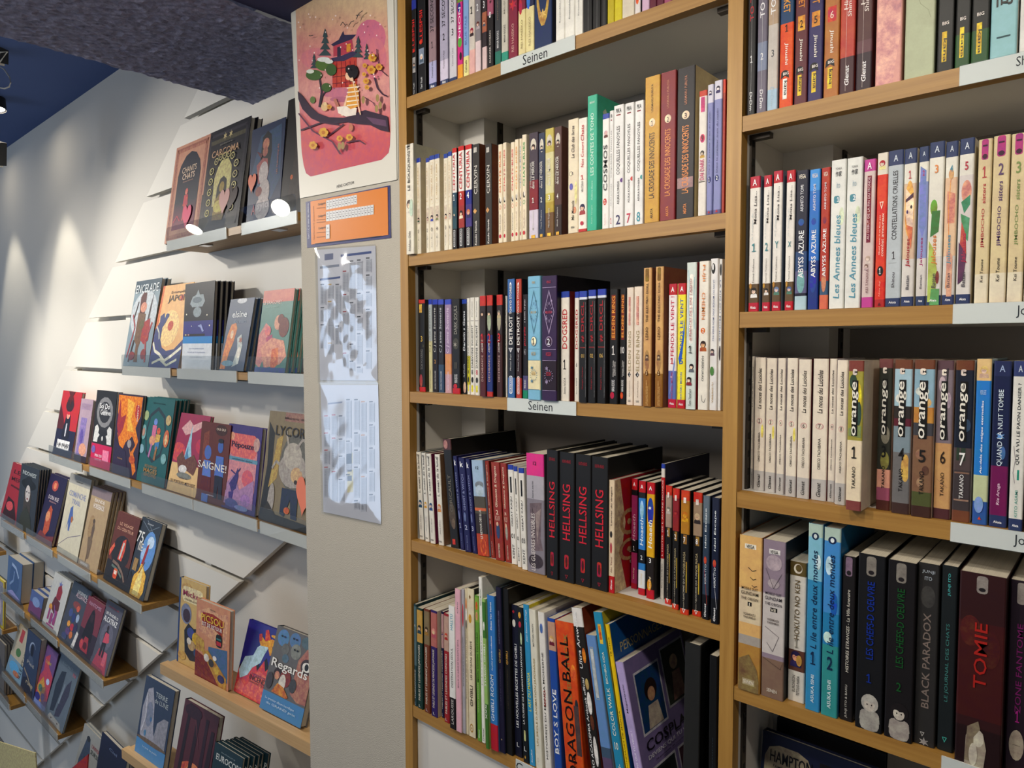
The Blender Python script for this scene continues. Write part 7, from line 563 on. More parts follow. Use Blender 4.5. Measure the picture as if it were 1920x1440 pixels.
(-1.0637,0.118,2.142,0.2078,0.264,0.016,0,0.1243,0.0,'4a3c80',[],[('Pépouze',0.76,0.09,0.66,'2c2450','h',0.48),('une histoire douce',0.6,0.02,0.6,'3a5878','h')],[('rr',0.06,0.06,0.92,0.9,'d8949c'),('rr',0.1,0.63,0.9,0.9,'e0706c'),('e',0.14,0.86,0.08,0.05,'e8a888'),('e',0.88,0.8,0.09,0.08,'c8a098'),('rr',0.05,0.58,0.95,0.625,'6a9cb0'),('e',0.7,0.4,0.16,0.1,'d86878'),('p',[(0.06,0.06),(0.1,0.3),(0.3,0.42),(0.5,0.25),(0.9,0.4),(0.92,0.06)],'b088b0'),('p',[(0.18,0.3),(0.34,0.42),(0.4,0.5),(0.44,0.4),(0.4,0.26),(0.28,0.2)],'40347c'),('l',[(0.2,0.46),(0.36,0.42),(0.48,0.5)],0.025,'40347c'),('p',[(0.18,0.2),(0.34,0.22),(0.3,0.1),(0.22,0.1)],'4c3c88'),('e',0.7,0.15,0.15,0.07,'a880b8'),('e',0.3,0.08,0.2,0.05,'5c5ca0'),('e',0.6,0.05,0.2,0.03,'8c98c8')],{'sd': '39336a','short': 'violet album'},'violet album with a salmon title cloud and a jumping figure','books on the third display shelf'),
(-0.834,0.118,2.142,0.2975,0.3192,0.014,0,0.1447,0.0,'8a7c60',[],[('LYCORNES',0.83,0.09,0.8,'2c2828','h',0.56),('Maitre des',0.95,0.02,0.4,'5a4038','h')],[('r',0.3,0.92,0.9,1,'9a7468'),('p',[(0,0),(0.06,0.5),(0.02,0.9),(0.14,0.8),(0.16,0.3),(0.12,0)],'2c2c2c'),('p',[(0.12,0.3),(0.2,0.75),(0.3,0.8),(0.26,0.4)],'b89c58'),('e',0.55,0.56,0.26,0.26,'6a6860'),('e',0.52,0.5,0.24,0.16,'a8a098'),('e',0.5,0.62,0.16,0.12,'b8b0a4'),('e',0.6,0.46,0.1,0.07,'c8a880'),('e',0.6,0.4,0.03,0.02,'3a3028'),('l',[(0.45,0.6),(0.4,0.74),(0.35,0.84)],0.03,'b0a89c'),('l',[(0.55,0.68),(0.65,0.78),(0.75,0.74)],0.03,'a8a098'),('l',[(0.4,0.5),(0.22,0.55),(0.16,0.48)],0.03,'a8a098'),('l',[(0.65,0.52),(0.8,0.5),(0.84,0.42)],0.03,'a8a098'),('p',[(0.38,0.1),(0.38,0.33),(0.66,0.33),(0.68,0.08),(0.58,0.08),(0.54,0.24),(0.46,0.08)],'2c3850'),('e',0.2,0.2,0.06,0.15,'a8a098'),('p',[(0,0),(0.15,0.18),(0.3,0.08),(1,0.06),(1,0)],'3c3830'),('e',0.5,0.14,0.05,0.03,'c86838'),('e',0.85,0.7,0.1,0.1,'a88c58')],{'sd': '4a4438','stk': ('e2805c',0.78,0.3,0.23,'large coral'),'short': 'big mossy album'},'big mossy album with a white maned creature walking in the woods','books on the third display shelf'),
(-3.7924,0.118,1.672,0.3312,0.3153,0.02,0,0.2397,0.0,'a02c3c',[],[('LES',0.85,0.07,0.6,'3a1420','h'),('MERS',0.72,0.07,0.7,'3a1420','h')],[('p',[(0.1,0.05),(0.2,0.4),(0.6,0.35),(0.9,0.1),(0.9,0),(0.1,0)],'3a1c24'),('e',0.4,0.25,0.2,0.08,'c85058'),('l',[(0.2,0.6),(0.8,0.58)],0.03,'5a1c28')],{'sd': '8a2c38','short': 'crimson comic'},'crimson comic at the far end of the fourth display shelf','books on the fourth display shelf'),
(-3.4717,0.118,1.672,0.3264,0.344,0.008,4,0.1194,0.0,'38404a',[],[('INDOWEST',0.88,0.06,0.75,'c8d0d0','h')],[('e',0.5,0.72,0.4,0.08,'20262c'),('e',0.5,0.76,0.2,0.08,'262c34'),('p',[(0.3,0.2),(0.32,0.6),(0.5,0.7),(0.68,0.6),(0.72,0.2)],'4a4440'),('e',0.5,0.58,0.13,0.13,'c8c0bc'),('e',0.44,0.6,0.03,0.012,'2a2c34'),('e',0.56,0.6,0.03,0.012,'2a2c34'),('e',0.5,0.5,0.04,0.015,'8a4c4c'),('p',[(0.1,0),(0.25,0.25),(0.5,0.38),(0.75,0.25),(0.9,0)],'3c4038')],{'sd': '23242c','short': 'smoky teal western comic'},'smoky teal western comic with a pale woman in a hat','books on the fourth display shelf'),
(-3.1082,0.118,1.672,0.2629,0.332,0.014,1,0.2483,0.0,'2e2a4e',[],[('DORA RUE',0.66,0.06,0.6,'d8ccd0','h'),('FESSION',0.6,0.02,0.4,'c8a0a0','h')],[('e',0.42,0.84,0.18,0.08,'b04c4c'),('e',0.42,0.84,0.09,0.05,'e08c68'),('p',[(0.35,0.1),(0.3,0.4),(0.45,0.55),(0.6,0.5),(0.65,0.2),(0.5,0.1)],'b85840'),('e',0.42,0.38,0.12,0.08,'d8946c'),('p',[(0,0),(0.2,0.15),(0.6,0.1),(1,0.15),(1,0)],'7a4048')],{'sd': '7a4434','short': 'purple comic'},'purple comic with a crowned orange figure','books on the fourth display shelf'),
(-2.7633,0.118,1.672,0.2895,0.374,0.012,1,0.1957,0.0,'cfc9b4',[(0.88,1,'a8a6a0')],[('COMANCHE',0.76,0.07,0.78,'8a94b8','h'),('TRAIL',0.67,0.06,0.4,'8a94b8','h'),('auteur',0.92,0.02,0.3,'5a5a5c','h')],[('p',[(0.28,0.45),(0.3,0.58),(0.4,0.62),(0.46,0.5),(0.52,0.45),(0.42,0.42),(0.4,0.3),(0.34,0.3),(0.3,0.4),(0.24,0.3)],'5470a8'),('e',0.44,0.45,0.05,0.04,'b07048'),('l',[(0.0,0.08),(0.4,0.22),(0.95,0.32)],0.01,'7a7088')],{'sd': '3a3a3e','short': 'pale cream western comic'},'pale cream western comic with blue title and blue horse','books on the fourth display shelf'),
(-2.4594,0.118,1.672,0.2376,0.3517,0.01,3,0.2109,0.0,'b39c7c',[(0.88,1,'8a7c80')],[('BANDE',0.84,0.04,0.5,'f0e8e0','h'),('HORSEBACK',0.77,0.06,0.55,'f4ece4','h')],[('e',0.3,0.5,0.15,0.15,'a48a68'),('e',0.4,0.58,0.06,0.03,'5a4c44'),('p',[(0.36,0.5),(0.42,0.58),(0.5,0.5),(0.46,0.35),(0.38,0.35)],'6a5a50'),('p',[(0.25,0.36),(0.4,0.4),(0.5,0.34),(0.46,0.12),(0.36,0.1),(0.3,0.25)],'7c6a58'),('l',[(0.36,0.2),(0.34,0.06)],0.04,'6a5848'),('r',0.1,0.02,0.5,0.05,'d8d0c8')],{'sd': '7a7470','short': 'sand coloured western comic'},'sand coloured western comic with a lone rider','books on the fourth display shelf'),
(-2.1457,0.118,1.672,0.2364,0.2851,0.014,0,0.2506,0.0,'6c3a32',[(0,0.3,'2c2a30')],[('LE VISAGE',0.84,0.045,0.6,'d8a890','h',0.5),('DU CREATEUR',0.77,0.045,0.72,'d8a890','h',0.5)],[('e',0.5,0.45,0.4,0.24,'2e2a30'),('p',[(0.42,0.35),(0.5,0.62),(0.62,0.66),(0.66,0.5),(0.6,0.34)],'d85c44'),('l',[(0.5,0.36),(0.56,0.6)],0.06,'c8ccc8'),('p',[(0.0,0.42),(0.15,0.55),(0.2,0.5),(0.05,0.34)],'e06850'),('l',[(0.25,0.3),(0.5,0.28),(0.75,0.2),(0.9,0.1)],0.05,'8a7468'),('l',[(0.25,0.24),(0.5,0.22),(0.75,0.14)],0.04,'6a7c74'),('rr',0.38,0.08,0.56,0.22,'d85c38'),('r',0.41,0.14,0.53,0.19,'f0d8c8')],{'sd': 'd8c8b0','short': 'rust brown novel'},'rust brown novel with a vintage rocket car drawing','books on the fourth display shelf'),
(-1.9149,0.118,1.672,0.1929,0.2952,0.02,0,0.2757,0.0,'38424e',[],[('75',0.74,0.15,0.32,'e8e8e4','h',0.18),('IIE',0.62,0.1,0.24,'e0dcd4','h',0.3),('auteur',0.94,0.02,0.3,'c8ccd0','h')],[('l',[(0.1,0.95),(0.5,0.85),(0.9,0.95)],0.01,'8a98a8'),('l',[(0.3,0.98),(0.8,0.8)],0.01,'8a98a8'),('e',0.66,0.6,0.32,0.26,'6c9cd4'),('e',0.7,0.72,0.16,0.08,'c8dcf0'),('e',0.5,0.55,0.12,0.08,'a8c8e8'),('p',[(0.2,0.0),(0.3,0.25),(0.45,0.32),(0.55,0.5),(0.66,0.38),(0.85,0.3),(0.9,0.1),(0.8,0)],'e8b850'),('p',[(0.4,0.02),(0.45,0.2),(0.62,0.42),(0.72,0.2),(0.7,0.02)],'f0dc90'),('p',[(0.5,0.42),(0.58,0.66),(0.66,0.7),(0.66,0.6),(0.6,0.42)],'a82c30'),('p',[(0.0,0.1),(0.12,0.28),(0.28,0.2),(0.3,0),(0,0)],'2c2c34'),('r',0.14,0.3,0.34,0.46,'a88858'),('l',[(0.66,0.46),(0.5,0.3)],0.02,'7a2c20')],{'sd': 'b8b8b4','short': 'rocket launch comic in blue and yellow on'},'rocket launch comic in blue and yellow on the shelf end','books on the fourth display shelf'),
(-3.7208,0.118,1.238,0.2812,0.2181,0.052,1,0.0806,0.0,'58759c',[],[],[('e',0.5,0.5,0.35,0.35,'4a6890'),('l',[(0.3,0.85),(0.6,0.8),(0.8,0.6)],0.06,'a8bcd8'),('l',[(0.2,0.3),(0.45,0.45),(0.5,0.7)],0.05,'88a0c4'),('p',[(0.1,0.1),(0.4,0.2),(0.9,0.1),(0.9,0.02),(0.1,0.02)],'a0a0d0')],{'sd': 'c8c0b0','pg': 1,'short': 'blue covered thick novel,wave drawing,facing out'},'blue covered thick novel,wave drawing,facing out','books on the fifth display shelf'),
(-3.2987,0.118,1.238,0.2082,0.1167,0.026,3,0.2002,0.0,'5a6fa0',[(0,0.5,'7a4a78')],[],[('e',0.5,0.6,0.3,0.2,'8aa0c8')],{'sd': '6a2438','short': 'small violet blue manga under the pale comic'},'small violet blue manga under the pale comic shelf,in a thick pile','books on the fifth display shelf'),
(-3.0543,0.118,1.238,0.2488,0.2618,0.006,4,0.2701,0.0,'c9c9c4',[],[],[('s',0.5,0.82,0.12,'6a78b0'),('p',[(0.4,0.55),(0.4,0.78),(0.55,0.85),(0.68,0.74),(0.66,0.58)],'9a3848'),('p',[(0.25,0.4),(0.35,0.6),(0.7,0.55),(0.72,0.4),(0.5,0.3)],'6a3440'),('e',0.25,0.38,0.1,0.06,'d89848'),('r',0.2,0.15,0.3,0.35,'a04c80'),('r',0.35,0.1,0.5,0.3,'a04c80'),('r',0.55,0.12,0.7,0.38,'a04c80'),('l',[(0.45,0.45),(0.6,0.3),(0.5,0.15)],0.03,'8a6aa8'),('r',0.25,0.06,0.7,0.09,'a04c80')],{'sd': '4a4a50','short': 'pale grey comic'},'pale grey comic with a red and purple armoured figure','books on the fifth display shelf'),
(-2.7973,0.118,1.238,0.2486,0.2716,0.008,0,0.3,0.0,'4c5260',[(0.8,1,'3c4858')],[('LEGENDE',0.88,0.05,0.5,'c8ccd0','h',0.62),('ALLIANCE',0.82,0.07,0.6,'d0b8c0','h',0.62)],[('e',0.5,0.66,0.22,0.06,'8a4a4c'),('e',0.6,0.62,0.08,0.05,'c86050'),('e',0.3,0.5,0.1,0.07,'4c5c90'),('e',0.5,0.45,0.1,0.08,'38487c'),('e',0.7,0.48,0.08,0.07,'a0b0c8'),('e',0.35,0.32,0.08,0.05,'e0a050'),('e',0.55,0.3,0.1,0.06,'b83c50'),('e',0.72,0.32,0.1,0.08,'3c3c60'),('e',0.4,0.2,0.12,0.06,'6a5080'),('e',0.6,0.18,0.09,0.06,'c8784c'),('p',[(0.75,0.02),(0.85,0.3),(0.95,0.28),(0.9,0.02)],'d8d4d0'),('e',0.3,0.1,0.14,0.06,'48547c')],{'sd': '5a3038','short': 'crowded comic of many costumed fighters'},'crowded comic of many costumed fighters','books on the fifth display shelf'),
(-2.5635,0.118,1.238,0.2135,0.253,0.01,1,0.2891,0.0,'7c3c4c',[(0,0.45,'3a3040')],[('FANTOMES',0.9,0.06,0.7,'c8a0b8','h')],[('p',[(0.2,0.3),(0.3,0.6),(0.42,0.8),(0.5,0.84),(0.6,0.78),(0.72,0.55),(0.75,0.3)],'24202c'),('e',0.5,0.68,0.1,0.07,'3a2c38'),('p',[(0.3,0.1),(0.4,0.35),(0.6,0.35),(0.72,0.1)],'a03c4c'),('e',0.5,0.2,0.12,0.06,'5a2838'),('e',0.3,0.2,0.1,0.08,'c04c58')],{'sd': '7a2430','short': 'dusky red comic'},'dusky red comic with a black hooded figure','books on the fifth display shelf'),
(-2.3568,0.118,1.238,0.1963,0.2817,0.014,0,0.3,0.0,'5a5a68',[],[('LES ÉVADÉS D',0.83,0.05,0.72,'e8e8e8','h'),('ALCATRAZ',0.74,0.08,0.78,'f0f0f0','h'),('AUTEUR',0.93,0.02,0.6,'a84858','h')],[('p',[(0.1,0),(0.3,0.3),(0.8,0.3),(0.95,0)],'a84c60'),('e',0.5,0.5,0.35,0.2,'6c6c7c'),('p',[(0.35,0.2),(0.38,0.55),(0.5,0.62),(0.6,0.55),(0.6,0.2),(0.52,0.2),(0.5,0.38),(0.45,0.2)],'30303c'),('p',[(0.38,0.4),(0.42,0.56),(0.62,0.56),(0.72,0.45),(0.6,0.42)],'c8586c'),('e',0.48,0.63,0.06,0.04,'3a3038'),('p',[(0.6,0.1),(0.64,0.3),(0.8,0.3),(0.82,0.1)],'c86878')],{'sd': 'b8b4a8','short': 'misty grey comic'},'misty grey comic with running coral figures and white title','books on the fifth display shelf'),
(-3.8167,0.118,0.755,0.3096,0.2693,0.008,0,0.3,0.0,'c8bca4',[(0,0.35,'8aa8b8')],[('ILLE ET VILAINE',0.5,0.8,0.14,'2c2c30','u',0.78)],[('r',0.25,0.7,0.45,0.95,'c05058'),('e',0.4,0.5,0.15,0.08,'5c8858'),('e',0.4,0.2,0.3,0.1,'68b0d8'),('e',0.6,0.12,0.2,0.05,'c88060')],{'sd': '7a6c60','short': 'cream comic'},'cream comic with vertical letters and blue harbour','books on the sixth display shelf'),
(-3.5071,0.118,0.755,0.2418,0.321,0.03,0,0.1514,0.0,'40506c',[],[('Pied',0.5,0.06,0.5,'b8b4b0','h'),('rune',0.18,0.05,0.5,'c8b898','h',0.6)],[('e',0.5,0.74,0.22,0.12,'a8b4c8'),('e',0.53,0.72,0.2,0.12,'40506c'),('e',0.5,0.72,0.1,0.1,'262e40'),('e',0.5,0.55,0.2,0.08,'56647c'),('p',[(0,0),(0.1,0.2),(0.5,0.28),(0.9,0.1),(0.9,0)],'2c3448'),('l',[(0.1,0.35),(0.4,0.28),(0.8,0.12)],0.05,'a09080')],{'sd': '7a6c6c','short': 'steel blue thick comic'},'steel blue thick comic with a moon halo silhouette','books on the sixth display shelf'),
(-3.2847,0.118,0.755,0.2063,0.2991,0.006,0,0.2573,0.0,'7c5c90',[(0,0.1,'8898c8')],[('LUM',0.76,0.05,0.4,'d8c080','h')],[('p',[(0,0.4),(0.3,0.6),(0.2,0.8),(0.5,0.9),(0.6,0.7),(1,0.6),(1,0.2),(0.5,0.1),(0,0.2)],'c8546c'),('p',[(0.1,0.3),(0.4,0.5),(0.7,0.35),(0.6,0.1),(0.3,0.12)],'d8a050'),('e',0.35,0.3,0.15,0.06,'5c8878'),('e',0.65,0.2,0.14,0.06,'7858a0'),('e',0.3,0.15,0.2,0.06,'3c3c88'),('e',0.75,0.48,0.12,0.05,'c8d4f0'),('e',0.5,0.75,0.1,0.04,'d87850')],{'sd': 'a86848','short': 'purple and orange patterned comic leaning at an'},'purple and orange patterned comic leaning at an angle','books on the sixth display shelf'),
(-3.0965,0.118,0.755,0.3091,0.3251,0.01,0,0.3,0.0,'6f7c88',[],[('ESPRIT',0.85,0.04,0.5,'8f9ca4','h'),('|||',0.8,0.05,0.12,'c06878','h',0.85)],[('p',[(0.25,0.12),(0.2,0.5),(0.3,0.72),(0.5,0.76),(0.5,0.5),(0.42,0.15)],'3a4454'),('p',[(0.5,0.2),(0.65,0.6),(0.8,0.72),(0.85,0.5),(0.7,0.15),(0.5,0.1)],'4a4c60'),('p',[(0.5,0.3),(0.56,0.6),(0.6,0.6),(0.56,0.3)],'8c98a4'),('p',[(0.2,0.0),(0.3,0.1),(0.8,0.08),(0.9,0)],'a8a8a4'),('e',0.4,0.05,0.03,0.01,'5c4c44'),('e',0.7,0.05,0.03,0.01,'5c4c44')],{'sd': '8c8c88','short': 'slate grey comic'},'slate grey comic with two long dark shapes','books on the sixth display shelf'),
(-1.2276,0.0343,1.6235,0.1601,0.2745,0.014,0,0.0705,0.0832,'d8b878',[],[('Mickey',0.83,0.09,0.72,'a8385c','h',0.52),('A TRAVERS LES SIECLES',0.77,0.02,0.6,'6a5040','h',0.52)],[('r',0,0,0.06,1,'2a4c80'),('e',0.3,0.9,0.2,0.06,'cfa868'),('rr',0.12,0.74,0.9,0.92,'ecdcb0'),('e',0.3,0.6,0.2,0.12,'8a90a8'),('e',0.32,0.58,0.14,0.08,'4a3848'),('p',[(0.3,0.15),(0.25,0.4),(0.4,0.5),(0.6,0.46),(0.9,0.5),(0.98,0.3),(0.8,0.1),(0.5,0.08)],'2c2c38'),('e',0.5,0.4,0.14,0.06,'4a5a9c'),('e',0.7,0.36,0.14,0.07,'d8b030'),('e',0.55,0.26,0.14,0.06,'c8a878'),('e',0.75,0.2,0.12,0.05,'38507c'),('e',0.45,0.3,0.08,0.04,'e8e0d0'),('e',0.9,0.42,0.1,0.06,'e0b838'),('e',0.2,0.1,0.15,0.05,'d0a860')],{'sd': 'e0d8c0','sp': '2a4c80','short': 'cream album'},'cream album with blue spine and a comic crowd in an ink blot','books on the upper beech ledge'),
(-1.0807,0.0276,1.6235,0.1855,0.2408,0.016,0,0.06,0.0832,'d89a78',[],[('PICSOU',0.8,0.09,0.68,'f0c850','h',0.5),('EST DE RETOUR',0.72,0.05,0.6,'f4ece4','h',0.5),('editions',0.93,0.02,0.15,'4a3a38','h',0.5)],[('p',[(0.05,0.85),(0.4,0.95),(0.7,0.9),(0.95,0.95),(0.9,0.5),(0.1,0.6)],'e0aa88'),('p',[(0.18,0.68),(0.2,0.86),(0.5,0.88),(0.82,0.84),(0.8,0.64),(0.5,0.7)],'a83428'),('p',[(0.0,0.35),(0,0.55),(0.25,0.5),(0.3,0.35)],'c8a050'),('p',[(0.35,0.2),(0.4,0.45),(0.95,0.5),(0.98,0.1)],'5878a0'),('p',[(0,0),(0,0.34),(0.3,0.3),(0.75,0.04),(0.7,0)],'8a2c2c'),('l',[(0.0,0.24),(0.5,0.12)],0.01,'6a1c20'),('l',[(0.0,0.14),(0.4,0.06)],0.01,'6a1c20'),('p',[(0.2,0.36),(0.4,0.4),(0.95,0.15),(0.95,0),(0.75,0)],'c89848'),('e',0.35,0.3,0.08,0.05,'e8e0d4'),('e',0.5,0.26,0.08,0.05,'4c4848'),('e',0.65,0.2,0.08,0.05,'d8b050'),('e',0.6,0.34,0.06,0.03,'e8e4e0'),('e',0.8,0.12,0.1,0.05,'3c3c70'),('rr',0.62,0.5,0.8,0.66,'1e1e20'),('r',0.64,0.52,0.78,0.57,'c83038'),('r',0.64,0.59,0.78,0.61,'4c8888')],{'sd': 'e8d4b0','short': 'salmon album'},'salmon album with red plank street,banner title and running crowd','books on the upper beech ledge'),
(-0.8888,0.0576,1.6235,0.1606,0.2079,0.012,0,0.2835,0.0832,'2b2c8c',[],[('INCENDIE',0.28,0.07,0.6,'1e1a20','h',0.68),('CANADAIR 3 JE RESTE',0.22,0.035,0.6,'6a1c24','h',0.68),('FONDATION',0.33,0.025,0.4,'4a2c70','h',0.62)],[('p',[(0,0.0),(0,0.35),(0.1,0.45),(0.15,0.38),(0.25,0.5),(0.35,0.4),(0.5,0.55),(0.6,0.45),(0.75,0.6),(0.85,0.5),(1,0.62),(1,0)],'1c1a28'),('p',[(0,0),(0,0.3),(0.08,0.4),(0.12,0.32),(0.25,0.46),(0.3,0.34),(0.45,0.5),(0.55,0.38),(0.7,0.55),(0.78,0.42),(0.9,0.5),(1,0.45),(1,0)],'d8444c'),('p',[(0.0,0.05),(0.1,0.2),(0.3,0.12),(0.6,0.4),(0.95,0.35),(1,0.0)],'e06860'),('p',[(0.02,0.3),(0.12,0.5),(0.35,0.56),(0.42,0.68),(0.6,0.78),(0.76,0.76),(0.66,0.62),(0.6,0.5),(0.4,0.4),(0.3,0.28),(0.1,0.2)],'c2dce4'),('p',[(0.45,0.76),(0.5,0.84),(0.62,0.8),(0.8,0.86),(0.98,0.84),(0.92,0.78),(0.75,0.74),(0.5,0.72)],'e8a828'),('p',[(0.6,0.8),(0.56,0.94),(0.64,0.96),(0.76,0.84)],'d84c2c'),('p',[(0.7,0.76),(0.82,0.64),(0.88,0.66),(0.84,0.78)],'e0a030'),('p',[(0.44,0.76),(0.4,0.86),(0.48,0.88),(0.52,0.8)],'c83830'),('e',0.85,0.9,0.1,0.02,'e8b030')],{'sd': '2a2870','short': 'royal blue comic'},'royal blue comic with a yellow water bomber over flames','books on the upper beech ledge'),
(-0.7365,0.0563,1.6235,0.1879,0.2259,0.022,0,0.3,0.0832,'6a6664',[(0,0.22,'4c88b8')],[('Regards',0.56,0.13,0.86,'ece8e0','h',0.5),('Le premier album horrifique',0.15,0.035,0.7,'c8dcec','h',0.45),('du GRAND prix',0.1,0.035,0.7,'c8dcec','h',0.5)],[('e',0.2,0.88,0.14,0.1,'5c88b0'),('e',0.48,0.9,0.13,0.09,'5c80a8'),('e',0.75,0.92,0.12,0.07,'5a7078'),('e',0.55,0.78,0.12,0.09,'8a8c84'),('e',0.3,0.76,0.09,0.07,'70706c'),('e',0.35,0.66,0.08,0.05,'5c7484'),('p',[(0.62,0.3),(0.65,0.7),(0.8,0.86),(1,0.9),(1,0.25),(0.8,0.24)],'b07868'),('e',0.86,0.66,0.14,0.09,'4a3838'),('e',0.86,0.66,0.1,0.055,'e8e4dc'),('e',0.86,0.66,0.045,0.04,'1c1a1c'),('e',0.25,0.46,0.09,0.07,'3a2420'),('e',0.25,0.44,0.06,0.05,'c88870'),('e',0.45,0.44,0.13,0.1,'8a3830'),('e',0.4,0.38,0.08,0.1,'d8d0c4'),('p',[(0.2,0.24),(0.3,0.36),(0.45,0.34),(0.6,0.25),(0.55,0.23)],'c87830'),('e',0.1,0.35,0.08,0.1,'4c4448'),('e',0.65,0.4,0.08,0.08,'4a4a4c'),('e',0.17,0.9,0.02,0.012,'2a2c30'),('e',0.44999999999999996,0.92,0.02,0.012,'2a2c30'),('e',0.52,0.8,0.02,0.012,'2a2c30'),('e',0.24000000000000002,0.9,0.02,0.012,'2a2c30'),('e',0.52,0.92,0.02,0.012,'2a2c30'),('e',0.5900000000000001,0.8,0.02,0.012,'2a2c30')],{'sd': '2c3c50','short': 'grey album crowded'},'grey album crowded with blue faces and one big eye,blue wrapper below','books on the upper beech ledge'),
(-1.5213,0.0004,1.2162,0.1996,0.2612,0.02,0,0.1936,0.0832,'3a4a64',[(0,0.2,'5a94c4')],[('TERRE',0.84,0.06,0.4,'b8c0c4','h',0.62),('de LUNE',0.76,0.06,0.45,'b8c0c4','h',0.65),('Le prix du public',0.13,0.03,0.5,'c8dcec','h')],[('p',[(0.08,0.25),(0.05,0.6),(0.15,0.85),(0.3,0.9),(0.42,0.7),(0.5,0.4),(0.6,0.25),(0.3,0.2)],'a8a8b4'),('e',0.3,0.55,0.12,0.16,'8890a4'),('e',0.38,0.5,0.03,0.03,'4c7ca8'),('e',0.25,0.3,0.04,0.04,'5c8cb0'),('p',[(0.55,0.3),(0.6,0.5),(0.8,0.6),(0.95,0.6),(0.95,0.22),(0.6,0.22)],'9a9aa4'),('l',[(0.15,0.8),(0.2,0.5),(0.12,0.3)],0.04,'c8c8d0'),('e',0.5,0.22,0.5,0.03,'7a6a5c')],{'sd': 'd8d4c8','short': 'slate blue hardback'},'slate blue hardback with a white horse head,on the lowest ledge','books on the lower beech ledge'),
(-1.2625,0.022,1.2162,0.2074,0.2539,0.02,0,0.2151,0.0832,'5c2c38',[],[('FORÊT',0.1,0.05,0.5,'d8c0b8','h',0.6)],[('e',0.5,0.12,0.4,0.2,'c86048'),('e',0.55,0.2,0.2,0.12,'e09060'),('p',[(0.1,0.0),(0.16,0.98),(0.24,0.98),(0.2,0)],'2c1a28'),('p',[(0.38,0.0),(0.42,0.95),(0.52,0.95),(0.48,0)],'341c2c'),('p',[(0.66,0.0),(0.68,0.9),(0.76,0.9),(0.76,0)],'381e30'),('l',[(0.3,0.98),(0.6,0.5)],0.02,'6a3c48'),('p',[(0.8,0),(0.86,0.8),(0.95,0.8),(0.95,0)],'301a28'),('e',0.3,0.9,0.25,0.08,'3c1e30')],{'sd': '2a3040','short': 'wine red book'},'wine red book with tall dark tree trunks and a glowing clearing','books on the lower beech ledge'),
(-1.0465,0.04,1.2162,0.1545,0.1878,0.01,5,0.1786,0.0832,'22404a',[],[('EUROCORP',0.8,0.1,0.9,'d8dcd8','h',0.55),('auteurs',0.9,0.02,0.5,'88989c','h')],[('e',0.5,0.4,0.4,0.2,'3a5c68')],{'sd': '1a1a1c','short': 'dark teal comic'},'dark teal comic with white block capitals before a row of black albums','books on the lower beech ledge'),
(-2.7199,0.118,0.5,0.276,0.3124,0.01,1,0.2629,0.0,'a8aaa8',[],[('UNIVERS',0.82,0.05,0.4,'a84c5c','h',0.72),('SURSIS',0.74,0.06,0.4,'3c4a48','h',0.72)],[('p',[(0.1,0.1),(0.1,0.5),(0.25,0.85),(0.4,0.88),(0.5,0.7),(0.45,0.3),(0.5,0.1)],'4c5c74'),('e',0.32,0.86,0.08,0.04,'3c4450'),('l',[(0.3,0.6),(0.6,0.45)],0.04,'38404c'),('e',0.75,0.2,0.25,0.14,'4a6460'),('e',0.4,0.2,0.08,0.1,'b07060')],{'sd': 'b0aca4','short': 'whitish comic'},'whitish comic with an armed figure and pink block title','books on the lower beech ledge'),
(-2.4368,0.118,0.5,0.3036,0.3755,0.018,0,0.1851,0.0,'2a3654',[],[('Ciel',0.9,0.03,0.3,'7a8cb0','h')],[('e',0.2,0.5,0.08,0.06,'d0a090'),('e',0.5,0.3,0.4,0.2,'33426a')],{'sd': 'c8c0b0','short': 'navy hardback'},'navy hardback with pale title dot beside the whitish comic','books on the lower beech ledge'),
(0.6931,0.0566,1.8,0.165,0.2794,0.014,0,0.12,0,'1f2848',[],[('HAMPTON',0.89,0.06,0.36,'1c1c24','h',0.26),('Agatha Christie',0.9,0.035,0.36,'d8d4d0','h',0.72),('FAMILY & BUSINESS',0.84,0.015,0.3,'3a3838','h',0.26)],[('r',0.5,0.86,0.95,0.94,'1c1a1e'),('rr',0.03,0.5,0.44,0.95,'a89c84'),('f',0.22,0.72,0.42,0.83,'3a3434'),('p',[(0.3,0.5),(0.32,0.72),(0.45,0.86),(0.62,0.84),(0.72,0.7),(0.7,0.5)],'d8b8a8'),('e',0.42,0.8,0.04,0.03,'6a2c34'),('p',[(0.3,0.72),(0.34,0.8),(0.4,0.76),(0.38,0.72)],'1c1820'),('p',[(0.6,0.82),(0.85,0.72),(0.98,0.74),(0.9,0.84),(0.8,0.9)],'a83440'),('e',0.75,0.7,0.04,0.06,'d8b8a8')],{'sd': '3a3438','short': 'navy detective comic'},'navy detective comic leaning face out under the thick black spines','books on the lowest shelf of the wide bay'),
(0.7001,0.098,1.8,0.15,0.2874,0.01,0,0.1,0,'151417',[],[],[],{'sd': '151417','short': 'black album'},'plain black album standing behind the navy detective comic','books on the lowest shelf of the wide bay'),
(-4.2187,0.11,1.4297,0.255,0.29,0.012,1,0.05,0,'cdc6b4',[],[],[('e',0.5,0.5,0.3,0.2,'8a96a8')],{'sd': '2a2a2c','short': 'cream and black comic'},'cream and black comic on the stub of shelf beside the crimson comic','books on the far shelf stubs'),
(-4.0383,0.11,1.0115,0.255,0.28,0.01,0,0.05,0,'d8c23c',[],[],[('p',[(0.08,0.05),(0.92,0.05),(0.92,0.95),(0.08,0.95)],'9a94a0'),('e',0.5,0.4,0.3,0.2,'c8b8c0')],{'sd': 'c8a82c','short': 'yellow edged comic'},'yellow edged comic on the stub of shelf beside the cream harbour comic','books on the far shelf stubs'),
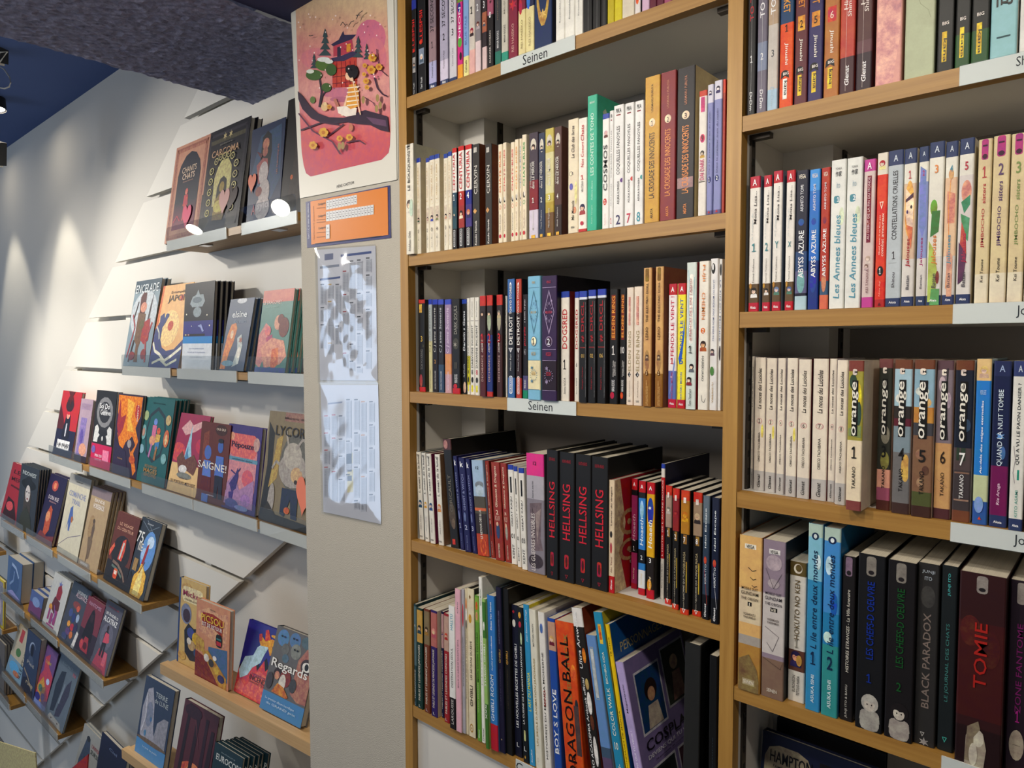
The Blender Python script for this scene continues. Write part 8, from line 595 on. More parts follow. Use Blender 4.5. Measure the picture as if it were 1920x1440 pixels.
(-4.0916,0.11,0.5989,0.255,0.3,0.012,3,0.05,0,'7a7470',[],[],[('e',0.5,0.5,0.3,0.2,'5a5a60')],{'sd': '8a8680','short': 'grey comic'},'grey comic in a thick row of copies at the picture edge','books on the far shelf stubs'),
]
LABELS = [(0.253,0.4115,3.1274,0.022,'Seinen',0.3296,0.0527,0.0164,'white genre label lettered Seinen under the top shelf books,narrow bay'),(0.2658,0.4154,2.5484,0.0226,'Seinen',0.3409,0.0523,0.0153,'white genre label lettered Seinen on the third shelf,narrow bay'),(0.284,0.4391,1.9014,0.0245,'C',0.2929,0.0151,0.0167,'white genre label under the bottom row of art books'),(0.9344,1.0096,2.9437,0.0213,'Shojo',0.9965,0.0226,0.0131,'white genre label under the pink and green spines,wide bay'),(0.9351,1.0175,2.6843,0.022,'Josei',1.0033,0.0209,0.0134,'white genre label under the sand coloured spines,wide bay'),(0.9393,1.0251,2.4395,0.0219,'Josei',1.0091,0.0229,0.0137,'white genre label under the watercolour landscape spines,wide bay'),(0.9375,1.0148,2.1683,0.0201,'',0.9558,0.0051,0.0062,'blank white label under the thick black and red spines')]
DSH = [(-1.3724,-0.5648,3.002,'topmost oak display shelf under the peach and black hardbacks',[(-1.3704,-0.9522),(-0.8601,-0.5668)]),(-1.8064,-0.5406,2.574,'oak display shelf under the night train and wave comics',[(-1.8044,-1.3739),(-1.32,-0.9107),(-0.8416,-0.5426)]),(-2.7524,-0.539,2.142,'longest oak display shelf,under the teal and violet albums',[(-2.7504,-2.3028),(-2.2063,-1.7614),(-1.6493,-1.228),(-1.2222,-0.8099),(-0.7916,-0.541)]),(-3.6887,-1.6904,1.672,'oak display shelf under the western and rocket comics',[(-3.6867,-3.2431),(-3.188,-2.7619),(-2.6838,-2.2429),(-2.1527,-1.6924)]),(-3.7639,-2.1325,1.238,'oak display shelf under the hooded and misty grey comics',[(-3.7619,-3.2941),(-3.1761,-2.7412),(-2.6993,-2.1345)]),(-3.8171,-2.793,0.755,'lowest oak display shelf,under the slate grey comic',[(-3.8151,-3.3506),(-3.305,-2.795)]),(-4.8487,-3.9487,1.4297,'stub of an oak shelf beside the crimson comic',[(-4.8487,-3.9687)],0.075),(-4.6683,-3.7683,1.0115,'stub of an oak shelf beside the cream harbour comic',[(-4.6683,-3.7883)],0.075),(-4.5616,-3.6616,0.5989,'stub of an oak shelf beside the acrylic card stand',[(-4.5616,-3.6816)],0.075)]
LEDGES = [(-1.2389,-0.0136,1.6235,0.8418,0.0832,'upper pale beech ledge carrying the blue water bomber comic'),(-1.5674,-0.0254,1.2162,1.1715,0.0832,'lower pale beech ledge carrying the white horse hardback')]
BLK = [('box',-2.3843,-0.13,3.8478,0.03,'black spotlight body at the upper edge of the blue ceiling area'),('box',-2.5998,-0.1,3.4836,0.03,'black spotlight body low against the white wall'),('tube',[[-2.4388,-0.13,3.8204],[-2.3294,-0.13,3.783],[-2.2186,-0.13,3.7921],[-2.3238,-0.13,3.8188],[-2.4092,-0.13,3.7957],[-2.2728,-0.13,3.7395],[-2.2032,-0.13,3.6914],[-2.1916,-0.13,3.6683],[-2.2157,-0.13,3.6581],[-2.2836,-0.13,3.6683],[-2.3912,-0.13,3.7004]],'thin pale cable looping down beside the upper black spotlight')]
STACKS = []
CARDS = [('card_holder',[(-2.1376,0.9293),(-2.0495,0.9768),(-2.0904,1.3117),(-2.1639,1.2832)],-0.12,'ffffff','clear acrylic upright of the card stand in the lower corner','stand'),('greeting_card',[(-2.9273,0.5657),(-2.2062,0.8717),(-2.2194,0.9965),(-2.8905,0.7949)],-0.13,'c8bc8c','pale yellow patterned card in the acrylic stand','card'),('greeting_card',[(-2.0621,0.9281),(-1.6875,1.0871),(-1.6592,1.2007)],-0.105,'b02028','bright red envelope corner low beside the acrylic stand','card')]
ROWN = {'S1': 'top shelf,narrow bay','S2': 'second shelf,narrow bay','S3': 'third shelf,narrow bay','S4': 'fourth shelf,narrow bay','S5': 'bottom shelf,narrow bay','R1': 'top shelf,wide bay','R2': 'second shelf,wide bay','R3': 'third shelf,wide bay','R4': 'fourth shelf,wide bay'}
# ---------------------------------------------------------------- drawings for the notices on the pillar, in drawing units on its face
HA = [0.0006452277, -6.543168e-06, -0.4447399, 0.0008052037, -0.0004686148, 3.465909, 0.00030428, -1.894464e-05]
HB = [0.000738039, -7.484355e-06, -0.3947881, 0.0009210263, -0.0005360215, 2.900497, 0.0003480485, -2.166968e-05]
def on_face(h, u, v):
    q = h[6]*u+h[7]*v+1; return ((h[0]*u+h[1]*v+h[2])/q, (h[3]*u+h[4]*v+h[5])/q)
class Draw:
    def __init__(s, h): s.h = h; s.p = []
    def Q(s, pts, c): s.p.append(([on_face(s.h, *q) for q in pts], c))
    def E(s, cx, cy, rx, ry, c, k=14): s.Q([(cx+rx*math.cos(2*math.pi*i/k), cy+ry*math.sin(2*math.pi*i/k)) for i in range(k)], c)
    def L(s, pts, w, c):
        for (x0, y0), (x1, y1) in zip(pts, pts[1:]):
            l = math.hypot(x1-x0, y1-y0); ox, oy = -(y1-y0)/l*w/2, (x1-x0)/l*w/2
            s.Q([(x0+ox, y0+oy), (x1+ox, y1+oy), (x1-ox, y1-oy), (x0-ox, y0-oy)], c)
TOPV = -300
pf = lambda pts, h=HA: [on_face(h, *q) for q in pts]
PO = dict(sheet=pf([(35, TOPV), (622, TOPV), (645, 1012), (100, 1116)]), back=pf([(28, TOPV), (640, TOPV), (650, 1005), (96, 1100)]))
def itp(t, y):
    for (a, b), (c, d) in zip(t, t[1:]):
        if a <= y <= c: k = (y-a)/(c-a); return b+(d-b)*k if not isinstance(b, str) else tuple(p*(1-k)+q*k for p, q in zip(srgb(b), srgb(d)))
    return t[-1][1]
lb_ = [(TOPV, 45), (0, 75), (400, 88), (700, 103), (850, 110), (930, 122), (975, 135), (993, 160)]
rb_ = [(TOPV, 580), (0, 590), (450, 605), (700, 610), (800, 610), (860, 600), (900, 560), (930, 430), (960, 300), (985, 200), (993, 165)]
cs_ = [(TOPV, 'dcc8a8'), (0, 'd8c09c'), (150, 'd8a890'), (300, 'd88c8c'), (420, 'd89490'), (520, 'dca49c'), (640, 'd8848a'), (740, 'd0686c'), (860, 'c85a68'), (993.1, 'c04c60')]
ys = list(range(TOPV, 860, 70))+[860, 880, 900, 915, 930, 945, 960, 975, 985, 993]
PO['grad'] = [(pf([(itp(lb_, a), a), (itp(rb_, a), a), (itp(rb_, b), b), (itp(lb_, b), b)]), itp(cs_, a), itp(cs_, b)) for a, b in zip(ys, ys[1:])]
D = Draw(HA); E, Q, Lp = D.E, D.Q, D.L
E(500,210,85,100,'cf7890');E(200,330,95,60,'d88890');E(520,330,70,120,'d4808c');E(300,520,90,30,'c87c90');E(330,560,60,16,'b87088')
Q([(345,175),(352,198),(420,196),(395,222),(290,262),(276,252),(320,225)],'3a3454');Q([(290,262),(395,222),(405,300),(290,320)],'b8485c');Q([(285,335),(420,300),(425,490),(285,495)],'c0483c')
Q([(275,330),(330,318),(400,290),(435,305),(350,345),(290,348)],'453a5c');Q([(312,268),(332,262),(332,318),(312,322)],'3c3048');Q([(365,250),(388,246),(388,290),(365,296)],'d89838')
for yy in (385,430,468): Lp([(285,yy+6),(425,yy-12)],4,'6a2030')
for xx in (310,335,360,385,410): Lp([(xx,345),(xx,490)],2.5,'8a2c34')
for cx,t,bt,wd in ((245,160,315,36),(183,303,385,22),(432,203,325,30),(480,245,335,18)):
    for k in range(4):
        y0=t+(bt-t)*k/4; y1=t+(bt-t)*(k+1.5)/4.5; Q([(cx,y0),(cx+wd*(.4+.2*k),y1),(cx-wd*(.4+.2*k),y1)],'415458')
Lp([(262,500),(232,540),(218,605)],7,'3c2c3c');Lp([(215,440),(228,520),(214,605)],9,'3c2c3c')
for a in ((240,365,48,36,'5a7838'),(282,395,30,34,'486838'),(185,425,46,30,'506c38'),(255,495,28,26,'4c6834'),(178,565,15,20,'6a8048'),(240,338,36,14,'dce0dc'),(270,350,24,12,'dce0dc'),(165,405,22,12,'d8dcd0')): E(*a)
Q([(95,515),(125,545),(165,600),(210,640),(270,662),(350,665),(400,655),(430,635),(475,622),(540,640),(600,658),(608,745),(560,735),(500,705),(430,700),(370,690),(300,700),(230,695),(170,668),(120,615),(98,560)],'3e2a40')
Q([(480,660),(590,680),(595,715),(520,700)],'6c4c68')
Lp([(112,735),(235,690),(330,705)],9,'4a2c44');Lp([(100,640),(180,740),(290,800),(335,870)],8,'6a3450');Lp([(355,700),(270,765)],7,'5a3048');Lp([(370,805),(440,792),(472,812)],7,'5a3048')
Lp([(540,280),(545,340),(565,400),(600,430)],5,'5a3448');Lp([(528,440),(545,500),(575,535),(600,545)],8,'4a2c44');Lp([(470,550),(520,580),(545,620)],4,'6a4050')
Lp([(345,655),(378,540)],12,'ecc8a8');Lp([(305,560),(325,610)],16,'b87868');Q([(318,605),(385,598),(430,612),(425,650),(370,660),(325,640)],'ece0d4')
Q([(385,482),(425,475),(440,530),(445,600),(395,618),(368,598),(378,540)],'e0a044')
for yy in (500,525,550,575,598): Lp([(374,yy),(442,yy-8)],7,'f0e4cc')
E(384,432,18,24,'ecc4a4');E(408,408,30,40,'201a20');E(385,395,18,24,'201a20');E(402,452,10,10,'ecc4a4');Lp([(405,440),(440,600),(452,650)],6,'ecc8a8')
E(250,605,20,24,'e0c090');E(252,588,10,10,'e8d0a0');E(398,720,12,22,'c88868')
for x,y,r in ((520,330,24),(558,382,20),(515,398,26),(480,375,14),(488,462,18),(478,425,12),(250,750,28),(192,822,24),(398,778,20),(344,785,18),(287,608,14),(500,500,14)):
    for k in range(6): E(x+r*.55*math.cos(k),y+r*.55*math.sin(k),r*.45,r*.45,'d8a444',8)
    E(x,y,r*.4,r*.4,'c07830',8)
for x,y in ((560,560),(575,600),(555,620),(345,830),(365,825),(480,570)): E(x,y,10,22,'a89060')
for pts in ([(352,155),(365,135),(382,155)],[(400,155),(412,135),(430,128)],[(442,120),(455,90),(478,72)],[(175,210),(185,212),(200,208)],[(440,98),(465,96)]): Lp(pts,4,'2c3438')
random.seed(4)
for i in range(34): E(100+random.random()*480,60+random.random()*460,3+random.random()*2,5,'f0dcd8',6)
PO['polys'] = D.p
OC = dict(sheet=pf([(130,1136),(605,1042),(610,1338),(138,1395)]), inner=pf([(158,1134),(592,1052),(596,1322),(163,1376)]))
D = Draw(HA); Q, Lp = D.Q, D.L
def grid(x0,y0,x1,y1,n,dy):
    Q([(x0,y0),(x1,y0-dy),(x1,y1-dy),(x0,y1)],'dcdcdc')
    for i in range(n+1): t=i/n; x=x0+(x1-x0)*t; Lp([(x,y0-dy*t),(x,y1-dy*t)],1.5,'8a8a90')
    for i in range(n):
        t=(i+.5)/n; x=x0+(x1-x0)*t
        for f in (.25,.72): Lp([(x-4,y0+(y1-y0)*f-dy*t),(x+4,y0+(y1-y0)*f-dy*t)],4,'5a5a60')
    Lp([(x0,(y0+y1)/2),(x1,(y0+y1)/2-dy)],1.5,'8a8a90')
grid(247,1128,420,1180,10,32);grid(247,1192,515,1246,15,40);grid(247,1265,268,1345,1,3)
for y in (1172,1238,1252,1310,1335): Lp([(195,y),(243,y-5)],2.5,'8a5018')
Lp([(185,1372),(560,1328)],4,'1c1c3c')
OC['polys'] = D.p
WTEXT = []
def T(s, u, v, wd, ht, c, rot, bold, own):
    x, z = on_face(HA, u, v); U = lambda e: abs(on_face(HA, u+e/2, v)[0]-on_face(HA, u-e/2, v)[0]); V = lambda e: abs(on_face(HA, u, v+e/2)[1]-on_face(HA, u, v-e/2)[1])
    WTEXT.append((s, x, z, *((U(wd), V(ht)) if rot == 'h' else (V(wd), U(ht))), c, rot, bold, own))
T('PÈRE CASTOR',357,1037,98,20,'2c2a2c','h',True,'po')
T('Catégorie',223,1148,42,17,'2c1c10','h',True,'oc');T('Catégorie',223,1215,42,17,'2c1c10','h',True,'oc');T('Catégorie',225,1283,42,17,'2c1c10','h',True,'oc')
T('Gallimard Jeunesse',178,1255,190,11,'a05a10','u',False,'oc');T('Tarif T.T.C. au cahier des collections',148,1245,200,8,'c8cce4','u',False,'oc')
SL = []
def sleeve(sheet, film, cols, bars, seed):
    D = Draw(HB); Q = D.Q; random.seed(seed)
    for (x0,x1,y0,y1,c) in bars: Q([(x0,y0),(x1,y0-(x1-x0)*.12),(x1,y1-(x1-x0)*.12),(x0,y1)],c)
    for (x,ya,yb,hc) in cols:
        wd=27; y=ya
        while y<yb:
            bh=min(yb-y,random.choice([70,100,150,190]))
            Q([(x,y),(x+wd,y-2),(x+wd,y+bh-8),(x,y+bh-6)],'c4c6d0'); Q([(x+1,y-9),(x+wd*.7,y-10),(x+wd*.7,y-4),(x+1,y-3)],hc)
            Q([(x+wd,y-2),(x+wd+2,y-2),(x+wd+2,y+bh-6),(x+wd,y+bh-6)],'7a7c88')
            t=y+6
            while t<y+bh-12:
                Q([(x+3,t),(x+wd-12,t-1),(x+wd-12,t+1),(x+3,t+2)],'9a9cac'); Q([(x+wd-8,t-1),(x+wd-3,t-1),(x+wd-3,t+1),(x+wd-8,t+1)],'8a8c9c'); t+=7
            y+=bh+14
    SL.append(dict(sheet=pf(sheet,HB),film=pf(film,HB),polys=D.p))
sleeve([(92,48),(378,28),(388,690),(105,688)],[(85,40),(383,22),(392,704),(100,700)],[(107,225,540,'5a5a64'),(143,225,570,'c8a860'),(180,225,520,'5a5a64'),(216,160,640,'a84040'),(250,110,650,'5a5a64'),(286,105,660,'3a3a40'),(330,95,640,'3a3a40')],[(105,205,190,200,'3a508c'),(207,358,72,84,'3a508c'),(128,170,70,100,'6a7090'),(105,200,130,142,'8a90a0')],1)
sleeve([(108,712),(390,712),(405,1395),(122,1335)],[(104,700),(396,700),(410,1402),(118,1342)],[(125,870,1270,'c07070'),(162,865,1290,'c05050'),(196,870,1290,'5a5a64'),(233,790,1190,'5a5a64'),(272,790,1330,'3a3a40'),(306,800,1340,'c88c40'),(346,800,1290,'5a5a64')],[(145,215,800,808,'8a90a8'),(235,265,1050,1100,'d8cc90'),(240,268,1130,1240,'d8cc90')],2)
# ---------------------------------------------------------------- texts used anywhere
keys = set()
def coll(tx):
    for t in tx:
        if len(t) > 5 and t[5] == 'v':
            for ch in t[0]: keys.add((ch, True))
        elif t[0]: keys.add((t[0], True))
for b in BOOKS: coll(b[9]); coll(b[11].get('sidetx', []))
for b in FACE: coll(b[11])
for t in WTEXT: keys.add((t[0], t[7]))

for L_ in LABELS:
    if L_[4]: keys.add((L_[4], False))
prep_texts(sorted(keys))
# ---------------------------------------------------------------- room shell
YW = .28
m = MB(); m.box(-8, 4, YW, YW+.1, 0, 3.9); struct('wall_back', m, M['wall'])
m = MB(); m.box(4, 4.1, -6, YW, 0, 3.9); struct('wall_right', m, M['wall'])
m = MB(); m.box(-8, 4.1, -6, YW+.1, -.1, 0); struct('floor', m, M['floor'])
m = MB(); m.box(-8, -1.0, -6, YW, 3.85, 3.95); struct('ceiling', m, M['blue'])
m = MB()
nx, ny = 58, 190; x0, x1, y0, y1 = -1.035, -.45, -1.9, YW; random.seed(3)     # rough plaster soffit, relief in the mesh edge as well
idx = {}
for i in range(nx+1):
    for j in range(ny+1):
        jx = (random.random()-.5)*.006 if i == 0 else 0
        idx[i, j] = len(m.v); m.v.append((x0+(x1-x0)*i/nx+jx, y0+(y1-y0)*j/ny, 3.418+(random.random()-.5)*.005))
for i in range(nx):
    for j in range(ny): m.f.append((idx[i, j], idx[i, j+1], idx[i+1, j+1], idx[i+1, j])); m.c.append('ffffff')
for j in range(ny):
    a, b = idx[0, j], idx[0, j+1]; c = len(m.v); m.v += [(x0, m.v[a][1], 3.86), (x0, m.v[b][1], 3.86)]; m.f.append((a, c, c+1, b)); m.c.append('ffffff')
struct('ceiling_beam', m, M['rough'])
m = MB(); m.box(-1.03, -.45, -6, -1.9, 3.418, 3.86); struct('ceiling_beam_far', m, M['rough'])
m = MB(); m.box(-.45, 4, -6, YW, 3.424, 3.52); struct('ceiling_low', m, M['navy'])
m = MB(); m.box(-.386, -.0245, 0.0, YW, 0, 3.42); struct('pillar', m, M['pillar'])
# ---------------------------------------------------------------- bookcase
bc = tag(empty('bookcase', (0, .1, 0)), 'white bookcase with oak edged shelves and uprights, full of manga', 'bookcase')
def part(mb, name, mat, parent=bc):
    o = mb.build(name, mat, parent); o.matrix_parent_inverse = Matrix.Identity(4)
    if parent is bc: o.location = (0, -.1, 0)
    return o
TOP = 3.415
for xa, xb in ((-.0235, -.0), (.6655, .6865), (1.352, 1.373)):
    m = MB(); m.box(xa+.0, xb-.0, .018, .262, 0, TOP); u = part(m, 'upright', M['white'])
    m = MB(); m.box(xa, xb, -.001, .018, 0, TOP); e = m.build('oak_edging', M['oakv'], u)
m = MB(); m.box(-.02, 1.37, .243, .262, 0, TOP); part(m, 'back_panel', M['back'])
for xa in (0., .6865):
    m = MB(); m.box(xa, xa+.071, .145, .243, 0, TOP); part(m, 'boxed_column', M['white'])
def rail(x, y0, y1, th, zz0=1.2, zz1=TOP-.01):
    m = MB(); m.box(x, x+th, y0, y1, zz0, zz1); r = part(m, 'shelf_rail', M['metal'])
    m = MB(); z = zz0+.02; s = 1 if th > 0 else -1
    while z < zz1-.03:
        m.box(min(x+th, x+th+s*.0004), max(x+th, x+th+s*.0004), (y0+y1)/2-.003, (y0+y1)/2+.003, z, z+.009); z += .025
    m.build('rail_slots', M['slot'], r)
rail(0, .025, .038, .003); rail(.071, .185, .2, .003); rail(.6655, .025, .038, -.003); rail(.6865, .025, .038, .003); rail(.7575, .185, .2, .003); rail(1.352, .025, .038, -.003)
def shelf(xa, xb, zt, zb):
    m = MB(); m.box(xa+.0005, xb-.0005, .018, .242, zb+.001, zt); s = part(m, 'shelf_board', M['white'])
    m = MB(); m.box(xa+.0005, xb-.0005, 0, .018, zb, zt); m.build('oak_edging', M['oak'], s)
    for x, d in ((xa, 1), (xb, -1)):
        for yy in (.03, .19):
            m = MB(); m.box(min(x, x+d*.028), max(x, x+d*.028), yy-.006, yy+.006, zb-.006, zb+.0008); m.build('bracket', M['metal'], s)
for zt, zb in [(3.1379, 3.1169), (2.8304, 2.809), (2.5592, 2.5376), (2.2574, 2.2354), (1.9131, 1.8896)]: shelf(0, .6655, zt, zb)
for zt, zb in [(2.9539, 2.9336), (2.6948, 2.6738), (2.45, 2.4291), (2.1778, 2.1587), (1.8, 1.7790000000000001), (1.42, 1.4)]: shelf(.6865, 1.352, zt, zb)
m = MB(); m.box(.001, .6645, .012, .03, .06, 1.8896-.0005); part(m, 'cupboard_front', M['white'])
def shelf_label(xa, xb, zc, hh, txt, tx, tw, th, label, tilt=0):
    r = tag(empty('shelf_label', (xa, -.0012, zc), (0, tilt, 0)), label, 'shelf label', 'white genre labels on the shelf edges')
    m = MB(); m.box(0, xb-xa, -.0008, .0006, -hh/2, hh/2); m.build('card', M['label'], r)
    m = MB(); m.box(0, xb-xa, -.0022, -.0012, -hh/2-.0005, hh/2+.0005); m.build('clear_holder', M['acrylic'], r)
    if txt:
        m = MB(); put_text(m, txt, tx-xa, .0005, tw, th, '2a2a2c', 'h', lambda x, z: (x, -.001, z), bold=False); m.build('lettering', M['ink'], r)
for L_ in LABELS: shelf_label(*L_)
# ---------------------------------------------------------------- slat wall with its display shelves
sw = tag(empty('slat_wall', (0, .24, 0)), 'white slat wall of stacked boards with slanted ends behind the comics', 'display wall')
for k in range(-1, 16):
    zt = 3.466-.2315*k-.005; zb = zt-.2315+.02
    if k == -1: zt = 3.70
    xL = lambda z: max(-4.7, -1.556-1.542*(3.466-z)); xR = lambda z: min(-.388, -1.164+1.514*(z-1.864))
    if xR(zt)-xL(zb) < .05: continue
    m = MB(); m.prism([(xL(zb), zb), (xR(zb), zb), (xR(zt), zt), (xL(zt), zt)], 0, .02); m.build('slat', M['panel'], sw)
for xs in (-3.6, -2.9, -2.2, -1.5, -.9):
    m = MB(); m.box(xs, xs+.05, .02, .04, max(.1, 1.864+(xs+1.164)/1.514+.05), min(3.6, 3.466+(xs+1.556)/1.542-.05)); m.build('batten', M['panel'], sw)
def display_shelf(xa, xb, z, label, segs, dp=.1385):
    r = tag(empty('display_shelf', (xa, .10, z)), label, 'shelf', 'oak display shelves on the slat wall'); W = xb-xa
    m = MB(); m.box(0, W, .004, dp, -.022, 0); m.build('board', M['oak'], r)
    for a, b in segs:
        m = MB(); m.box(a-xa, b-xa, .0, .0035, -.03, .004); m.build('front_strip', M['lip'], r)
        c = .012; h = .048; m = MB(); m.prism([(a-xa, -.03), (b-xa, -.03), (b-xa, h-c), (b-xa-.3*c, h-.3*c), (b-xa-c, h), (a-xa+c, h), (a-xa+.3*c, h-.3*c), (a-xa, h-c)], -.0026, -.0002); m.build('acrylic_lip', M['acrylic'], r)
        m = MB(); m.box((a+b)/2-xa-.02, (a+b)/2-xa+.02, .02, .05, -.028, -.022); m.build('clip', M['chrome'], r)
for d in DSH: display_shelf(*d)
# pale ledges running behind the pillar
def ledge(x0, y0, z, L, s, label):
    r = tag(empty('ledge', (x0, y0, z), (0, 0, s)), label, 'shelf', 'pale beech ledges near the column')
    m = MB(); m.box(0, L, 0, .026, -.028, .006); m.build('front_rail', M['beech'], r)
    m = MB(); m.box(0, L, .0262, .03, -.028, -.004); m.build('groove', M['slot'], r)
    m = MB(); m.box(0, L, .0302, .12, -.028, 0); m.build('board', M['beech'], r)
for d in LEDGES: ledge(*d)
# ---------------------------------------------------------------- lamps
for i, (lo, aim, p, cone, bl, col) in enumerate(SPOTS):
    d = (Vector(aim)-Vector(lo)).normalized(); q = d.to_track_quat('-Z', 'Y')
    r = tag(empty('track_spotlight', lo), 'black track spotlight on the ceiling, %s one counted from the shop window' % ['second', 'third', 'fifth', 'fourth', 'first', 'sixth', 'seventh', 'eighth'][i], 'lamp', 'ceiling track spotlights')
    l = bpy.data.lights.new('beam', 'SPOT'); l.energy = p*1.0; l.color = col; l.spot_size = math.radians(cone); l.spot_blend = bl; l.shadow_soft_size = .035
    lo_ = bpy.data.objects.new('beam', l); COL.objects.link(lo_); lo_.parent = r; lo_.rotation_euler = q.to_euler(); lo_.location = d*.015
    m = MB(); k = 18; a = [(math.cos(t*2*math.pi/k), math.sin(t*2*math.pi/k)) for t in range(k)]
    m.poly([(.05*x, .05*y, -.004) for x, y in a][::-1], 'ffffff'); o = m.build('lens', M['lamp'], r); o.rotation_euler = q.to_euler()
    m = MB(); n0 = len(m.v)
    for rad, zz in ((.056, -.01), (.056, .1), (.02, .12)): m.v += [(rad*x, rad*y, zz) for x, y in a]
    for g in range(2):
        for t in range(k): m.f.append((g*k+t, g*k+(t+1)%k, (g+1)*k+(t+1)%k, (g+1)*k+t)); m.c.append('ffffff')
    m.f.append(tuple(2*k+t for t in range(k))); m.c.append('ffffff'); o = m.build('housing', M['black'], r); o.rotation_euler = q.to_euler()
    top = (3.85 if lo[0] < -1.03 else 3.424)-lo[2]
    if top > .03: m = MB(); m.tube([(0, 0, .05 if top > .06 else 0), (0, 0, top)], .008); m.build('stem', M['black'], r)
for bx in BLK:  # spotlight bodies and the cable loop at the edge of the view
    m = MB()
    if bx[0] == 'box':
        _, x, y, z, s, lb = bx; m.box(-s, s, -s, s, -s*1.6, s*1.6); o = m.build('spotlight_housing', M['black']); o.location = (x, y, z); o.rotation_euler = (.2, .3, .5); tag(o, lb, 'lamp')
        mm = MB(); mm.box(-s*.7, s*.7, -s*.7, s*.7, -s*1.9, -s*1.6); mm.build('lens_ring', M['lip'], o)
        if z > 3.5: mm = MB(); mm.tube([(0, 0, s*1.5), (0, 0, s*1.5+.12)], .006); mm.build('stem', M['black'], o)
    else:
        m.tube(bx[1], .0028, 6); tag(m.build('cable', M['cord']), bx[2], 'cable')
# ---------------------------------------------------------------- books in the bookcase
for r, x, y, z, w, h, a, base, bands, tx, ar, o, label, full in BOOKS:
    spine_book(r, x, y, z, w, h, a, base, bands, tx, ar, o, label+', '+ROWN[r] if full else label, 'books on the '+ROWN[r])
random.seed(5)
for x, y, z, w, h, th, n, lean, rz, base, bands, tx, ar, o, label, group in FACE:
    b = face_book(x, y, z, w, h, th, lean, rz, base, bands, tx, ar, o, label, group)
    for i in range(n):
        c = copy_tree(b); q = (i+1)*(th+.0024); dx = .008+.006*random.random() if o.get('pg') is None else 0
        ax = dx*(i+1)*.5
        c.location = (x+ax, y+q/math.cos(lean), z+.0008+th*math.sin(lean))
        c['label'] = ['first', 'second', 'third', 'fourth', 'fifth'][i]+' spare copy tucked behind the '+o['short']; c['group'] = 'spare copies behind the displayed books'
    if 'stk' in o:
        R = Matrix.Translation((x, y, z+th*math.sin(lean))) @ Matrix.Rotation(rz, 4, 'Z') @ Matrix.Rotation(-lean, 4, 'X')
        col, fx, fz, sz, nm = o['stk']; s = sz*w*1.25
        heart(R @ Matrix.Translation((fx*w, -.0035, fz*h)), s, s*1.3, col, nm+' paper heart clipped on the '+o['short'])
        if 'stk_shadow' in o:  # dark heart shape painted in as the pale pink card's cast shadow
            col, fx, fz, sz, nm = o['stk_shadow']; s = sz*w*1.25
            heart(R @ Matrix.Translation((fx*w, -.0026, fz*h)) @ Matrix.Rotation(.25, 4, 'Y'), s, s*1.3, col, nm+' heart painted as the cast shadow of the pale pink one')
# hardbacks whose page block faces out, and magazines, on the far shelf ends
def page_stack(x, y, z, n, w, h, d, cols, label, rz=0, lean=0):
    for i in range(n):
        r = tag(empty('book', (x+i*(w+.001), y, z+.0008), (0, lean, rz)), label % ['first', 'second', 'third', 'fourth', 'fifth', 'sixth', 'seventh'][i], 'book', 'volumes shelved with their pages outwards')
        m = MB(); m.box(0, .001, 0, d, 0, h, cols[i % len(cols)]); m.box(w-.001, w, 0, d, 0, h, cols[i % len(cols)]); m.box(.001, w-.001, d-.001, d, 0, h, cols[i % len(cols)]); m.build('cover', M['cover'], r)
        m = MB(); m.box(.001, w-.001, .002, d-.001, .0005, h-.001, 'cfc8b8'); m.build('pages', M['paper'], r)
for p in STACKS: page_stack(*p)
# ---------------------------------------------------------------- things taped to the pillar
def flat(name, pts, y, mat, col='ffffff', parent=None, th=.0003):
    m = MB(); m.prism(pts, y-th, y, col); return m.build(name, mat, parent)
po = tag(empty('poster', (0, 0, 0)), 'large illustrated poster of a child on a branch before a pink pagoda', 'poster')
flat('sheet', PO['sheet'], -.0022, M['ink'], 'dedacf', po)
m = MB(); d = -.0028
for q, ct, cb in PO['grad']: m.poly([(x, d, z) for x, z in q], [ct, ct, cb, cb])
for pts, c in PO['polys']: d -= .00006; m.poly([(x, d, z) for x, z in pts], c)
m.build('illustration', M['poster'], po)
m = MB()
for t in WTEXT:
    if t[8] == 'po': put_text(m, t[0], t[1], t[2], t[3], t[4], t[5], t[6], lambda x, z: (x, -.003, z), bold=t[7])
m.build('lettering', M['ink'], po)
un = flat('poster_backing', PO['back'], -.0008, M['ink'], 'd0ccc2'); tag(un, 'plain whitish paper sheet peeking out behind the illustrated poster', 'poster')
oc = tag(empty('price_card', (0, 0, 0)), 'orange card with navy border and small printed price grids', 'notice')
flat('sheet', OC['sheet'], -.001, M['ink'], '2b2f6e', oc); flat('orange_field', OC['inner'], -.0016, M['ink'], 'dc8412', oc)
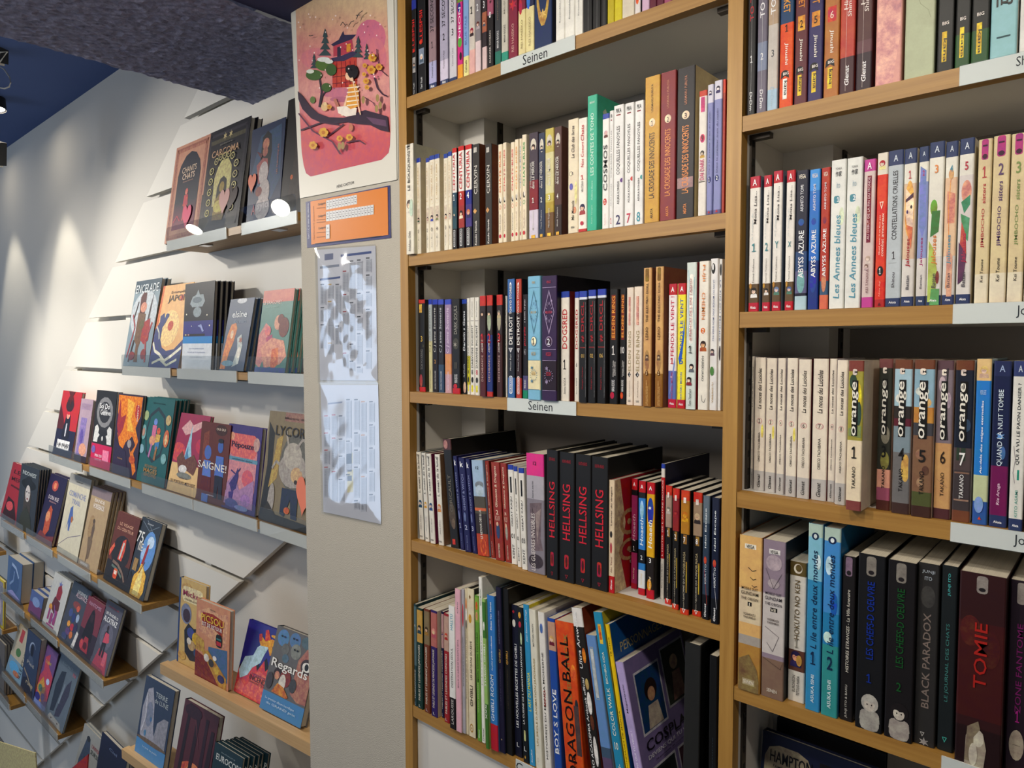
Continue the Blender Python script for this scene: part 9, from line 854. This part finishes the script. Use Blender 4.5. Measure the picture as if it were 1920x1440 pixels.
m = MB()
for i, (pts, c) in enumerate(OC['polys']): m.poly([(x, -.002-i*.00001, z) for x, z in pts], c)
m.build('grids', M['ink'], oc); m = MB()
for t in WTEXT:
    if t[8] == 'oc': put_text(m, t[0], t[1], t[2], t[3], t[4], t[5], t[6], lambda x, z: (x, -.0024, z), bold=t[7])
m.build('lettering', M['ink'], oc)
for si, S_ in enumerate(SL):
    r = tag(empty('plastic_sleeve', (0, 0, 0)), ['crinkled clear sleeve with a printed list, taped under the orange card', 'clear sleeve with a printed list, taped below the crinkled one'][si], 'notice')
    flat('printed_sheet', S_['sheet'], -.001, M['ink'], 'd4d4dc', r)
    m = MB()
    for pts, c in S_['polys']: m.poly([(x, -.0015, z) for x, z in pts], c)
    m.build('printed_columns', M['ink'], r)
    (ax, az), (bx, bz), (cx, cz), (dx, dz) = S_['film']; m = MB(); nx, nz = 36, 60; random.seed(si+2)
    amp = [.0036, .0018][si]; ph = [random.random()*6 for _ in range(6)]
    for j in range(nz+1):
        for i in range(nx+1):
            u, v = i/nx, j/nz; X = (ax*(1-u)+bx*u)*(1-v)+(dx*(1-u)+cx*u)*v; Z = (az*(1-u)+bz*u)*(1-v)+(dz*(1-u)+cz*u)*v
            e = min(1, 6*u, 6*(1-u), 8*v, 8*(1-v))
            wv = math.sin(9*u+7*v+ph[0]+1.5*math.sin(6*v+ph[2]))+.7*math.sin(-7*u+16*v+ph[1]+2*math.sin(5*u+ph[3]))+.4*abs(math.sin(23*u*v+9*v+ph[4]))
            m.v.append((X, -.0042-e*amp*(1+wv*.5), Z))
    for j in range(nz):
        for i in range(nx): a = j*(nx+1)+i; m.f.append((a, a+1, a+nx+2, a+nx+1)); m.c.append('ffffff')
    m.build('film', M['film'], r, smooth=True)
# ---------------------------------------------------------------- corner items at the bottom of the display
for nm, pts, y, col, lb, cat in CARDS:
    m = MB(); m.prism(pts, y, y+.004, col); o = m.build(nm, M['art'] if nm != 'card_holder' else M['acrylic']); tag(o, lb, cat)
